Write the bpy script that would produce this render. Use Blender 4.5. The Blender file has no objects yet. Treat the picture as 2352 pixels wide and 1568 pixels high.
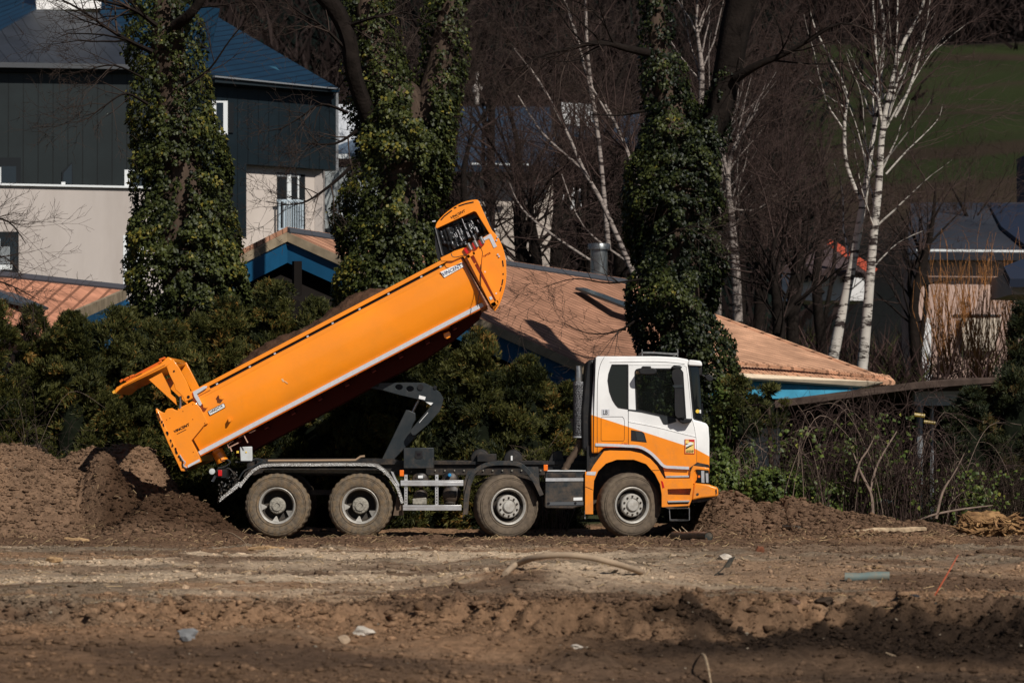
import bpy, bmesh, math, random
import numpy as np
from mathutils import Vector, Matrix, geometry
R = math.radians
S = bpy.context.scene
COL = S.collection

# ------------------------------------------------------------------ camera
CAM = Vector((0.0, -62.0, 1.75))
PITCH = math.atan(199 / 8820)          # camera looks slightly upward
cd = bpy.data.cameras.new('camera')
cam = bpy.data.objects.new('camera', cd); COL.objects.link(cam)
cam.location = CAM; cam.rotation_euler = (R(90) + PITCH, 0, 0)
cd.lens = 135; cd.sensor_width = 36; cd.clip_start = 0.5; cd.clip_end = 3000
cd.dof.use_dof = True; cd.dof.focus_distance = 62.2; cd.dof.aperture_fstop = 3.2
S.camera = cam

# ------------------------------------------------------------------ light
SUN_AZ, SUN_EL = R(31), R(39)          # to the right of the viewing axis, behind the camera
sdir = Vector((math.sin(SUN_AZ) * math.cos(SUN_EL), -math.cos(SUN_AZ) * math.cos(SUN_EL), math.sin(SUN_EL)))
sl = bpy.data.lights.new('sun', 'SUN'); sl.energy = 5.0; sl.angle = R(0.53); sl.color = (1.0, 0.95, 0.88)
so = bpy.data.objects.new('sun', sl); COL.objects.link(so)
so.rotation_euler = sdir.to_track_quat('Z', 'Y').to_euler(); so.location = (20, -60, 40)
W = bpy.data.worlds.new('World'); S.world = W; W.use_nodes = True
nt = W.node_tree; bg = nt.nodes['Background']
sky = nt.nodes.new('ShaderNodeTexSky'); sky.sky_type = 'NISHITA'; sky.sun_disc = False
sky.sun_elevation = SUN_EL; sky.sun_rotation = math.atan2(sdir.x, sdir.y); sky.air_density = 0.7; sky.dust_density = 0.4; sky.altitude = 600
nt.links.new(sky.outputs[0], bg.inputs[0]); bg.inputs[1].default_value = 0.05
S.view_settings.view_transform = 'Standard'; S.view_settings.look = 'None'
S.view_settings.exposure = -0.05; S.view_settings.gamma = 1.0
S.cycles.use_denoising = True; S.cycles.max_bounces = 6; S.cycles.transparent_max_bounces = 12
S.cycles.sample_clamp_indirect = 4.0

# ------------------------------------------------------------------ helpers
CP, SP = math.cos(PITCH), math.sin(PITCH)
def ray(dx, dy):
    a = (dx - 1176) / 8820; b = (784 - dy) / 8820
    return Vector((a, CP - b * SP, SP + b * CP))
def at(dx, dy, Y):
    """world point at depth Y seen at reference position (dx,dy)"""
    d = ray(dx, dy); t = (Y - CAM.y) / d.y
    return CAM + d * t
def hit(dx, dy, p0, n):
    d = ray(dx, dy); t = (p0 - CAM).dot(n) / d.dot(n)
    return CAM + d * t
ORG = {}
def tag(o, label=None, cat=None, group=None, kind=None):
    if label: o['label'] = label
    if cat: o['category'] = cat
    if group: o['group'] = group
    if kind: o['kind'] = kind
    return o
def empty(name, loc=(0, 0, 0), label=None, cat=None, group=None, parent=None):
    o = bpy.data.objects.new(name, None); COL.objects.link(o)
    o.empty_display_size = 0.2
    loc = Vector(loc); ORG[o.name] = loc
    if parent is not None:
        o.parent = parent; o.location = loc - ORG[parent.name]
    else: o.location = loc
    return tag(o, label, cat, group)
def link(name, me, mat, parent=None, origin=None, smooth=None, bevel=None):
    """me in world coordinates; stored relative to its origin"""
    if origin is None:
        origin = ORG[parent.name] if parent is not None else Vector((0, 0, 0))
    origin = Vector(origin)
    if origin.length > 0: me.transform(Matrix.Translation(-origin))
    if mat is not None:
        for m in (mat if isinstance(mat, (list, tuple)) else [mat]): me.materials.append(m)
    o = bpy.data.objects.new(name, me); COL.objects.link(o)
    ORG[o.name] = origin
    if parent is not None:
        o.parent = parent; o.location = origin - ORG[parent.name]
    else: o.location = origin
    if smooth: shade(me, smooth)
    if bevel:
        b = o.modifiers.new('bevel', 'BEVEL'); b.width = bevel; b.segments = 2; b.limit_method = 'ANGLE'; b.angle_limit = R(40)
        b.harden_normals = False
    return o
def shade(me, ang=40):
    me.polygons.foreach_set('use_smooth', [True] * len(me.polygons))
    try: me.set_sharp_from_angle(angle=R(ang))
    except Exception: pass
class MB:
    def __init__(s): s.v = []; s.f = []; s.m = []
    def add(s, vs, fs, mi=0):
        b = len(s.v); s.v += [tuple(v) for v in vs]; s.f += [tuple(b + i for i in f) for f in fs]; s.m += [mi] * len(fs); return s
    def box(s, a, b, mi=0):
        x0, y0, z0 = a; x1, y1, z1 = b
        v = [(x0, y0, z0), (x1, y0, z0), (x1, y1, z0), (x0, y1, z0), (x0, y0, z1), (x1, y0, z1), (x1, y1, z1), (x0, y1, z1)]
        return s.add(v, [(0, 3, 2, 1), (4, 5, 6, 7), (0, 1, 5, 4), (1, 2, 6, 5), (2, 3, 7, 6), (3, 0, 4, 7)], mi)
    def xz(s, pts, y0, y1, holes=(), mi=0):
        """prism between y0 and y1; pts are (x,z)"""
        n = len(pts)
        ar = sum(pts[i][0] * pts[(i + 1) % n][1] - pts[(i + 1) % n][0] * pts[i][1] for i in range(n))
        if ar < 0: pts = pts[::-1]
        loops = [list(pts)] + [list(h) for h in holes]
        allp = [p for l in loops for p in l]; N = len(allp)
        vs = [(p[0], y0, p[1]) for p in allp] + [(p[0], y1, p[1]) for p in allp]
        fs = []
        if not holes:
            fs.append(tuple(range(n))); fs.append(tuple(N + i for i in range(n - 1, -1, -1)))
        else:
            tr = geometry.tessellate_polygon([[Vector((p[0], p[1], 0)) for p in l] for l in loops])
            for t in tr:
                a, b, c = (allp[i] for i in t)
                cr = (b[0] - a[0]) * (c[1] - a[1]) - (b[1] - a[1]) * (c[0] - a[0])
                if cr < 0: t = t[::-1]
                fs.append(tuple(t)); fs.append(tuple(N + i for i in t[::-1]))
        k = 0
        for li, l in enumerate(loops):
            m = len(l)
            a = sum(l[i][0] * l[(i + 1) % m][1] - l[(i + 1) % m][0] * l[i][1] for i in range(m))
            for i in range(m):
                i0, i1 = k + i, k + (i + 1) % m
                q = (i0, N + i0, N + i1, i1)
                if (li == 0) != (a > 0): q = q[::-1]
                fs.append(q)
            k += m
        return s.add(vs, fs, mi)
    def px(s, pts, y0, y1, holes=(), mi=0, yref=None):
        """prism with outline given as reference positions seen on the plane y0"""
        yr = y0 if yref is None else yref
        cv = lambda l: [((q := at(p[0], p[1], yr)).x, q.z) for p in l]
        return s.xz(cv(pts), y0, y1, [cv(h) for h in holes], mi)
    def slab(s, pts, th, mi=0, n=None):
        """flat polygon of 3-d points given thickness th away from the camera side"""
        pts = [Vector(p) for p in pts]
        nn = Vector((0, 0, 0))
        for i in range(len(pts)): nn += pts[i].cross(pts[(i + 1) % len(pts)])
        nn.normalize()
        if n is not None: nn = Vector(n)
        c = sum(pts, Vector()) / len(pts)
        if nn.dot(CAM - c) < 0: nn = -nn; pts = pts[::-1]
        N = len(pts)
        vs = pts + [p - nn * th for p in pts]
        fs = [tuple(range(N)), tuple(2 * N - 1 - i for i in range(N))]
        fs += [(i, N + i, N + (i + 1) % N, (i + 1) % N) for i in range(N)]
        return s.add(vs, fs, mi)
    def tube(s, path, rad, n=6, cap=True, mi=0, closed=False):
        path = [Vector(p) for p in path]; m = len(path)
        if not hasattr(rad, '__len__'): rad = [rad] * m
        ring = []; up = None
        for i in range(m):
            t = (path[min(i + 1, m - 1)] - path[max(i - 1, 0)])
            if t.length < 1e-9: t = Vector((0, 0, 1))
            t.normalize()
            if up is None: up = Vector((0, 1, 0)) if abs(t.y) < 0.9 else Vector((1, 0, 0))
            a = t.cross(up)
            if a.length < 1e-6: a = t.orthogonal()
            a.normalize(); b = a.cross(t); up = b
            ring.append([path[i] + (a * math.cos(2 * math.pi * k / n) + b * math.sin(2 * math.pi * k / n)) * rad[i] for k in range(n)])
        vs = [v for r in ring for v in r]
        fs = [(i * n + k, (i + 1) * n + k, (i + 1) * n + (k + 1) % n, i * n + (k + 1) % n) for i in range(m - 1) for k in range(n)]
        if cap: fs += [tuple(range(n)), tuple((m - 1) * n + n - 1 - k for k in range(n))]
        return s.add(vs, fs, mi)
    def lathe(s, prof, c, n=48, axis='y', mi=0, mod=None, cap=True):
        """prof: (r, offset along axis); c centre"""
        c = Vector(c); vs = []
        for j, (r, h) in enumerate(prof):
            for k in range(n):
                a = 2 * math.pi * k / n
                rr = r + (mod(j, k) if mod else 0)
                if axis == 'y': vs.append(c + Vector((rr * math.cos(a), h, rr * math.sin(a))))
                elif axis == 'z': vs.append(c + Vector((rr * math.cos(a), rr * math.sin(a), h)))
                else: vs.append(c + Vector((h, rr * math.cos(a), rr * math.sin(a))))
        m = len(prof)
        fs = [(j * n + k, j * n + (k + 1) % n, (j + 1) * n + (k + 1) % n, (j + 1) * n + k) for j in range(m - 1) for k in range(n)]
        if cap and prof[0][0] > 1e-6: fs.append(tuple(range(n - 1, -1, -1)))
        if cap and prof[-1][0] > 1e-6: fs.append(tuple((m - 1) * n + k for k in range(n)))
        return s.add(vs, fs, mi)
    def mirror(s, yc=1.25):
        """adds the same shapes on the far side"""
        b = len(s.v); s.v += [(v[0], 2 * yc - v[1], v[2]) for v in s.v]
        s.f += [tuple(b + i for i in f[::-1]) for f in list(s.f)]; s.m += list(s.m); return s
    def mesh(s, name):
        me = bpy.data.meshes.new(name); me.from_pydata(s.v, [], s.f); 
        if any(s.m): me.polygons.foreach_set('material_index', s.m)
        bm = bmesh.new(); bm.from_mesh(me); bmesh.ops.recalc_face_normals(bm, faces=bm.faces); bm.to_mesh(me); bm.free()
        me.update(); return me
    def build(s, name, mat, parent=None, **k): return link(name, s.mesh(name), mat, parent, **k)
def npmesh(name, V, F, attr=None):
    """fast mesh from numpy arrays; F is (n,3) or (n,4)"""
    me = bpy.data.meshes.new(name); V = np.asarray(V, np.float32); F = np.asarray(F, np.int32)
    k = F.shape[1]; me.vertices.add(len(V)); me.vertices.foreach_set('co', V.ravel())
    me.loops.add(F.size); me.loops.foreach_set('vertex_index', F.ravel())
    me.polygons.add(len(F)); me.polygons.foreach_set('loop_start', np.arange(0, F.size, k, dtype=np.int32))
    try: me.polygons.foreach_set('loop_total', np.full(len(F), k, np.int32))
    except Exception: pass
    me.update(calc_edges=True)
    if attr is not None:
        for nm, arr in attr.items():
            c = me.color_attributes.new(nm, 'FLOAT_COLOR', 'POINT')
            a = np.ones((len(V), 4), np.float32); a[:, :arr.shape[1]] = arr; c.data.foreach_set('color', a.ravel())
    return me
def copy_tree(o, parent=None):
    c = o.copy(); COL.objects.link(c); c.parent = parent if parent is not None else o.parent
    for ch in [x for x in bpy.data.objects if x.parent == o]: copy_tree(ch, c)
    return c
# numpy value noise
def _h(ix, iy, s):
    h = (ix.astype(np.int64) * 374761393 + iy.astype(np.int64) * 668265263 + s * 974711) & 0xffffffff
    h = ((h ^ (h >> 13)) * 1274126177) & 0xffffffff
    return ((h ^ (h >> 16)) & 0xffff) / 65535.0
def vn(x, y, s=0):
    x = np.asarray(x, float); y = np.asarray(y, float)
    ix = np.floor(x); iy = np.floor(y); fx = x - ix; fy = y - iy
    fx = fx * fx * (3 - 2 * fx); fy = fy * fy * (3 - 2 * fy)
    a = _h(ix, iy, s); b = _h(ix + 1, iy, s); c = _h(ix, iy + 1, s); d = _h(ix + 1, iy + 1, s)
    return (a * (1 - fx) + b * fx) * (1 - fy) + (c * (1 - fx) + d * fx) * fy
def fbm(x, y, s=0, o=4, g=0.5):
    t = 0; a = 1; n = 0
    for i in range(o):
        t = t + a * vn(x * 2 ** i + i * 17.3, y * 2 ** i - i * 9.1, s + i); n += a; a *= g
    return t / n
def sstep(a, b, x):
    t = np.clip((x - a) / (b - a), 0, 1); return t * t * (3 - 2 * t)

def spline(pts, k=5):
    out = []
    for i in range(len(pts) - 1):
        p0 = pts[max(i - 1, 0)]; p1 = pts[i]; p2 = pts[i + 1]; p3 = pts[min(i + 2, len(pts) - 1)]
        for j in range(k):
            t = j / k
            out.append(tuple(0.5 * (2 * p1[a] + (p2[a] - p0[a]) * t + (2 * p0[a] - 5 * p1[a] + 4 * p2[a] - p3[a]) * t * t + (3 * p1[a] - p0[a] - 3 * p2[a] + p3[a]) * t ** 3) for a in range(len(p1))))
    out.append(tuple(pts[-1])); return out

# ------------------------------------------------------------------ materials
def mat(name, col, rough=0.6, metal=0.0, coat=0.0, noise=0.0, nscale=6.0, bump=0.0, bscale=40.0, spec=None, dirt=None, dscale=3.0, damt=0.5, stretch=None):
    m = bpy.data.materials.new(name); m.use_nodes = True; n = m.node_tree; p = n.nodes['Principled BSDF']
    p.inputs['Roughness'].default_value = rough; p.inputs['Metallic'].default_value = metal
    p.inputs['Coat Weight'].default_value = coat; p.inputs['Coat Roughness'].default_value = 0.05
    p.inputs['Specular IOR Level'].default_value = spec if spec is not None else (0.5 if rough < .45 else (0.25 if rough < .6 else 0.07))
    p.inputs['Base Color'].default_value = (*col, 1)
    tc = n.nodes.new('ShaderNodeTexCoord'); src = tc.outputs['Object']
    if stretch:
        mp = n.nodes.new('ShaderNodeMapping'); mp.inputs['Scale'].default_value = stretch
        n.links.new(src, mp.inputs[0]); src = mp.outputs[0]
    out = None
    if noise > 0:
        t = n.nodes.new('ShaderNodeTexNoise'); t.inputs['Scale'].default_value = nscale; t.inputs['Detail'].default_value = 6
        n.links.new(src, t.inputs['Vector'])
        r = n.nodes.new('ShaderNodeMapRange'); r.inputs[1].default_value = 0.3; r.inputs[2].default_value = 0.7
        r.inputs[3].default_value = 1 - noise; r.inputs[4].default_value = 1 + noise
        n.links.new(t.outputs['Fac'], r.inputs[0])
        mx = n.nodes.new('ShaderNodeMix'); mx.data_type = 'RGBA'; mx.blend_type = 'MULTIPLY'; mx.inputs[0].default_value = 1
        mx.inputs[6].default_value = (*col, 1); n.links.new(r.outputs[0], mx.inputs[7]); out = mx.outputs[2]
    if dirt:
        t = n.nodes.new('ShaderNodeTexNoise'); t.inputs['Scale'].default_value = dscale; t.inputs['Detail'].default_value = 8; t.inputs['Roughness'].default_value = 0.65
        n.links.new(src, t.inputs['Vector'])
        r = n.nodes.new('ShaderNodeMapRange'); r.inputs[1].default_value = 0.42; r.inputs[2].default_value = 0.72; r.inputs[4].default_value = damt
        n.links.new(t.outputs['Fac'], r.inputs[0])
        mx = n.nodes.new('ShaderNodeMix'); mx.data_type = 'RGBA'; n.links.new(r.outputs[0], mx.inputs[0])
        mx.inputs[6].default_value = (*col, 1); mx.inputs[7].default_value = (*dirt, 1)
        if out: n.links.new(out, mx.inputs[6])
        out = mx.outputs[2]
    if out: n.links.new(out, p.inputs['Base Color'])
    if bump > 0:
        t = n.nodes.new('ShaderNodeTexNoise'); t.inputs['Scale'].default_value = bscale; t.inputs['Detail'].default_value = 5
        n.links.new(src, t.inputs['Vector'])
        b = n.nodes.new('ShaderNodeBump'); b.inputs['Strength'].default_value = min(1, bump); b.inputs['Distance'].default_value = 0.02
        n.links.new(t.outputs['Fac'], b.inputs['Height']); n.links.new(b.outputs[0], p.inputs['Normal'])
    return m
def banded(name, c1, c2, direc, period, duty=0.08, rough=0.4, metal=0.0, noise=0.15, nscale=1.5, sub=None):
    """two colours in parallel bands (standing seams, tile courses) measured along a direction"""
    m = mat(name, c1, rough, metal, noise=noise, nscale=nscale, dirt=tuple(c * .55 for c in c1), dscale=.7, damt=.6); n = m.node_tree; p = n.nodes['Principled BSDF']
    base = p.inputs['Base Color'].links[0].from_socket
    tc = n.nodes.new('ShaderNodeTexCoord')
    d = n.nodes.new('ShaderNodeVectorMath'); d.operation = 'DOT_PRODUCT'; dv = Vector(direc).normalized() / period
    d.inputs[1].default_value = dv; n.links.new(tc.outputs['Object'], d.inputs[0])
    f = n.nodes.new('ShaderNodeMath'); f.operation = 'FRACT'; n.links.new(d.outputs['Value'], f.inputs[0])
    l = n.nodes.new('ShaderNodeMath'); l.operation = 'LESS_THAN'; l.inputs[1].default_value = duty; n.links.new(f.outputs[0], l.inputs[0])
    mx = n.nodes.new('ShaderNodeMix'); mx.data_type = 'RGBA'; n.links.new(l.outputs[0], mx.inputs[0]); n.links.new(base, mx.inputs[6])
    mx.inputs[7].default_value = (*c2, 1); n.links.new(mx.outputs[2], p.inputs['Base Color'])
    b = n.nodes.new('ShaderNodeBump'); b.inputs['Distance'].default_value = 0.03; b.inputs['Strength'].default_value = 0.6
    n.links.new(l.outputs[0], b.inputs['Height']); n.links.new(b.outputs[0], p.inputs['Normal'])
    return m
def leafmat(name, c1, c2, rough=0.45, trans=0.25, c3=None):
    """foliage: leaf-to-leaf variation, some light through the blade"""
    m = bpy.data.materials.new(name); m.use_nodes = True; n = m.node_tree; p = n.nodes['Principled BSDF']
    at_ = n.nodes.new('ShaderNodeAttribute'); at_.attribute_name = 'var'
    sp = n.nodes.new('ShaderNodeSeparateColor'); n.links.new(at_.outputs['Color'], sp.inputs[0])
    r = n.nodes.new('ShaderNodeValToRGB'); r.color_ramp.elements[0].color = (*c1, 1); r.color_ramp.elements[1].color = (*c2, 1)
    if c3: e = r.color_ramp.elements.new(0.94); e.color = (*c2, 1); r.color_ramp.elements[2].color = (*c3, 1)
    n.links.new(sp.outputs[0], r.inputs[0]); n.links.new(r.outputs[0], p.inputs['Base Color'])
    p.inputs['Roughness'].default_value = rough; p.inputs['Specular IOR Level'].default_value = 0.22
    tr = n.nodes.new('ShaderNodeBsdfTranslucent'); n.links.new(r.outputs[0], tr.inputs[0])
    ms = n.nodes.new('ShaderNodeMixShader'); ms.inputs[0].default_value = trans
    n.links.new(p.outputs[0], ms.inputs[1]); n.links.new(tr.outputs[0], ms.inputs[2])
    n.links.new(ms.outputs[0], n.nodes['Material Output'].inputs[0]); return m
def glass(name, tint, mixv=0.35, rough=0.03):
    m = bpy.data.materials.new(name); m.use_nodes = True; n = m.node_tree
    p = n.nodes['Principled BSDF']; p.inputs['Base Color'].default_value = (*tint, 1); p.inputs['Roughness'].default_value = rough
    t = n.nodes.new('ShaderNodeBsdfTransparent'); t.inputs[0].default_value = (0.72, 0.78, 0.74, 1)
    ms = n.nodes.new('ShaderNodeMixShader'); ms.inputs[0].default_value = mixv
    n.links.new(p.outputs[0], ms.inputs[1]); n.links.new(t.outputs[0], ms.inputs[2])
    n.links.new(ms.outputs[0], n.nodes['Material Output'].inputs[0]); return m

ORANGE = (0.88, 0.255, 0.008)
M = {}
M['orange'] = mat('orange_paint', ORANGE, 0.32, coat=0.35, noise=0.07, nscale=1.2, dirt=(0.5, 0.19, 0.03), dscale=1.3, damt=0.3, bump=0.22, bscale=1.3)
M['tape'] = mat('reflective_tape', (0.5, 0.5, 0.52), 0.4, noise=0.08, nscale=20)
M['black'] = mat('black_plastic', (0.007, 0.007, 0.008), 0.5, noise=0.3, dirt=(0.03, 0.025, 0.02), dscale=5, damt=0.3, spec=0.35)
M['frame'] = mat('chassis_paint', (0.009, 0.009, 0.01), 0.55, dirt=(0.05, 0.04, 0.03), dscale=4, damt=0.5)
M['charcoal'] = mat('charcoal_paint', (0.014, 0.019, 0.022), 0.45, dirt=(0.06, 0.055, 0.05), dscale=5, damt=0.4, spec=0.35)
M['tyre'] = mat('dusty_tyre', (0.1, 0.078, 0.058), 0.9, dirt=(0.17, 0.13, 0.09), dscale=5, damt=0.8, bump=0.3, bscale=60, noise=0.25, nscale=14)
M['mudtyre'] = mat('muddy_tyre', (0.115, 0.092, 0.068), 0.95, dirt=(0.22, 0.15, 0.085), dscale=9, damt=0.9, bump=0.5, bscale=50, noise=0.3, nscale=16)
M['rim'] = mat('painted_rim', (0.42, 0.4, 0.36), 0.45, metal=0.3, dirt=(0.2, 0.16, 0.12), dscale=12, damt=0.6)
M['rimdark'] = mat('dirty_rim', (0.05, 0.045, 0.04), 0.7, dirt=(0.13, 0.1, 0.07), dscale=9, damt=0.6)
M['hub'] = mat('dusty_hub', (0.26, 0.24, 0.2), 0.7, noise=0.3, nscale=30, bump=0.4)
M['alu'] = mat('aluminium', (0.62, 0.62, 0.62), 0.35, metal=0.55, noise=0.06)
M['checker'] = mat('tread_plate', (0.42, 0.41, 0.39), 0.42, metal=0.6, bump=1.0, bscale=55, dirt=(0.16, 0.13, 0.1), dscale=9, damt=0.8)
M['steel'] = mat('exhaust_steel', (0.4, 0.38, 0.36), 0.3, metal=0.9, noise=0.2, nscale=20)
M['greybox'] = mat('pale_grey_box', (0.5, 0.52, 0.52), 0.5, dirt=(0.25, 0.2, 0.12), dscale=10, damt=0.3)
M['white'] = mat('white_enamel', (0.72, 0.72, 0.70), 0.4)
M['blueink'] = mat('blue_ink', (0.01, 0.03, 0.16), 0.5)
M['blackink'] = mat('black_ink', (0.012, 0.01, 0.012), 0.6)
M['glass'] = glass('tinted_glass', (0.008, 0.01, 0.011), 0.85)
M['darkglass'] = glass('dark_glass', (0.006, 0.008, 0.009), 0.06)
M['lens'] = glass('clear_lens', (0.5, 0.5, 0.52), 0.4)
M['amber'] = mat('amber_lens', (0.8, 0.16, 0.01), 0.25)
M['red'] = mat('red_lens', (0.5, 0.01, 0.01), 0.25)
M['yellow'] = mat('yellow_label', (0.75, 0.5, 0.06), 0.5)
M['seat'] = mat('seat_fabric', (0.03, 0.03, 0.032), 0.9)
M['tarp'] = mat('black_tarp', (0.015, 0.016, 0.018), 0.28, bump=0.8, bscale=12)

def muddy(m, z0=.35, z1=1.75, amt=.75, col=(.20, .135, .085)):
    """dried mud thrown up by the wheels: thickest low down, in broken patches"""
    n = m.node_tree; p = n.nodes['Principled BSDF']; b = p.inputs['Base Color']
    tc = n.nodes.new('ShaderNodeTexCoord'); sx = n.nodes.new('ShaderNodeSeparateXYZ'); n.links.new(tc.outputs['Object'], sx.inputs[0])
    r = n.nodes.new('ShaderNodeMapRange'); r.inputs[1].default_value = z1; r.inputs[2].default_value = z0; r.inputs[3].default_value = 0; r.inputs[4].default_value = .34; n.links.new(sx.outputs[2], r.inputs[0])
    t = n.nodes.new('ShaderNodeTexNoise'); t.inputs['Scale'].default_value = 7; t.inputs['Detail'].default_value = 9; t.inputs['Roughness'].default_value = .7; n.links.new(tc.outputs['Object'], t.inputs['Vector'])
    a = n.nodes.new('ShaderNodeMath'); a.operation = 'ADD'; n.links.new(r.outputs[0], a.inputs[0]); n.links.new(t.outputs['Fac'], a.inputs[1])
    q = n.nodes.new('ShaderNodeMapRange'); q.inputs[1].default_value = .62; q.inputs[2].default_value = .92; q.inputs[4].default_value = amt; n.links.new(a.outputs[0], q.inputs[0])
    mx = n.nodes.new('ShaderNodeMix'); mx.data_type = 'RGBA'; n.links.new(q.outputs[0], mx.inputs[0])
    if b.links: n.links.new(b.links[0].from_socket, mx.inputs[6])
    else: mx.inputs[6].default_value = b.default_value
    mx.inputs[7].default_value = (*col, 1); n.links.new(mx.outputs[2], b); return m
for k_ in ('orange', 'charcoal', 'black', 'alu', 'frame'): muddy(M[k_], amt=.34 if k_ == 'orange' else .4)
# ================================================================== GROUND
def px2x(dx, Y): return (dx - 1176) / 8820 * (Y - CAM.y)
def bumpf(x, y, cx, cy, rx, ry, p=2):
    return np.exp(-(np.abs((x - cx) / rx) ** p + np.abs((y - cy) / ry) ** p))
def height(x, y):
    x = np.asarray(x, float); y = np.asarray(y, float)
    h = 0.05 * (fbm(x * .5, y * .25, 1, 3) - .5)
    near = sstep(-60, -50, y) * (1 - sstep(9, 14, y))
    # bank: the site floor steps down towards the camera
    edge = -24.4 + 3.6 * (fbm(x * .30, x * 0 + 3.3, 7, 4) - .5) + 1.8 * (fbm(x * 1.3, y * .8, 8, 4) - .5)
    dep = .36 + .15 * np.tanh(x / 2.0)
    h -= dep * (.6 * (1 - sstep(edge - 1.0, edge, y)) + .4 * (1 - sstep(edge - 3.2, edge - 1.6 + 1.2 * (fbm(x * .8, y * .5, 9, 3) - .5), y)))
    churn = sstep(-29, -26, y) * (1 - sstep(-7, -5, y)) * (.35 + .9 * sstep(.42, .6, fbm(x * .32 + 4, y * .16, 13, 3)) * (.5 + .5 * sstep(-1, 2, x)))
    rg = 1 - np.abs(2 * fbm(x * 1.0, y * .45, 14, 5, .6) - 1) * 2.2
    h += churn * (.055 * rg + .05 * (fbm(x * 4, y * 2.5, 15, 4, .6) - .5))
    h -= .07 * (1 - sstep(-29.5, -27.5, y + .8 * (fbm(x * .4, y * .3, 5, 3) - .5)))
    bank = bumpf(x, y, x, edge - .5, 1, 1.1)
    h += bank * (.30 * (fbm(x * 3.2, y * 2.2, 11, 5, .6) - .5) + .26 * (fbm(x * 8, y * 5, 12, 3) - .5))
    # lumpy disturbed strip in front of the wheels, smooth driven tracks nearer
    rough = sstep(-9, -4.5, y) + .28 + .6 * sstep(.45, .62, fbm(x * .5, y * .3, 24, 3))
    h += rough * near * (.10 * (fbm(x * 1.6, y * 1.3, 21, 5) - .5) + .035 * (fbm(x * 7, y * 6, 22, 4, .6) - .5))
    h += near * .02 * (fbm(x * 11, y * 7, 23, 3) - .5)
    # long ruts running across
    h += near * .10 * (fbm(x * .8, y * .6, 31, 5, .58) - .5) * sstep(-24, -20, y) * (1 - sstep(-7, -5, y))
    # low kerb of spoil before the wheels
    h += .10 * bumpf(x, y, x, -3.2, 1, 1.6) * (fbm(x * .9, y * .5, 41, 4) - .12)
    h -= .10 * bumpf(x, y, x, 1.2, 1, 1.8, 4) * (x > -7) * (x < 4.5)
    # sandy mound with the hose
    h += .20 * bumpf(x, y, px2x(1300, -18.5), -19.5, 1.1, 2.2) + .10 * bumpf(x, y, px2x(1240, -20), -20.5, .5, 1.0)
    h += .12 * bumpf(x, y, px2x(620, -18), -18.5, 1.0, 1.0) * (fbm(x * 2, y * 2, 51, 3))
    # right-hand mound in front of the cab
    rm = .46 * bumpf(x, y, 4.15, 1.7, 1.25, 1.6) + .45 * bumpf(x, y, 3.35, 2.2, .55, 1.4) + .26 * bumpf(x, y, 5.7, 1.5, 1.5, 1.7)
    h += rm * (.70 + .9 * (fbm(x * 2.4, y * 2, 61, 5, .6) - .3))
    # spoil heap on the left
    crest = .55 + .85 * sstep(-5.4, -6.2, x) + .12 * np.cos((x + 6.7) * 2.1) * sstep(-5, -6, x) + .05 * np.cos(x * 3.7)
    tip_ = 1 - sstep(-6.6, -4.9, x)
    hp = (1.42 + .09 * np.cos((x + 6.55) * 3.0) - .12 * bumpf(x, y, -7.5, y, .35, 1)) * (1 - sstep(-6.15, -5.15, x)) * np.clip(1 - np.abs((y - 2.9) / 2.3) ** 1.6, 0, 1)
    side = (1.15 + .25 * sstep(-7.2, -8.6, x)) * (1 - sstep(-7.5, -6.1, x)) * np.clip(1 - np.abs((y - 1.6) / 2.9) ** 1.7, 0, 1)
    lump = 1.12 * bumpf(x, y, -6.72, .75, .48, .75) + .62 * bumpf(x, y, -6.25, .2, .7, .9)
    fresh = .62 * bumpf(x, y, -5.75, -.1, .85, 1.25) + .34 * bumpf(x, y, -4.95, -.1, .7, 1.0)
    H = np.maximum(np.maximum(hp, side), np.maximum(lump, fresh))
    H += .35 * np.minimum(np.minimum(hp, lump), .3)
    amp = np.clip(H * 3, 0, 1)
    H = H + amp * (.26 * (fbm(x * 1.9, y * 1.7, 71, 5, .55) - .5) + .07 * (fbm(x * 8, y * 7, 72, 4, .6) - .5))
    h = h + np.clip(H, 0, 9)
    # beyond the hedge the land rolls gently, then the valley side climbs
    far = sstep(8, 60, y)
    h = h * (1 - sstep(7, 12, y)) + far * .5 * (fbm(x * .03, y * .03, 81, 3) - .5)
    return h
def axis(lo, hi, step, out_lo, out_hi, g=1.25):
    a = list(np.arange(lo, hi + 1e-6, step)); s = step
    while a[-1] < out_hi: s *= g; a.append(min(a[-1] + s, out_hi))
    s = step
    while a[0] > out_lo: s *= g; a.insert(0, max(a[0] - s, out_lo))
    return np.array(a)
gx = axis(-10.2, 10.2, .034, -420, 420)
gy = np.concatenate([axis(-31.5, -20, .04, -130, -20)[:-1], np.arange(-20, -6, .06), axis(-6, 6.5, .045, -6, 420)])
GX, GY = np.meshgrid(gx, gy, indexing='ij')
GZ = height(GX, GY)
V = np.stack([GX, GY, GZ], -1).reshape(-1, 3)
ny = len(gy); ii = np.arange(len(gx) - 1)[:, None] * ny + np.arange(ny - 1)[None]
F = np.stack([ii, ii + ny, ii + ny + 1, ii + 1], -1).reshape(-1, 4)
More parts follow.
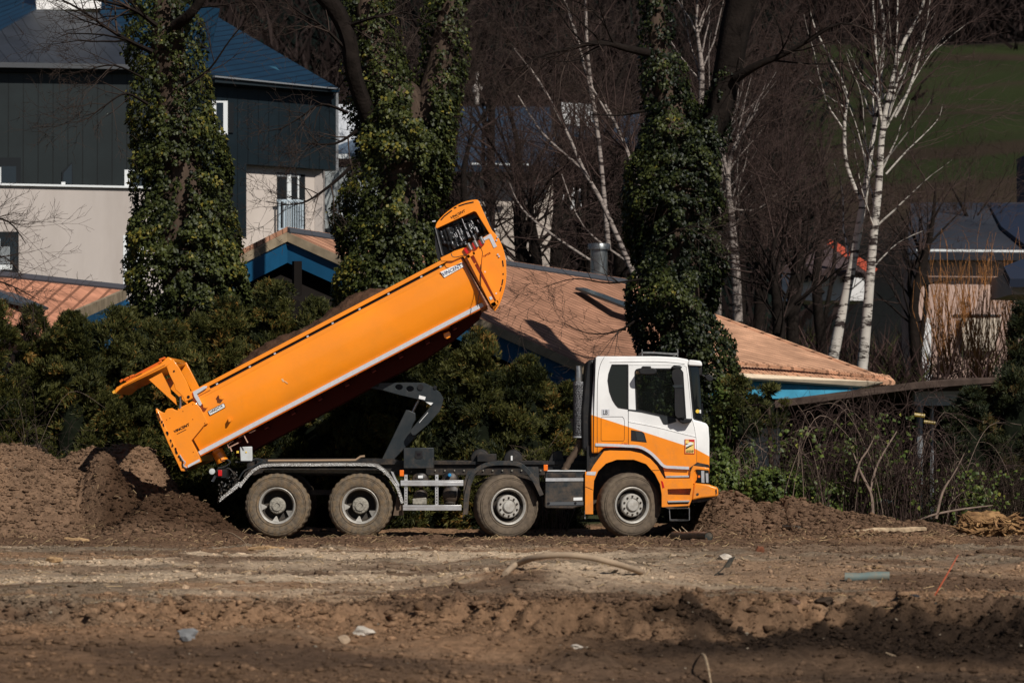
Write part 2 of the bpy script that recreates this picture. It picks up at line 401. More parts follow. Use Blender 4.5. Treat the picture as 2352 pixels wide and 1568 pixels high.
# soil colour: kinds of earth, and shade painted on the right bank: red-brown loam, grey subsoil, pale dried sand, moist dark soil
def soil_colour(x, y):
    brown = np.array([.27, .160, .092]); grey = np.array([.215, .165, .115]); pale = np.array([.55, .415, .285]); dark = np.array([.082, .054, .036]); loam = np.array([.145, .088, .055])
    n1 = fbm(x * .35, y * .5, 101, 4); n2 = fbm(x * .45, y * .9, 102, 5); n3 = fbm(x * 1.2, y * .7, 103, 4)
    c = brown[None] * np.ones(x.shape + (1,))
    mixc = lambda c, k, w: c * (1 - w[..., None]) + k * w[..., None]
    c = mixc(c, loam, sstep(.42, .62, n1))
    c = mixc(c, grey, sstep(.5 + .1 * sstep(1, 3, x), .62 + .1 * sstep(1, 3, x), n2) * sstep(-30, -20, y) * (1 - sstep(-6, -3, y)) * .8)
    trk = sstep(-25, -19, y) * (1 - sstep(-6.5, -4.5, y))
    c = mixc(c, pale, trk * (.08 + .85 * sstep(.46, .60, fbm(x * .38, y * .5, 104, 6, .6))) * (1 - .8 * sstep(.9, 2.8, x)))
    c = mixc(c, pale, .9 * bumpf(x, y, px2x(1300, -18.5), -19.5, 1.2, 2.2) * sstep(.25, .5, n3))
    c = mixc(c, pale * .95, .8 * bumpf(x, y, px2x(650, -14), -13.5, 1.9, 1.3) * sstep(.3, .55, n3))
    c = mixc(c, pale * .8, .7 * bumpf(x, y, px2x(1000, -20), -20.5, 1.6, 1.2) * sstep(.35, .55, n3))
    c = mixc(c, pale * .8, .6 * bumpf(x, y, px2x(100, -15), -16.5, 2.2, 1.6) * sstep(.35, .55, n3))
    c = mixc(c, pale * .9, .8 * bumpf(x, y, px2x(1000, -8), -7.0, 1.2, .7) * sstep(.3, .5, n3))
    c = mixc(c, loam, .9 * sstep(-6.2, -4.6, y) * (1 - sstep(1.5, 3, y)) * sstep(.22, .5, fbm(x * .8, y * .8, 105, 4)))
    c = mixc(c, dark, (1 - sstep(-27.6, -24.6, y)) * (.55 + .4 * sstep(-1, 2, x)) * sstep(.2, .5, fbm(x * .5, y * .8, 106, 4)))
    c = mixc(c, dark, (1 - sstep(-24.3, -23.2, y)) * sstep(.2, 2.2, x) * .5)
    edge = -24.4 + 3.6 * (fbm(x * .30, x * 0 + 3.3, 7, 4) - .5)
    bank_shade = sstep(-.6, 2.2, x) * sstep(edge - 3.0, edge - 2.2, y) * (1 - sstep(edge - .5, edge + .3, y)) * sstep(.38, .52, fbm(x * .9, y * .7, 108, 4) + .12 * sstep(2, 4, x))
    c = mixc(c, np.array([.022, .015, .011]), .93 * bank_shade)  # dark pits of the right bank: shade put into the soil colour
    fr = np.maximum(bumpf(x, y, -5.75, -.1, .95, 1.35, 4), bumpf(x, y, -4.9, -.1, .85, 1.2, 4))
    c = mixc(c, np.array([.060, .034, .020]), np.clip(fr * 1.3, 0, 1) * .95)
    heap = (x < -5) * sstep(-2.4, -1.5, y)
    c = mixc(c, np.array([.205, .128, .08]), heap * (1 - np.clip(fr * 1.5, 0, 1)) * .7)
    c = mixc(c, np.array([.05, .055, .025]), sstep(6, 9, y))
    v = .80 + .4 * fbm(x * 5, y * 3, 107, 4)
    return np.clip(c * v[..., None], 0, 1)
C = soil_colour(GX, GY).reshape(-1, 3)
def soilmat(name):
    m = bpy.data.materials.new(name); m.use_nodes = True; n = m.node_tree; p = n.nodes['Principled BSDF']
    a = n.nodes.new('ShaderNodeAttribute'); a.attribute_name = 'soil'
    tc = n.nodes.new('ShaderNodeTexCoord')
    t = n.nodes.new('ShaderNodeTexNoise'); t.inputs['Scale'].default_value = 9; t.inputs['Detail'].default_value = 10; t.inputs['Roughness'].default_value = .72
    n.links.new(tc.outputs['Object'], t.inputs['Vector'])
    r = n.nodes.new('ShaderNodeMapRange'); r.inputs[1].default_value = .3; r.inputs[2].default_value = .7; r.inputs[3].default_value = .55; r.inputs[4].default_value = 1.4
    n.links.new(t.outputs['Fac'], r.inputs[0])
    mx = n.nodes.new('ShaderNodeMix'); mx.data_type = 'RGBA'; mx.blend_type = 'MULTIPLY'; mx.inputs[0].default_value = 1
    n.links.new(a.outputs['Color'], mx.inputs[6]); n.links.new(r.outputs[0], mx.inputs[7]); n.links.new(mx.outputs[2], p.inputs['Base Color'])
    p.inputs['Roughness'].default_value = .95; p.inputs['Specular IOR Level'].default_value = .04
    t2 = n.nodes.new('ShaderNodeTexNoise'); t2.inputs['Scale'].default_value = 16; t2.inputs['Detail'].default_value = 8; t2.inputs['Roughness'].default_value = .7
    n.links.new(tc.outputs['Object'], t2.inputs['Vector'])
    b = n.nodes.new('ShaderNodeBump'); b.inputs['Strength'].default_value = .9; b.inputs['Distance'].default_value = .07
    n.links.new(t2.outputs['Fac'], b.inputs['Height']); n.links.new(b.outputs[0], p.inputs['Normal']); return m
M['soil'] = soilmat('bare_soil')
gnd = link('ground', npmesh('ground', V, F, {'soil': C}), M['soil']); tag(gnd, 'bare brown building site soil with pale driven tracks', kind='structure')
gnd.data.polygons.foreach_set('use_smooth', [True] * len(gnd.data.polygons))
def gz(x, y): return float(height(np.array([x]), np.array([y]))[0])
# clods and stones: uncountable litter of the site, one object
def scatter_clods(name, pts, size, colour, mname, label, seed):
    rs = np.random.default_rng(seed); ico = []
    t = (1 + 5 ** .5) / 2
    iv = np.array([(-1, t, 0), (1, t, 0), (-1, -t, 0), (1, -t, 0), (0, -1, t), (0, 1, t), (0, -1, -t), (0, 1, -t), (t, 0, -1), (t, 0, 1), (-t, 0, -1), (-t, 0, 1)]) / math.sqrt(1 + t * t)
    fc = np.array([(0, 11, 5), (0, 5, 1), (0, 1, 7), (0, 7, 10), (0, 10, 11), (1, 5, 9), (5, 11, 4), (11, 10, 2), (10, 7, 6), (7, 1, 8), (3, 9, 4), (3, 4, 2), (3, 2, 6), (3, 6, 8), (3, 8, 9), (4, 9, 5), (2, 4, 11), (6, 2, 10), (8, 6, 7), (9, 8, 1)])
    n = len(pts); a = rs.uniform(0, 6.28, n)
    v = iv[None] * rs.uniform(.5, 1.35, (n, 12, 1)) * np.stack([rs.uniform(.7, 1.5, n), rs.uniform(.7, 1.4, n), rs.uniform(.35, .8, n)], -1)[:, None]
    ca, sa = np.cos(a)[:, None], np.sin(a)[:, None]
    v = np.stack([v[..., 0] * ca - v[..., 1] * sa, v[..., 0] * sa + v[..., 1] * ca, v[..., 2]], -1) * size[:, None, None] + pts[:, None]
    f = fc[None] + np.arange(n)[:, None, None] * 12
    return tag(link(name, npmesh(name, v.reshape(-1, 3), f.reshape(-1, 3), {'soil': np.repeat(colour, 12, 0)}), M[mname]), label, kind='stuff')
rs = np.random.default_rng(12)
def wedge(n, y0, y1, over=1.1):
    y = y0 + (y1 - y0) * rs.random(n); x = (rs.random(n) * 2 - 1) * 1176 / 8820 * (y + 62) * over; return x, y
xs, ys, sz = [], [], []
for n, y0, y1, a, b in ((7000, -31, -24, .005, .02), (22000, -26.2, -22.4, .006, .030), (260, -25.2, -23.3, .04, .085), (16000, -23, -6, .005, .026), (2200, -24, -6, .02, .055), (1800, -31, -26, .015, .05), (13000, -6.5, 1.0, .008, .035), (5000, 0, 4, .012, .04)):
    x, y = wedge(n, y0, y1); xs.append(x); ys.append(y); sz.append(a + (b - a) * rs.random(n) ** 3)
x = rs.uniform(-9.4, -4.6, 9000); y = rs.uniform(-1.8, 4.5, 9000); xs.append(x); ys.append(y); sz.append(.010 + .045 * rs.random(9000) ** 3)
x = rs.uniform(2.8, 7.5, 9000); y = rs.uniform(-1.2, 3.6, 9000); xs.append(x); ys.append(y); sz.append(.010 + .045 * rs.random(9000) ** 3)
xs = np.concatenate(xs); ys = np.concatenate(ys); sz = np.concatenate(sz)
cc = soil_colour(xs, ys) * rs.uniform(.6, 1.35, (len(xs), 1)); pk = rs.random(len(xs)) < .018; pk &= sz < .022; cc[pk] = np.array([.38, .31, .23]) * rs.uniform(.5, 1, (pk.sum(), 1))
scatter_clods('soil_clods', np.stack([xs, ys, height(xs, ys) + sz * .25], -1), sz, np.clip(cc, 0, 1), 'soil', 'loose clods and small stones strewn over the site', 5)
# dry root and straw litter
mb = MB(); rng = random.Random(77)
q_ = []
for i in range(900):
    y = rng.choice([rng.uniform(-6, 0.5), rng.uniform(-6, 0.5), rng.uniform(-24, -6)]); q_.append((rng.uniform(-1, 1) * 1176 / 8820 * (y + 62), y))
q_ = np.array(q_); hz_ = height(q_[:, 0], q_[:, 1])
for (x, y), z in zip(q_, hz_):
    a = rng.uniform(0, 6.28); l = rng.uniform(.05, .22); z = float(z)
    p = [(x, y, z + .01), (x + math.cos(a) * l * .5, y + math.sin(a) * l * .5, z + rng.uniform(.01, .08)), (x + math.cos(a + .3) * l, y + math.sin(a + .3) * l, z + rng.uniform(.0, .05))]
    mb.tube(p, rng.uniform(.002, .005), 3, cap=False)
tag(mb.build('straw_litter', mat('dry_straw', (.34, .24, .13), .9, noise=.3)), 'dry straw and root bits scattered in front of the wheels', kind='stuff')

# ------------------------------------------------------------------ things lying about
def lying(name, fn, label, cat, m, group=None, smooth=40, **k):
    mb = MB(); fn(mb); V = np.array(mb.v); o = (V[:, 0].mean(), V[:, 1].mean(), V[:, 2].min())
    return tag(mb.build(name, m, origin=o, smooth=smooth, **k), label, cat, group)
def onground(dx, dy):
    """point of the ground seen at a reference position"""
    d = ray(dx, dy); ts = np.arange(25, 72, .04); X_ = CAM.x + d.x * ts; Y_ = CAM.y + d.y * ts; Z_ = CAM.z + d.z * ts
    k = int(np.argmax(Z_ < height(X_, Y_))); p = CAM + d * float(ts[k])
    return p
M['pipe'] = mat('grey_green_pipe', (.12, .16, .15), .5, dirt=(.25, .17, .1), dscale=9, damt=.6)
M['darkpipe'] = mat('black_pipe', (.02, .024, .022), .35, dirt=(.2, .14, .09), dscale=9, damt=.5)
M['wood'] = mat('raw_wood', (.36, .23, .12), .8, noise=.35, nscale=12, bump=.6, bscale=30)
M['oldwood'] = mat('weathered_wood', (.34, .25, .16), .85, noise=.35, nscale=12, bump=.6, bscale=30)
M['rootwood'] = mat('torn_root_wood', (.15, .08, .038), .85, noise=.5, nscale=9, bump=1, bscale=22, dirt=(.45, .27, .12), dscale=4, damt=.9)
M['stone'] = mat('stone', (.42, .37, .31), .9, noise=.25, nscale=9, bump=.7, bscale=20)
def pipe_between(a, b, r, open_=.0):
    A, B = onground(*a), onground(*b); A = A + Vector((0, 0, r * .8)); B = B + Vector((0, 0, r * .8))
    def f(mb):
        n = 6; path = [A.lerp(B, i / n) + Vector((0, 0, -.1 * r * math.sin(i))) for i in range(n + 1)]
        mb.tube(path, [r * (1 + .05 * math.sin(i * 2.1)) for i in range(n + 1)], 14, cap=False); mb.tube(path, r * .88, 14, cap=True)
    return f
lying('broken_pipe', pipe_between((1940, 1334), (2043, 1332), .055), 'grey-green pipe length with a jagged end lying on the right of the bare ground', 'pipe', M['pipe'])
lying('split_pipe', pipe_between((1548, 1238), (1628, 1240), .07), 'black split pipe length just in front of the truck cab', 'pipe', M['darkpipe'])
lying('pipe_offcut', pipe_between((1800, 1214), (1836, 1216), .035), 'short dark pipe offcut on the right hand mound', 'pipe', M['darkpipe'])
def f(mb):
    pts = []
    for a, b, up in ((1160, 1322, 0), (1185, 1302, .03), (1230, 1290, .10), (1290, 1287, .14), (1350, 1292, .14), (1410, 1303, .10), (1465, 1316, .03), (1472, 1318, .0)):
        p = onground(a, b + up * 150); p.z += up + .02; pts.append(tuple(p))
    mb.tube(spline(pts, 5), .034, 10)
lying('drain_hose', f, 'dusty brown hose arching over the pale sandy mound', 'hose', mat('dusty_hose', (.27, .20, .14), .8, dirt=(.4, .3, .2), damt=.6))
def rock(dx, dy, wpx, hpx, seed, k=1.0):
    def f(mb):
        p = onground(dx, dy); s = (p.y + 62) / 8820; rng = random.Random(seed); w, h = wpx * s / 2, hpx * s / 2
        bm = bmesh.new(); bmesh.ops.create_icosphere(bm, subdivisions=2, radius=1)
        for v in bm.verts:
            q = v.co; n = 1 + .3 * math.sin(q.x * 3 + seed) * math.cos(q.z * 4 + seed * 2) + rng.uniform(-.12, .12); v.co = Vector((q.x * w * n, q.y * w * .8 * n, q.z * h * n))
        mb.add([v.co + p + Vector((0, 0, h * .5)) for v in bm.verts], [tuple(v.index for v in fc.verts) for fc in bm.faces]); bm.free()
    return f
lying('rock', rock(1665, 1283, 28, 15, 1), 'pale rounded stone below the right hand mound', 'rock', M['stone'], smooth=30)
lying('rock', rock(1815, 1386, 44, 20, 2), 'flat brown stone beside the dark clod at the edge of the bank', 'rock', mat('brown_stone', (.16, .10, .07), .9, noise=.3, bump=.7, bscale=20), smooth=30)
lying('rock', rock(1893, 1386, 44, 22, 3), 'dark clod at the edge of the bank right of the flat stone', 'rock', mat('dark_clod', (.04, .028, .02), .95, noise=.3, bump=.7, bscale=20), smooth=30)
lying('rock', rock(1745, 1266, 22, 18, 4), 'small reddish brown clod low on the right hand mound', 'rock', mat('red_clod', (.2, .08, .045), .9, noise=.3), smooth=30)
lying('rock', rock(430, 1470, 46, 40, 5), 'bluish grey stone in the bank at the left of the foreground', 'rock', mat('blue_stone', (.16, .16, .16), .9, noise=.3, bump=.6), smooth=30)
lying('rock', rock(835, 1458, 50, 26, 6), 'wide tan stone in the bank below the middle of the truck', 'rock', M['stone'], smooth=30)
lying('rock', rock(790, 1476, 30, 26, 7), 'rounded tan stone left of the wide tan one in the bank', 'rock', mat('tan_stone', (.3, .22, .15), .9, noise=.3), smooth=30)
lying('rock', rock(1322, 1488, 30, 12, 8), 'small yellowish stone on the floor below the bank', 'rock', M['stone'], smooth=30)
def plank(a, b, w, seed, curve=0.0):
    def f(mb):
        A, B = onground(*a), onground(*b); rng = random.Random(seed); n = 7
        path = [A.lerp(B, i / n) + Vector((0, 0, w * .6 + curve * math.sin(math.pi * i / n) + rng.uniform(-.2, .2) * w)) for i in range(n + 1)]
        mb.tube(path, [w * (.35 + .65 * math.sin(math.pi * (i + .6) / (n + 1.2))) * rng.uniform(.8, 1.1) for i in range(n + 1)], 6)
    return f
lying('wood_chunk', plank((107, 1290), (142, 1291), .05, 1), 'short bright broken wood chunk on the left of the driven track', 'wood chunk', M['wood'])
lying('split_log', plank((148, 1240), (205, 1244), .035, 2), 'pale split wood length at the foot of the soil heap', 'wood chunk', M['wood'])
lying('split_log', plank((570, 1264), (652, 1262), .04, 3), 'curved barkless wood length in front of the rearmost wheel', 'wood chunk', M['wood'])
lying('split_log', plank((1965, 1226), (2125, 1222), .07, 4), 'long weathered log left of the torn tree root', 'wood chunk', M['oldwood'])
lying('wood_chunk', plank((1925, 1236), (1975, 1240), .035, 5), 'reddish splinter of wood at the left end of the weathered log', 'wood chunk', M['rootwood'])
lying('stick', plank((1606, 1508), (1634, 1575), .012, 6, .12), 'pale stick poking up at the bottom edge of the foreground', 'stick', M['oldwood'])
lying('stick', plank((2035, 1500), (2110, 1535), .016, 7), 'thin stick lying at the bottom right below the dark bank', 'stick', M['oldwood'])
lying('stick', plank((512, 1222), (566, 1250), .012, 8, .05), 'forked stick left of the rearmost wheel', 'stick', M['oldwood'])
lying('steel_rod', lambda mb: mb.tube([onground(2146, 1368), onground(2146, 1368) + Vector((.12, 0, .2)), onground(2146, 1368) + Vector((.26, .1, .42))], [.007, .007, .004], 5), 'thin red rod sticking up at the right of the foreground', 'rod', mat('red_rod', (.45, .09, .04), .5))
lying('plastic_strip', plank((2072, 1366), (2150, 1388), .03, 9), 'black flattened strip lying at the foot of the red rod', 'plastic strip', M['darkpipe'])
def f(mb):
    p = onground(1640, 1322); mb.tube([p, p + Vector((.10, 0, .08)), p + Vector((.15, 0, .15))], .008, 5)
    q = p + Vector((.16, 0, .16)); mb.slab([q + Vector((-.05, 0, -.06)), q + Vector((.02, 0, -.06)), q + Vector((.09, 0, .07)), q + Vector((.02, .02, .05))], .015)
lying('plastic_shard', f, 'dark bent shard on a stalk standing right of the hose', 'plastic shard', M['darkpipe'], smooth=None)
def f(mb):
    p = onground(1585, 1236); 
    for i in range(10):
        rng = random.Random(i); a = Vector((rng.uniform(-.25, .3), rng.uniform(-.2, .2), .05)); mb.tube([p + a, p + a + Vector((rng.uniform(-.2, .2), 0, rng.uniform(.02, .16)))], [.014, .004], 4)
lying('bark_scraps', f, 'pale scraps of bark beside the split black pipe', 'bark', M['oldwood'])
# torn root lump on the right
def f(mb):
    p = onground(2290, 1232); rng = random.Random(31); s = (p.y + 62) / 8820
    for cx, cz, w, h in ((-25, 22, 66, 34), (35, 12, 60, 28), (75, 6, 44, 22)):
        bm = bmesh.new(); bmesh.ops.create_icosphere(bm, subdivisions=4, radius=1)
        for v in bm.verts:
            q = v.co.copy(); n = 1 + .35 * (float(fbm(q.x * 2.2 + cx, q.z * 3 + q.y * 2, 9, 4)) - .5) * 2 + .25 * (float(fbm(q.x * 9, q.z * 9 + q.y * 5, 10, 3)) - .5)
            v.co = Vector((q.x * w * s * n, q.y * w * s * .8 * n, q.z * h * s * n)) + p + Vector((cx * s, .3, cz * s))
        mb.add([v.co for v in bm.verts], [tuple(v.index for v in fc.verts) for fc in bm.faces]); bm.free()
    for i in range(60):
        a = p + Vector((rng.uniform(-90, 90) * s, rng.uniform(-.5, .2), rng.uniform(0, 40) * s)); mb.tube([a, a + Vector((rng.uniform(-.2, .2), rng.uniform(-.1, .1), rng.uniform(-.02, .16))), a + Vector((rng.uniform(-.35, .35), 0, rng.uniform(-.05, .12)))], [.03, .018, .004], 5)
lying('tree_root', f, 'torn orange-brown tree root lump at the far right of the site', 'tree root', M['rootwood'])
# ================================================================== TIPPER TRUCK
TR = empty('tipper_truck', (0, 1.25, 0), 'orange and white four axle tipper truck unloading with its body raised beside the soil heap', 'truck')
c1 = lambda u, v: (1254.4 + .3125 * u, 764.4 + .3125 * v)
c3 = lambda u, v: (882 + .26246 * u, 842.8 + .26246 * v)
c2 = lambda u, v: (529.2 + .1917 * u, 980 + .1917 * v)
c4 = lambda u, v: (235.2 + .25 * u, 784 + .25 * v)
c6 = lambda u, v: (842.8 + .15 * u, 842.8 + .15 * v)
cB = lambda u, v: (548.8 + .3084 * u, 411.6 + .3084 * v)
def L(fn, *pts): return [fn(*p) for p in pts]
def ribbon(line, w):
    """closed outline around an open pixel polyline"""
    a, b = [], []
    for i, p in enumerate(line):
        q0 = line[max(i - 1, 0)]; q1 = line[min(i + 1, len(line) - 1)]
        tx, ty = q1[0] - q0[0], q1[1] - q0[1]; l = math.hypot(tx, ty); nx, ny = -ty / l, tx / l
        a.append((p[0] + nx * w / 2, p[1] + ny * w / 2)); b.append((p[0] - nx * w / 2, p[1] - ny * w / 2))
    return a + b[::-1]
def arc(cx, cy, r, a0, a1, n=16, ry=None):
    ry = ry or r
    return [(cx + r * math.cos(R(a0 + (a1 - a0) * i / n)), cy - ry * math.sin(R(a0 + (a1 - a0) * i / n))) for i in range(n + 1)]

# ---------- cab paint: white above, orange below a falling line
def cab_paint():
    m = mat('cab_paint', ORANGE, 0.3, coat=0.4); n = m.node_tree; p = n.nodes['Principled BSDF']
    tc = n.nodes.new('ShaderNodeTexCoord'); sx = n.nodes.new('ShaderNodeSeparateXYZ'); n.links.new(tc.outputs['Object'], sx.inputs[0])
    def line(a, b):
        A = at(*c1(*a), 0.05); B = at(*c1(*b), 0.05); k = (B.z - A.z) / (B.x - A.x)
        mm = n.nodes.new('ShaderNodeMath'); mm.operation = 'MULTIPLY_ADD'; mm.inputs[1].default_value = k; mm.inputs[2].default_value = A.z - k * A.x
        n.links.new(sx.outputs[0], mm.inputs[0]); return mm.outputs[0]
    l1 = line((330, 600), (1100, 852)); l2 = line((1100, 852), (1195, 903))
    mn = n.nodes.new('ShaderNodeMath'); mn.operation = 'MINIMUM'; n.links.new(l1, mn.inputs[0]); n.links.new(l2, mn.inputs[1])
    lt = n.nodes.new('ShaderNodeMath'); lt.operation = 'GREATER_THAN'; n.links.new(sx.outputs[2], lt.inputs[0]); n.links.new(mn.outputs[0], lt.inputs[1])
    ns = n.nodes.new('ShaderNodeTexNoise'); ns.inputs['Scale'].default_value = 2.5; ns.inputs['Detail'].default_value = 6; n.links.new(tc.outputs['Object'], ns.inputs[0])
    mx = n.nodes.new('ShaderNodeMix'); mx.data_type = 'RGBA'; mx.inputs[6].default_value = (*ORANGE, 1); mx.inputs[7].default_value = (0.80, 0.79, 0.77, 1)
    n.links.new(lt.outputs[0], mx.inputs[0])
    r = n.nodes.new('ShaderNodeMapRange'); r.inputs[1].default_value = .3; r.inputs[2].default_value = .75; r.inputs[3].default_value = 1.03; r.inputs[4].default_value = .86; n.links.new(ns.outputs['Fac'], r.inputs[0])
    mu = n.nodes.new('ShaderNodeMix'); mu.data_type = 'RGBA'; mu.blend_type = 'MULTIPLY'; mu.inputs[0].default_value = 1
    n.links.new(mx.outputs[2], mu.inputs[6]); n.links.new(r.outputs[0], mu.inputs[7]); n.links.new(mu.outputs[2], p.inputs['Base Color']); return m
M['cab'] = muddy(cab_paint(), .5, 2.0, .32)

def boolean(o, cutters):
    for c in cutters:
        b = o.modifiers.new('b', 'BOOLEAN'); b.operation = 'DIFFERENCE'; b.solver = 'EXACT'; b.object = c
    dg = bpy.context.evaluated_depsgraph_get(); me = bpy.data.meshes.new_from_object(o.evaluated_get(dg))
    o.modifiers.clear(); old = o.data; o.data = me; bpy.data.meshes.remove(old)
    for c in cutters: bpy.data.objects.remove(c)
def beveled(mb, w, seg=3, name='tmp'):
    me = mb.mesh(name); bm = bmesh.new(); bm.from_mesh(me); bmesh.ops.remove_doubles(bm, verts=bm.verts, dist=1e-5)
    ed = [e for e in bm.edges if len(e.link_faces) == 2 and e.calc_face_angle(0) > R(25)]
    bmesh.ops.bevel(bm, geom=ed, offset=w, segments=seg, affect='EDGES', profile=0.6, clamp_overlap=True)
    bm.to_mesh(me); bm.free(); return me
# ORG note: objects of the cab keep world origin 0 so that the paint lines stay true
SPLIT = {'rim_rail', 'front_gate', 'leaf_spring', 'reflective_stripe', 'tailgate_arm', 'tailgate_gusset', 'mirror_arm', 'step_tread', 'headlight_reflector', 'mudguard_panel', 'side_guard_rail', 'axle',
         'hood_side', 'hydraulic_hose', 'cab_seat', 'body_subframe', 'deck_tank', 'hood_spring', 'slide_stop', 'hood_bracket', 'body_side_wall', 'body_cross_member', 'underbody_bracket', 'lever_pin', 'arm_bolt', 'wall_lug', 'wheel_housing', 'fender_seam', 'tailgate_foot', 'control_cable', 'body_hinge', 'lever_label', 'box_mark', 'front_fender', 'rear_mudguard', 'tailgate_latches'}
def islands(mb):
    p = list(range(len(mb.v)))
    def r(a):
        while p[a] != a: p[a] = p[p[a]]; a = p[a]
        return a
    for f in mb.f:
        for i in f[1:]: p[r(i)] = r(f[0])
    g = {}
    for f in mb.f: g.setdefault(r(f[0]), []).append(f)
    out = []
    for fs in g.values():
        m_ = MB(); ix = {}
        for f in fs:
            for i in f:
                if i not in ix: ix[i] = len(m_.v); m_.v.append(mb.v[i])
            m_.f.append(tuple(ix[i] for i in f)); m_.m.append(0)
        out.append(m_)
    return out
def part(name, mb, m, parent=TR, bevel=None, smooth=35, origin=None):
    if name in SPLIT:
        o = None
        for q in islands(mb): o2 = q.build(name, m, parent, bevel=bevel, smooth=smooth, origin=origin); o = o or o2
        return o
    return mb.build(name, m, parent, bevel=bevel, smooth=smooth, origin=origin)
W0 = (0, 0, 0)

cab_out = L(c1, (332, 884), (330, 600), (345, 380), (360, 180), (380, 171), (820, 171), (960, 178), (1050, 195), (1040, 226), (1052, 320), (1080, 636),
            (1130, 648), (1180, 664), (1194, 690), (1200, 780), (1201, 985), (1197, 1110), (1060, 1112), (1050, 1000), (870, 998), (800, 905), (745, 862), (620, 838), (425, 842), (385, 884))
door_win = spline(L(c1, (655, 290), (664, 272), (690, 265)), 3) + L(c1, (900, 265), (985, 266), (1003, 290), (1025, 628), (955, 624), (830, 600), (665, 562))
side_win = L(c1, (485, 235), (598, 235), (598, 557), (532, 546), (512, 525), (490, 490), (468, 430), (456, 350), (462, 300))
me = beveled(MB().px(cab_out, 0.06, 2.44), 0.045, 3, 'cab_body')
cab = link('cab_body', me, M['cab'], TR, origin=W0)
inner = L(c1, (375, 780), (375, 400), (395, 215), (820, 208), (1000, 215), (1020, 240), (1060, 640), (1150, 700), (1160, 800), (900, 830))
k1 = MB().px(inner, 0.14, 2.36).build('k1', None)
k2 = MB().px(door_win, -0.3, 2.9, yref=0.06).build('k2', None)
k3 = MB().px(side_win, -0.3, 0.3, yref=0.06).build('k3', None)
k4 = MB().px(L(c1, (1010, 260), (1100, 260), (1200, 640), (1050, 640)), 0.2, 2.3).build('k4', None)
boolean(cab, [k1, k2, k3, k4]); shade(cab.data, 32)
# windscreen wrapping round the front corners
ws_out = L(c1, (1043, 232), (1125, 232), (1131, 330), (1142, 500), (1151, 655), (1120, 650), (1081, 634), (1066, 470))
me = beveled(MB().px(ws_out, 0.085, 2.415), 0.07, 4, 'windscreen')
wsb = link('windscreen', me, M['darkglass'], TR, origin=W0, smooth=50)
part('windscreen_wiper', MB().tube([at(*c1(1110, 640), 0.3), at(*c1(1150, 600), 0.5), at(*c1(1146, 520), 1.1)], 0.012, 5), M['black'], wsb)
part('sticker', MB().px(arc(*c1(1113, 575), 4.4, 0, 360, 14)[:-1], 0.078, 0.09), M['yellow'], wsb)
part('sticker', MB().px(L(c1, (1127, 564), (1138, 564), (1139, 590), (1128, 590)), 0.078, 0.09), M['white'], wsb)
part('sun_visor', MB().px(L(c1, (1030, 245), (1052, 224), (1146, 240), (1148, 312), (1120, 318), (1060, 262)), 0.1, 2.4), M['black'], bevel=0.02)
vis = part('visor_shell', MB().px(L(c1, (1040, 228), (1052, 196), (1130, 205), (1144, 214), (1148, 244), (1052, 241)), 0.055, 2.445), M['cab'], bevel=0.02, origin=W0)
# door
door_o = spline(L(c1, (604, 838), (603, 236)), 1) + L(c1, (1012, 236), (1032, 250), (1043, 330), (1074, 636), (1090, 690), (1103, 770), (1108, 860), (1108, 955), (1052, 996), (868, 994), (800, 900), (745, 858), (690, 842))
part('door_seal', MB().px(door_o, 0.057, 0.07, [door_win]), M['black'])
def inset(pts, d):
    n = len(pts); ar = sum(pts[i][0] * pts[(i + 1) % n][1] - pts[(i + 1) % n][0] * pts[i][1] for i in range(n)); s = 1 if ar > 0 else -1
    out = []
    for i in range(n):
        a, b, c = pts[i - 1], pts[i], pts[(i + 1) % n]
        def nrm(p, q):
            l = math.hypot(q[0] - p[0], q[1] - p[1]) or 1; return (-(q[1] - p[1]) / l * s, (q[0] - p[0]) / l * s)
        n1, n2 = nrm(a, b), nrm(b, c); k = max(0.35, 1 + n1[0] * n2[0] + n1[1] * n2[1])
        out.append((b[0] + d * (n1[0] + n2[0]) / k, b[1] + d * (n1[1] + n2[1]) / k))
    return out
door = part('door', MB().px(inset(door_o, 0.8), 0.045, 0.066, [inset(door_win, -1.6)]), M['cab'], origin=W0)
part('window_rubber', MB().px(inset(door_win, -1.8), 0.042, 0.075, [inset(door_win, 1.2)]), M['black'], door)
part('door_glass', MB().px(inset(door_win, 0.5), 0.085, 0.092), M['glass'], door)
part('door_trim', MB().px(L(c1, (606, 560), (665, 566), (830, 604), (950, 628), (958, 652), (905, 668), (880, 673), (862, 668), (848, 640), (832, 611), (700, 582), (606, 569)), 0.036, 0.05), M['charcoal'], door)
part('door_handle', MB().px(L(c1, (624, 712), (704, 724), (722, 738), (740, 804), (624, 792)), 0.038, 0.05), M['black'], door, bevel=0.004)
part('grab_recess', MB().px(L(c1, (655, 722), (700, 730), (716, 745), (730, 798), (668, 790)), 0.034, 0.04), M['charcoal'], door)
part('side_window', MB().px(inset(side_win, 1.4), 0.066, 0.075), M['darkglass'])
part('window_rubber', MB().px(inset(side_win, -1.4), 0.053, 0.07, [inset(side_win, 1.4)]), M['black'])
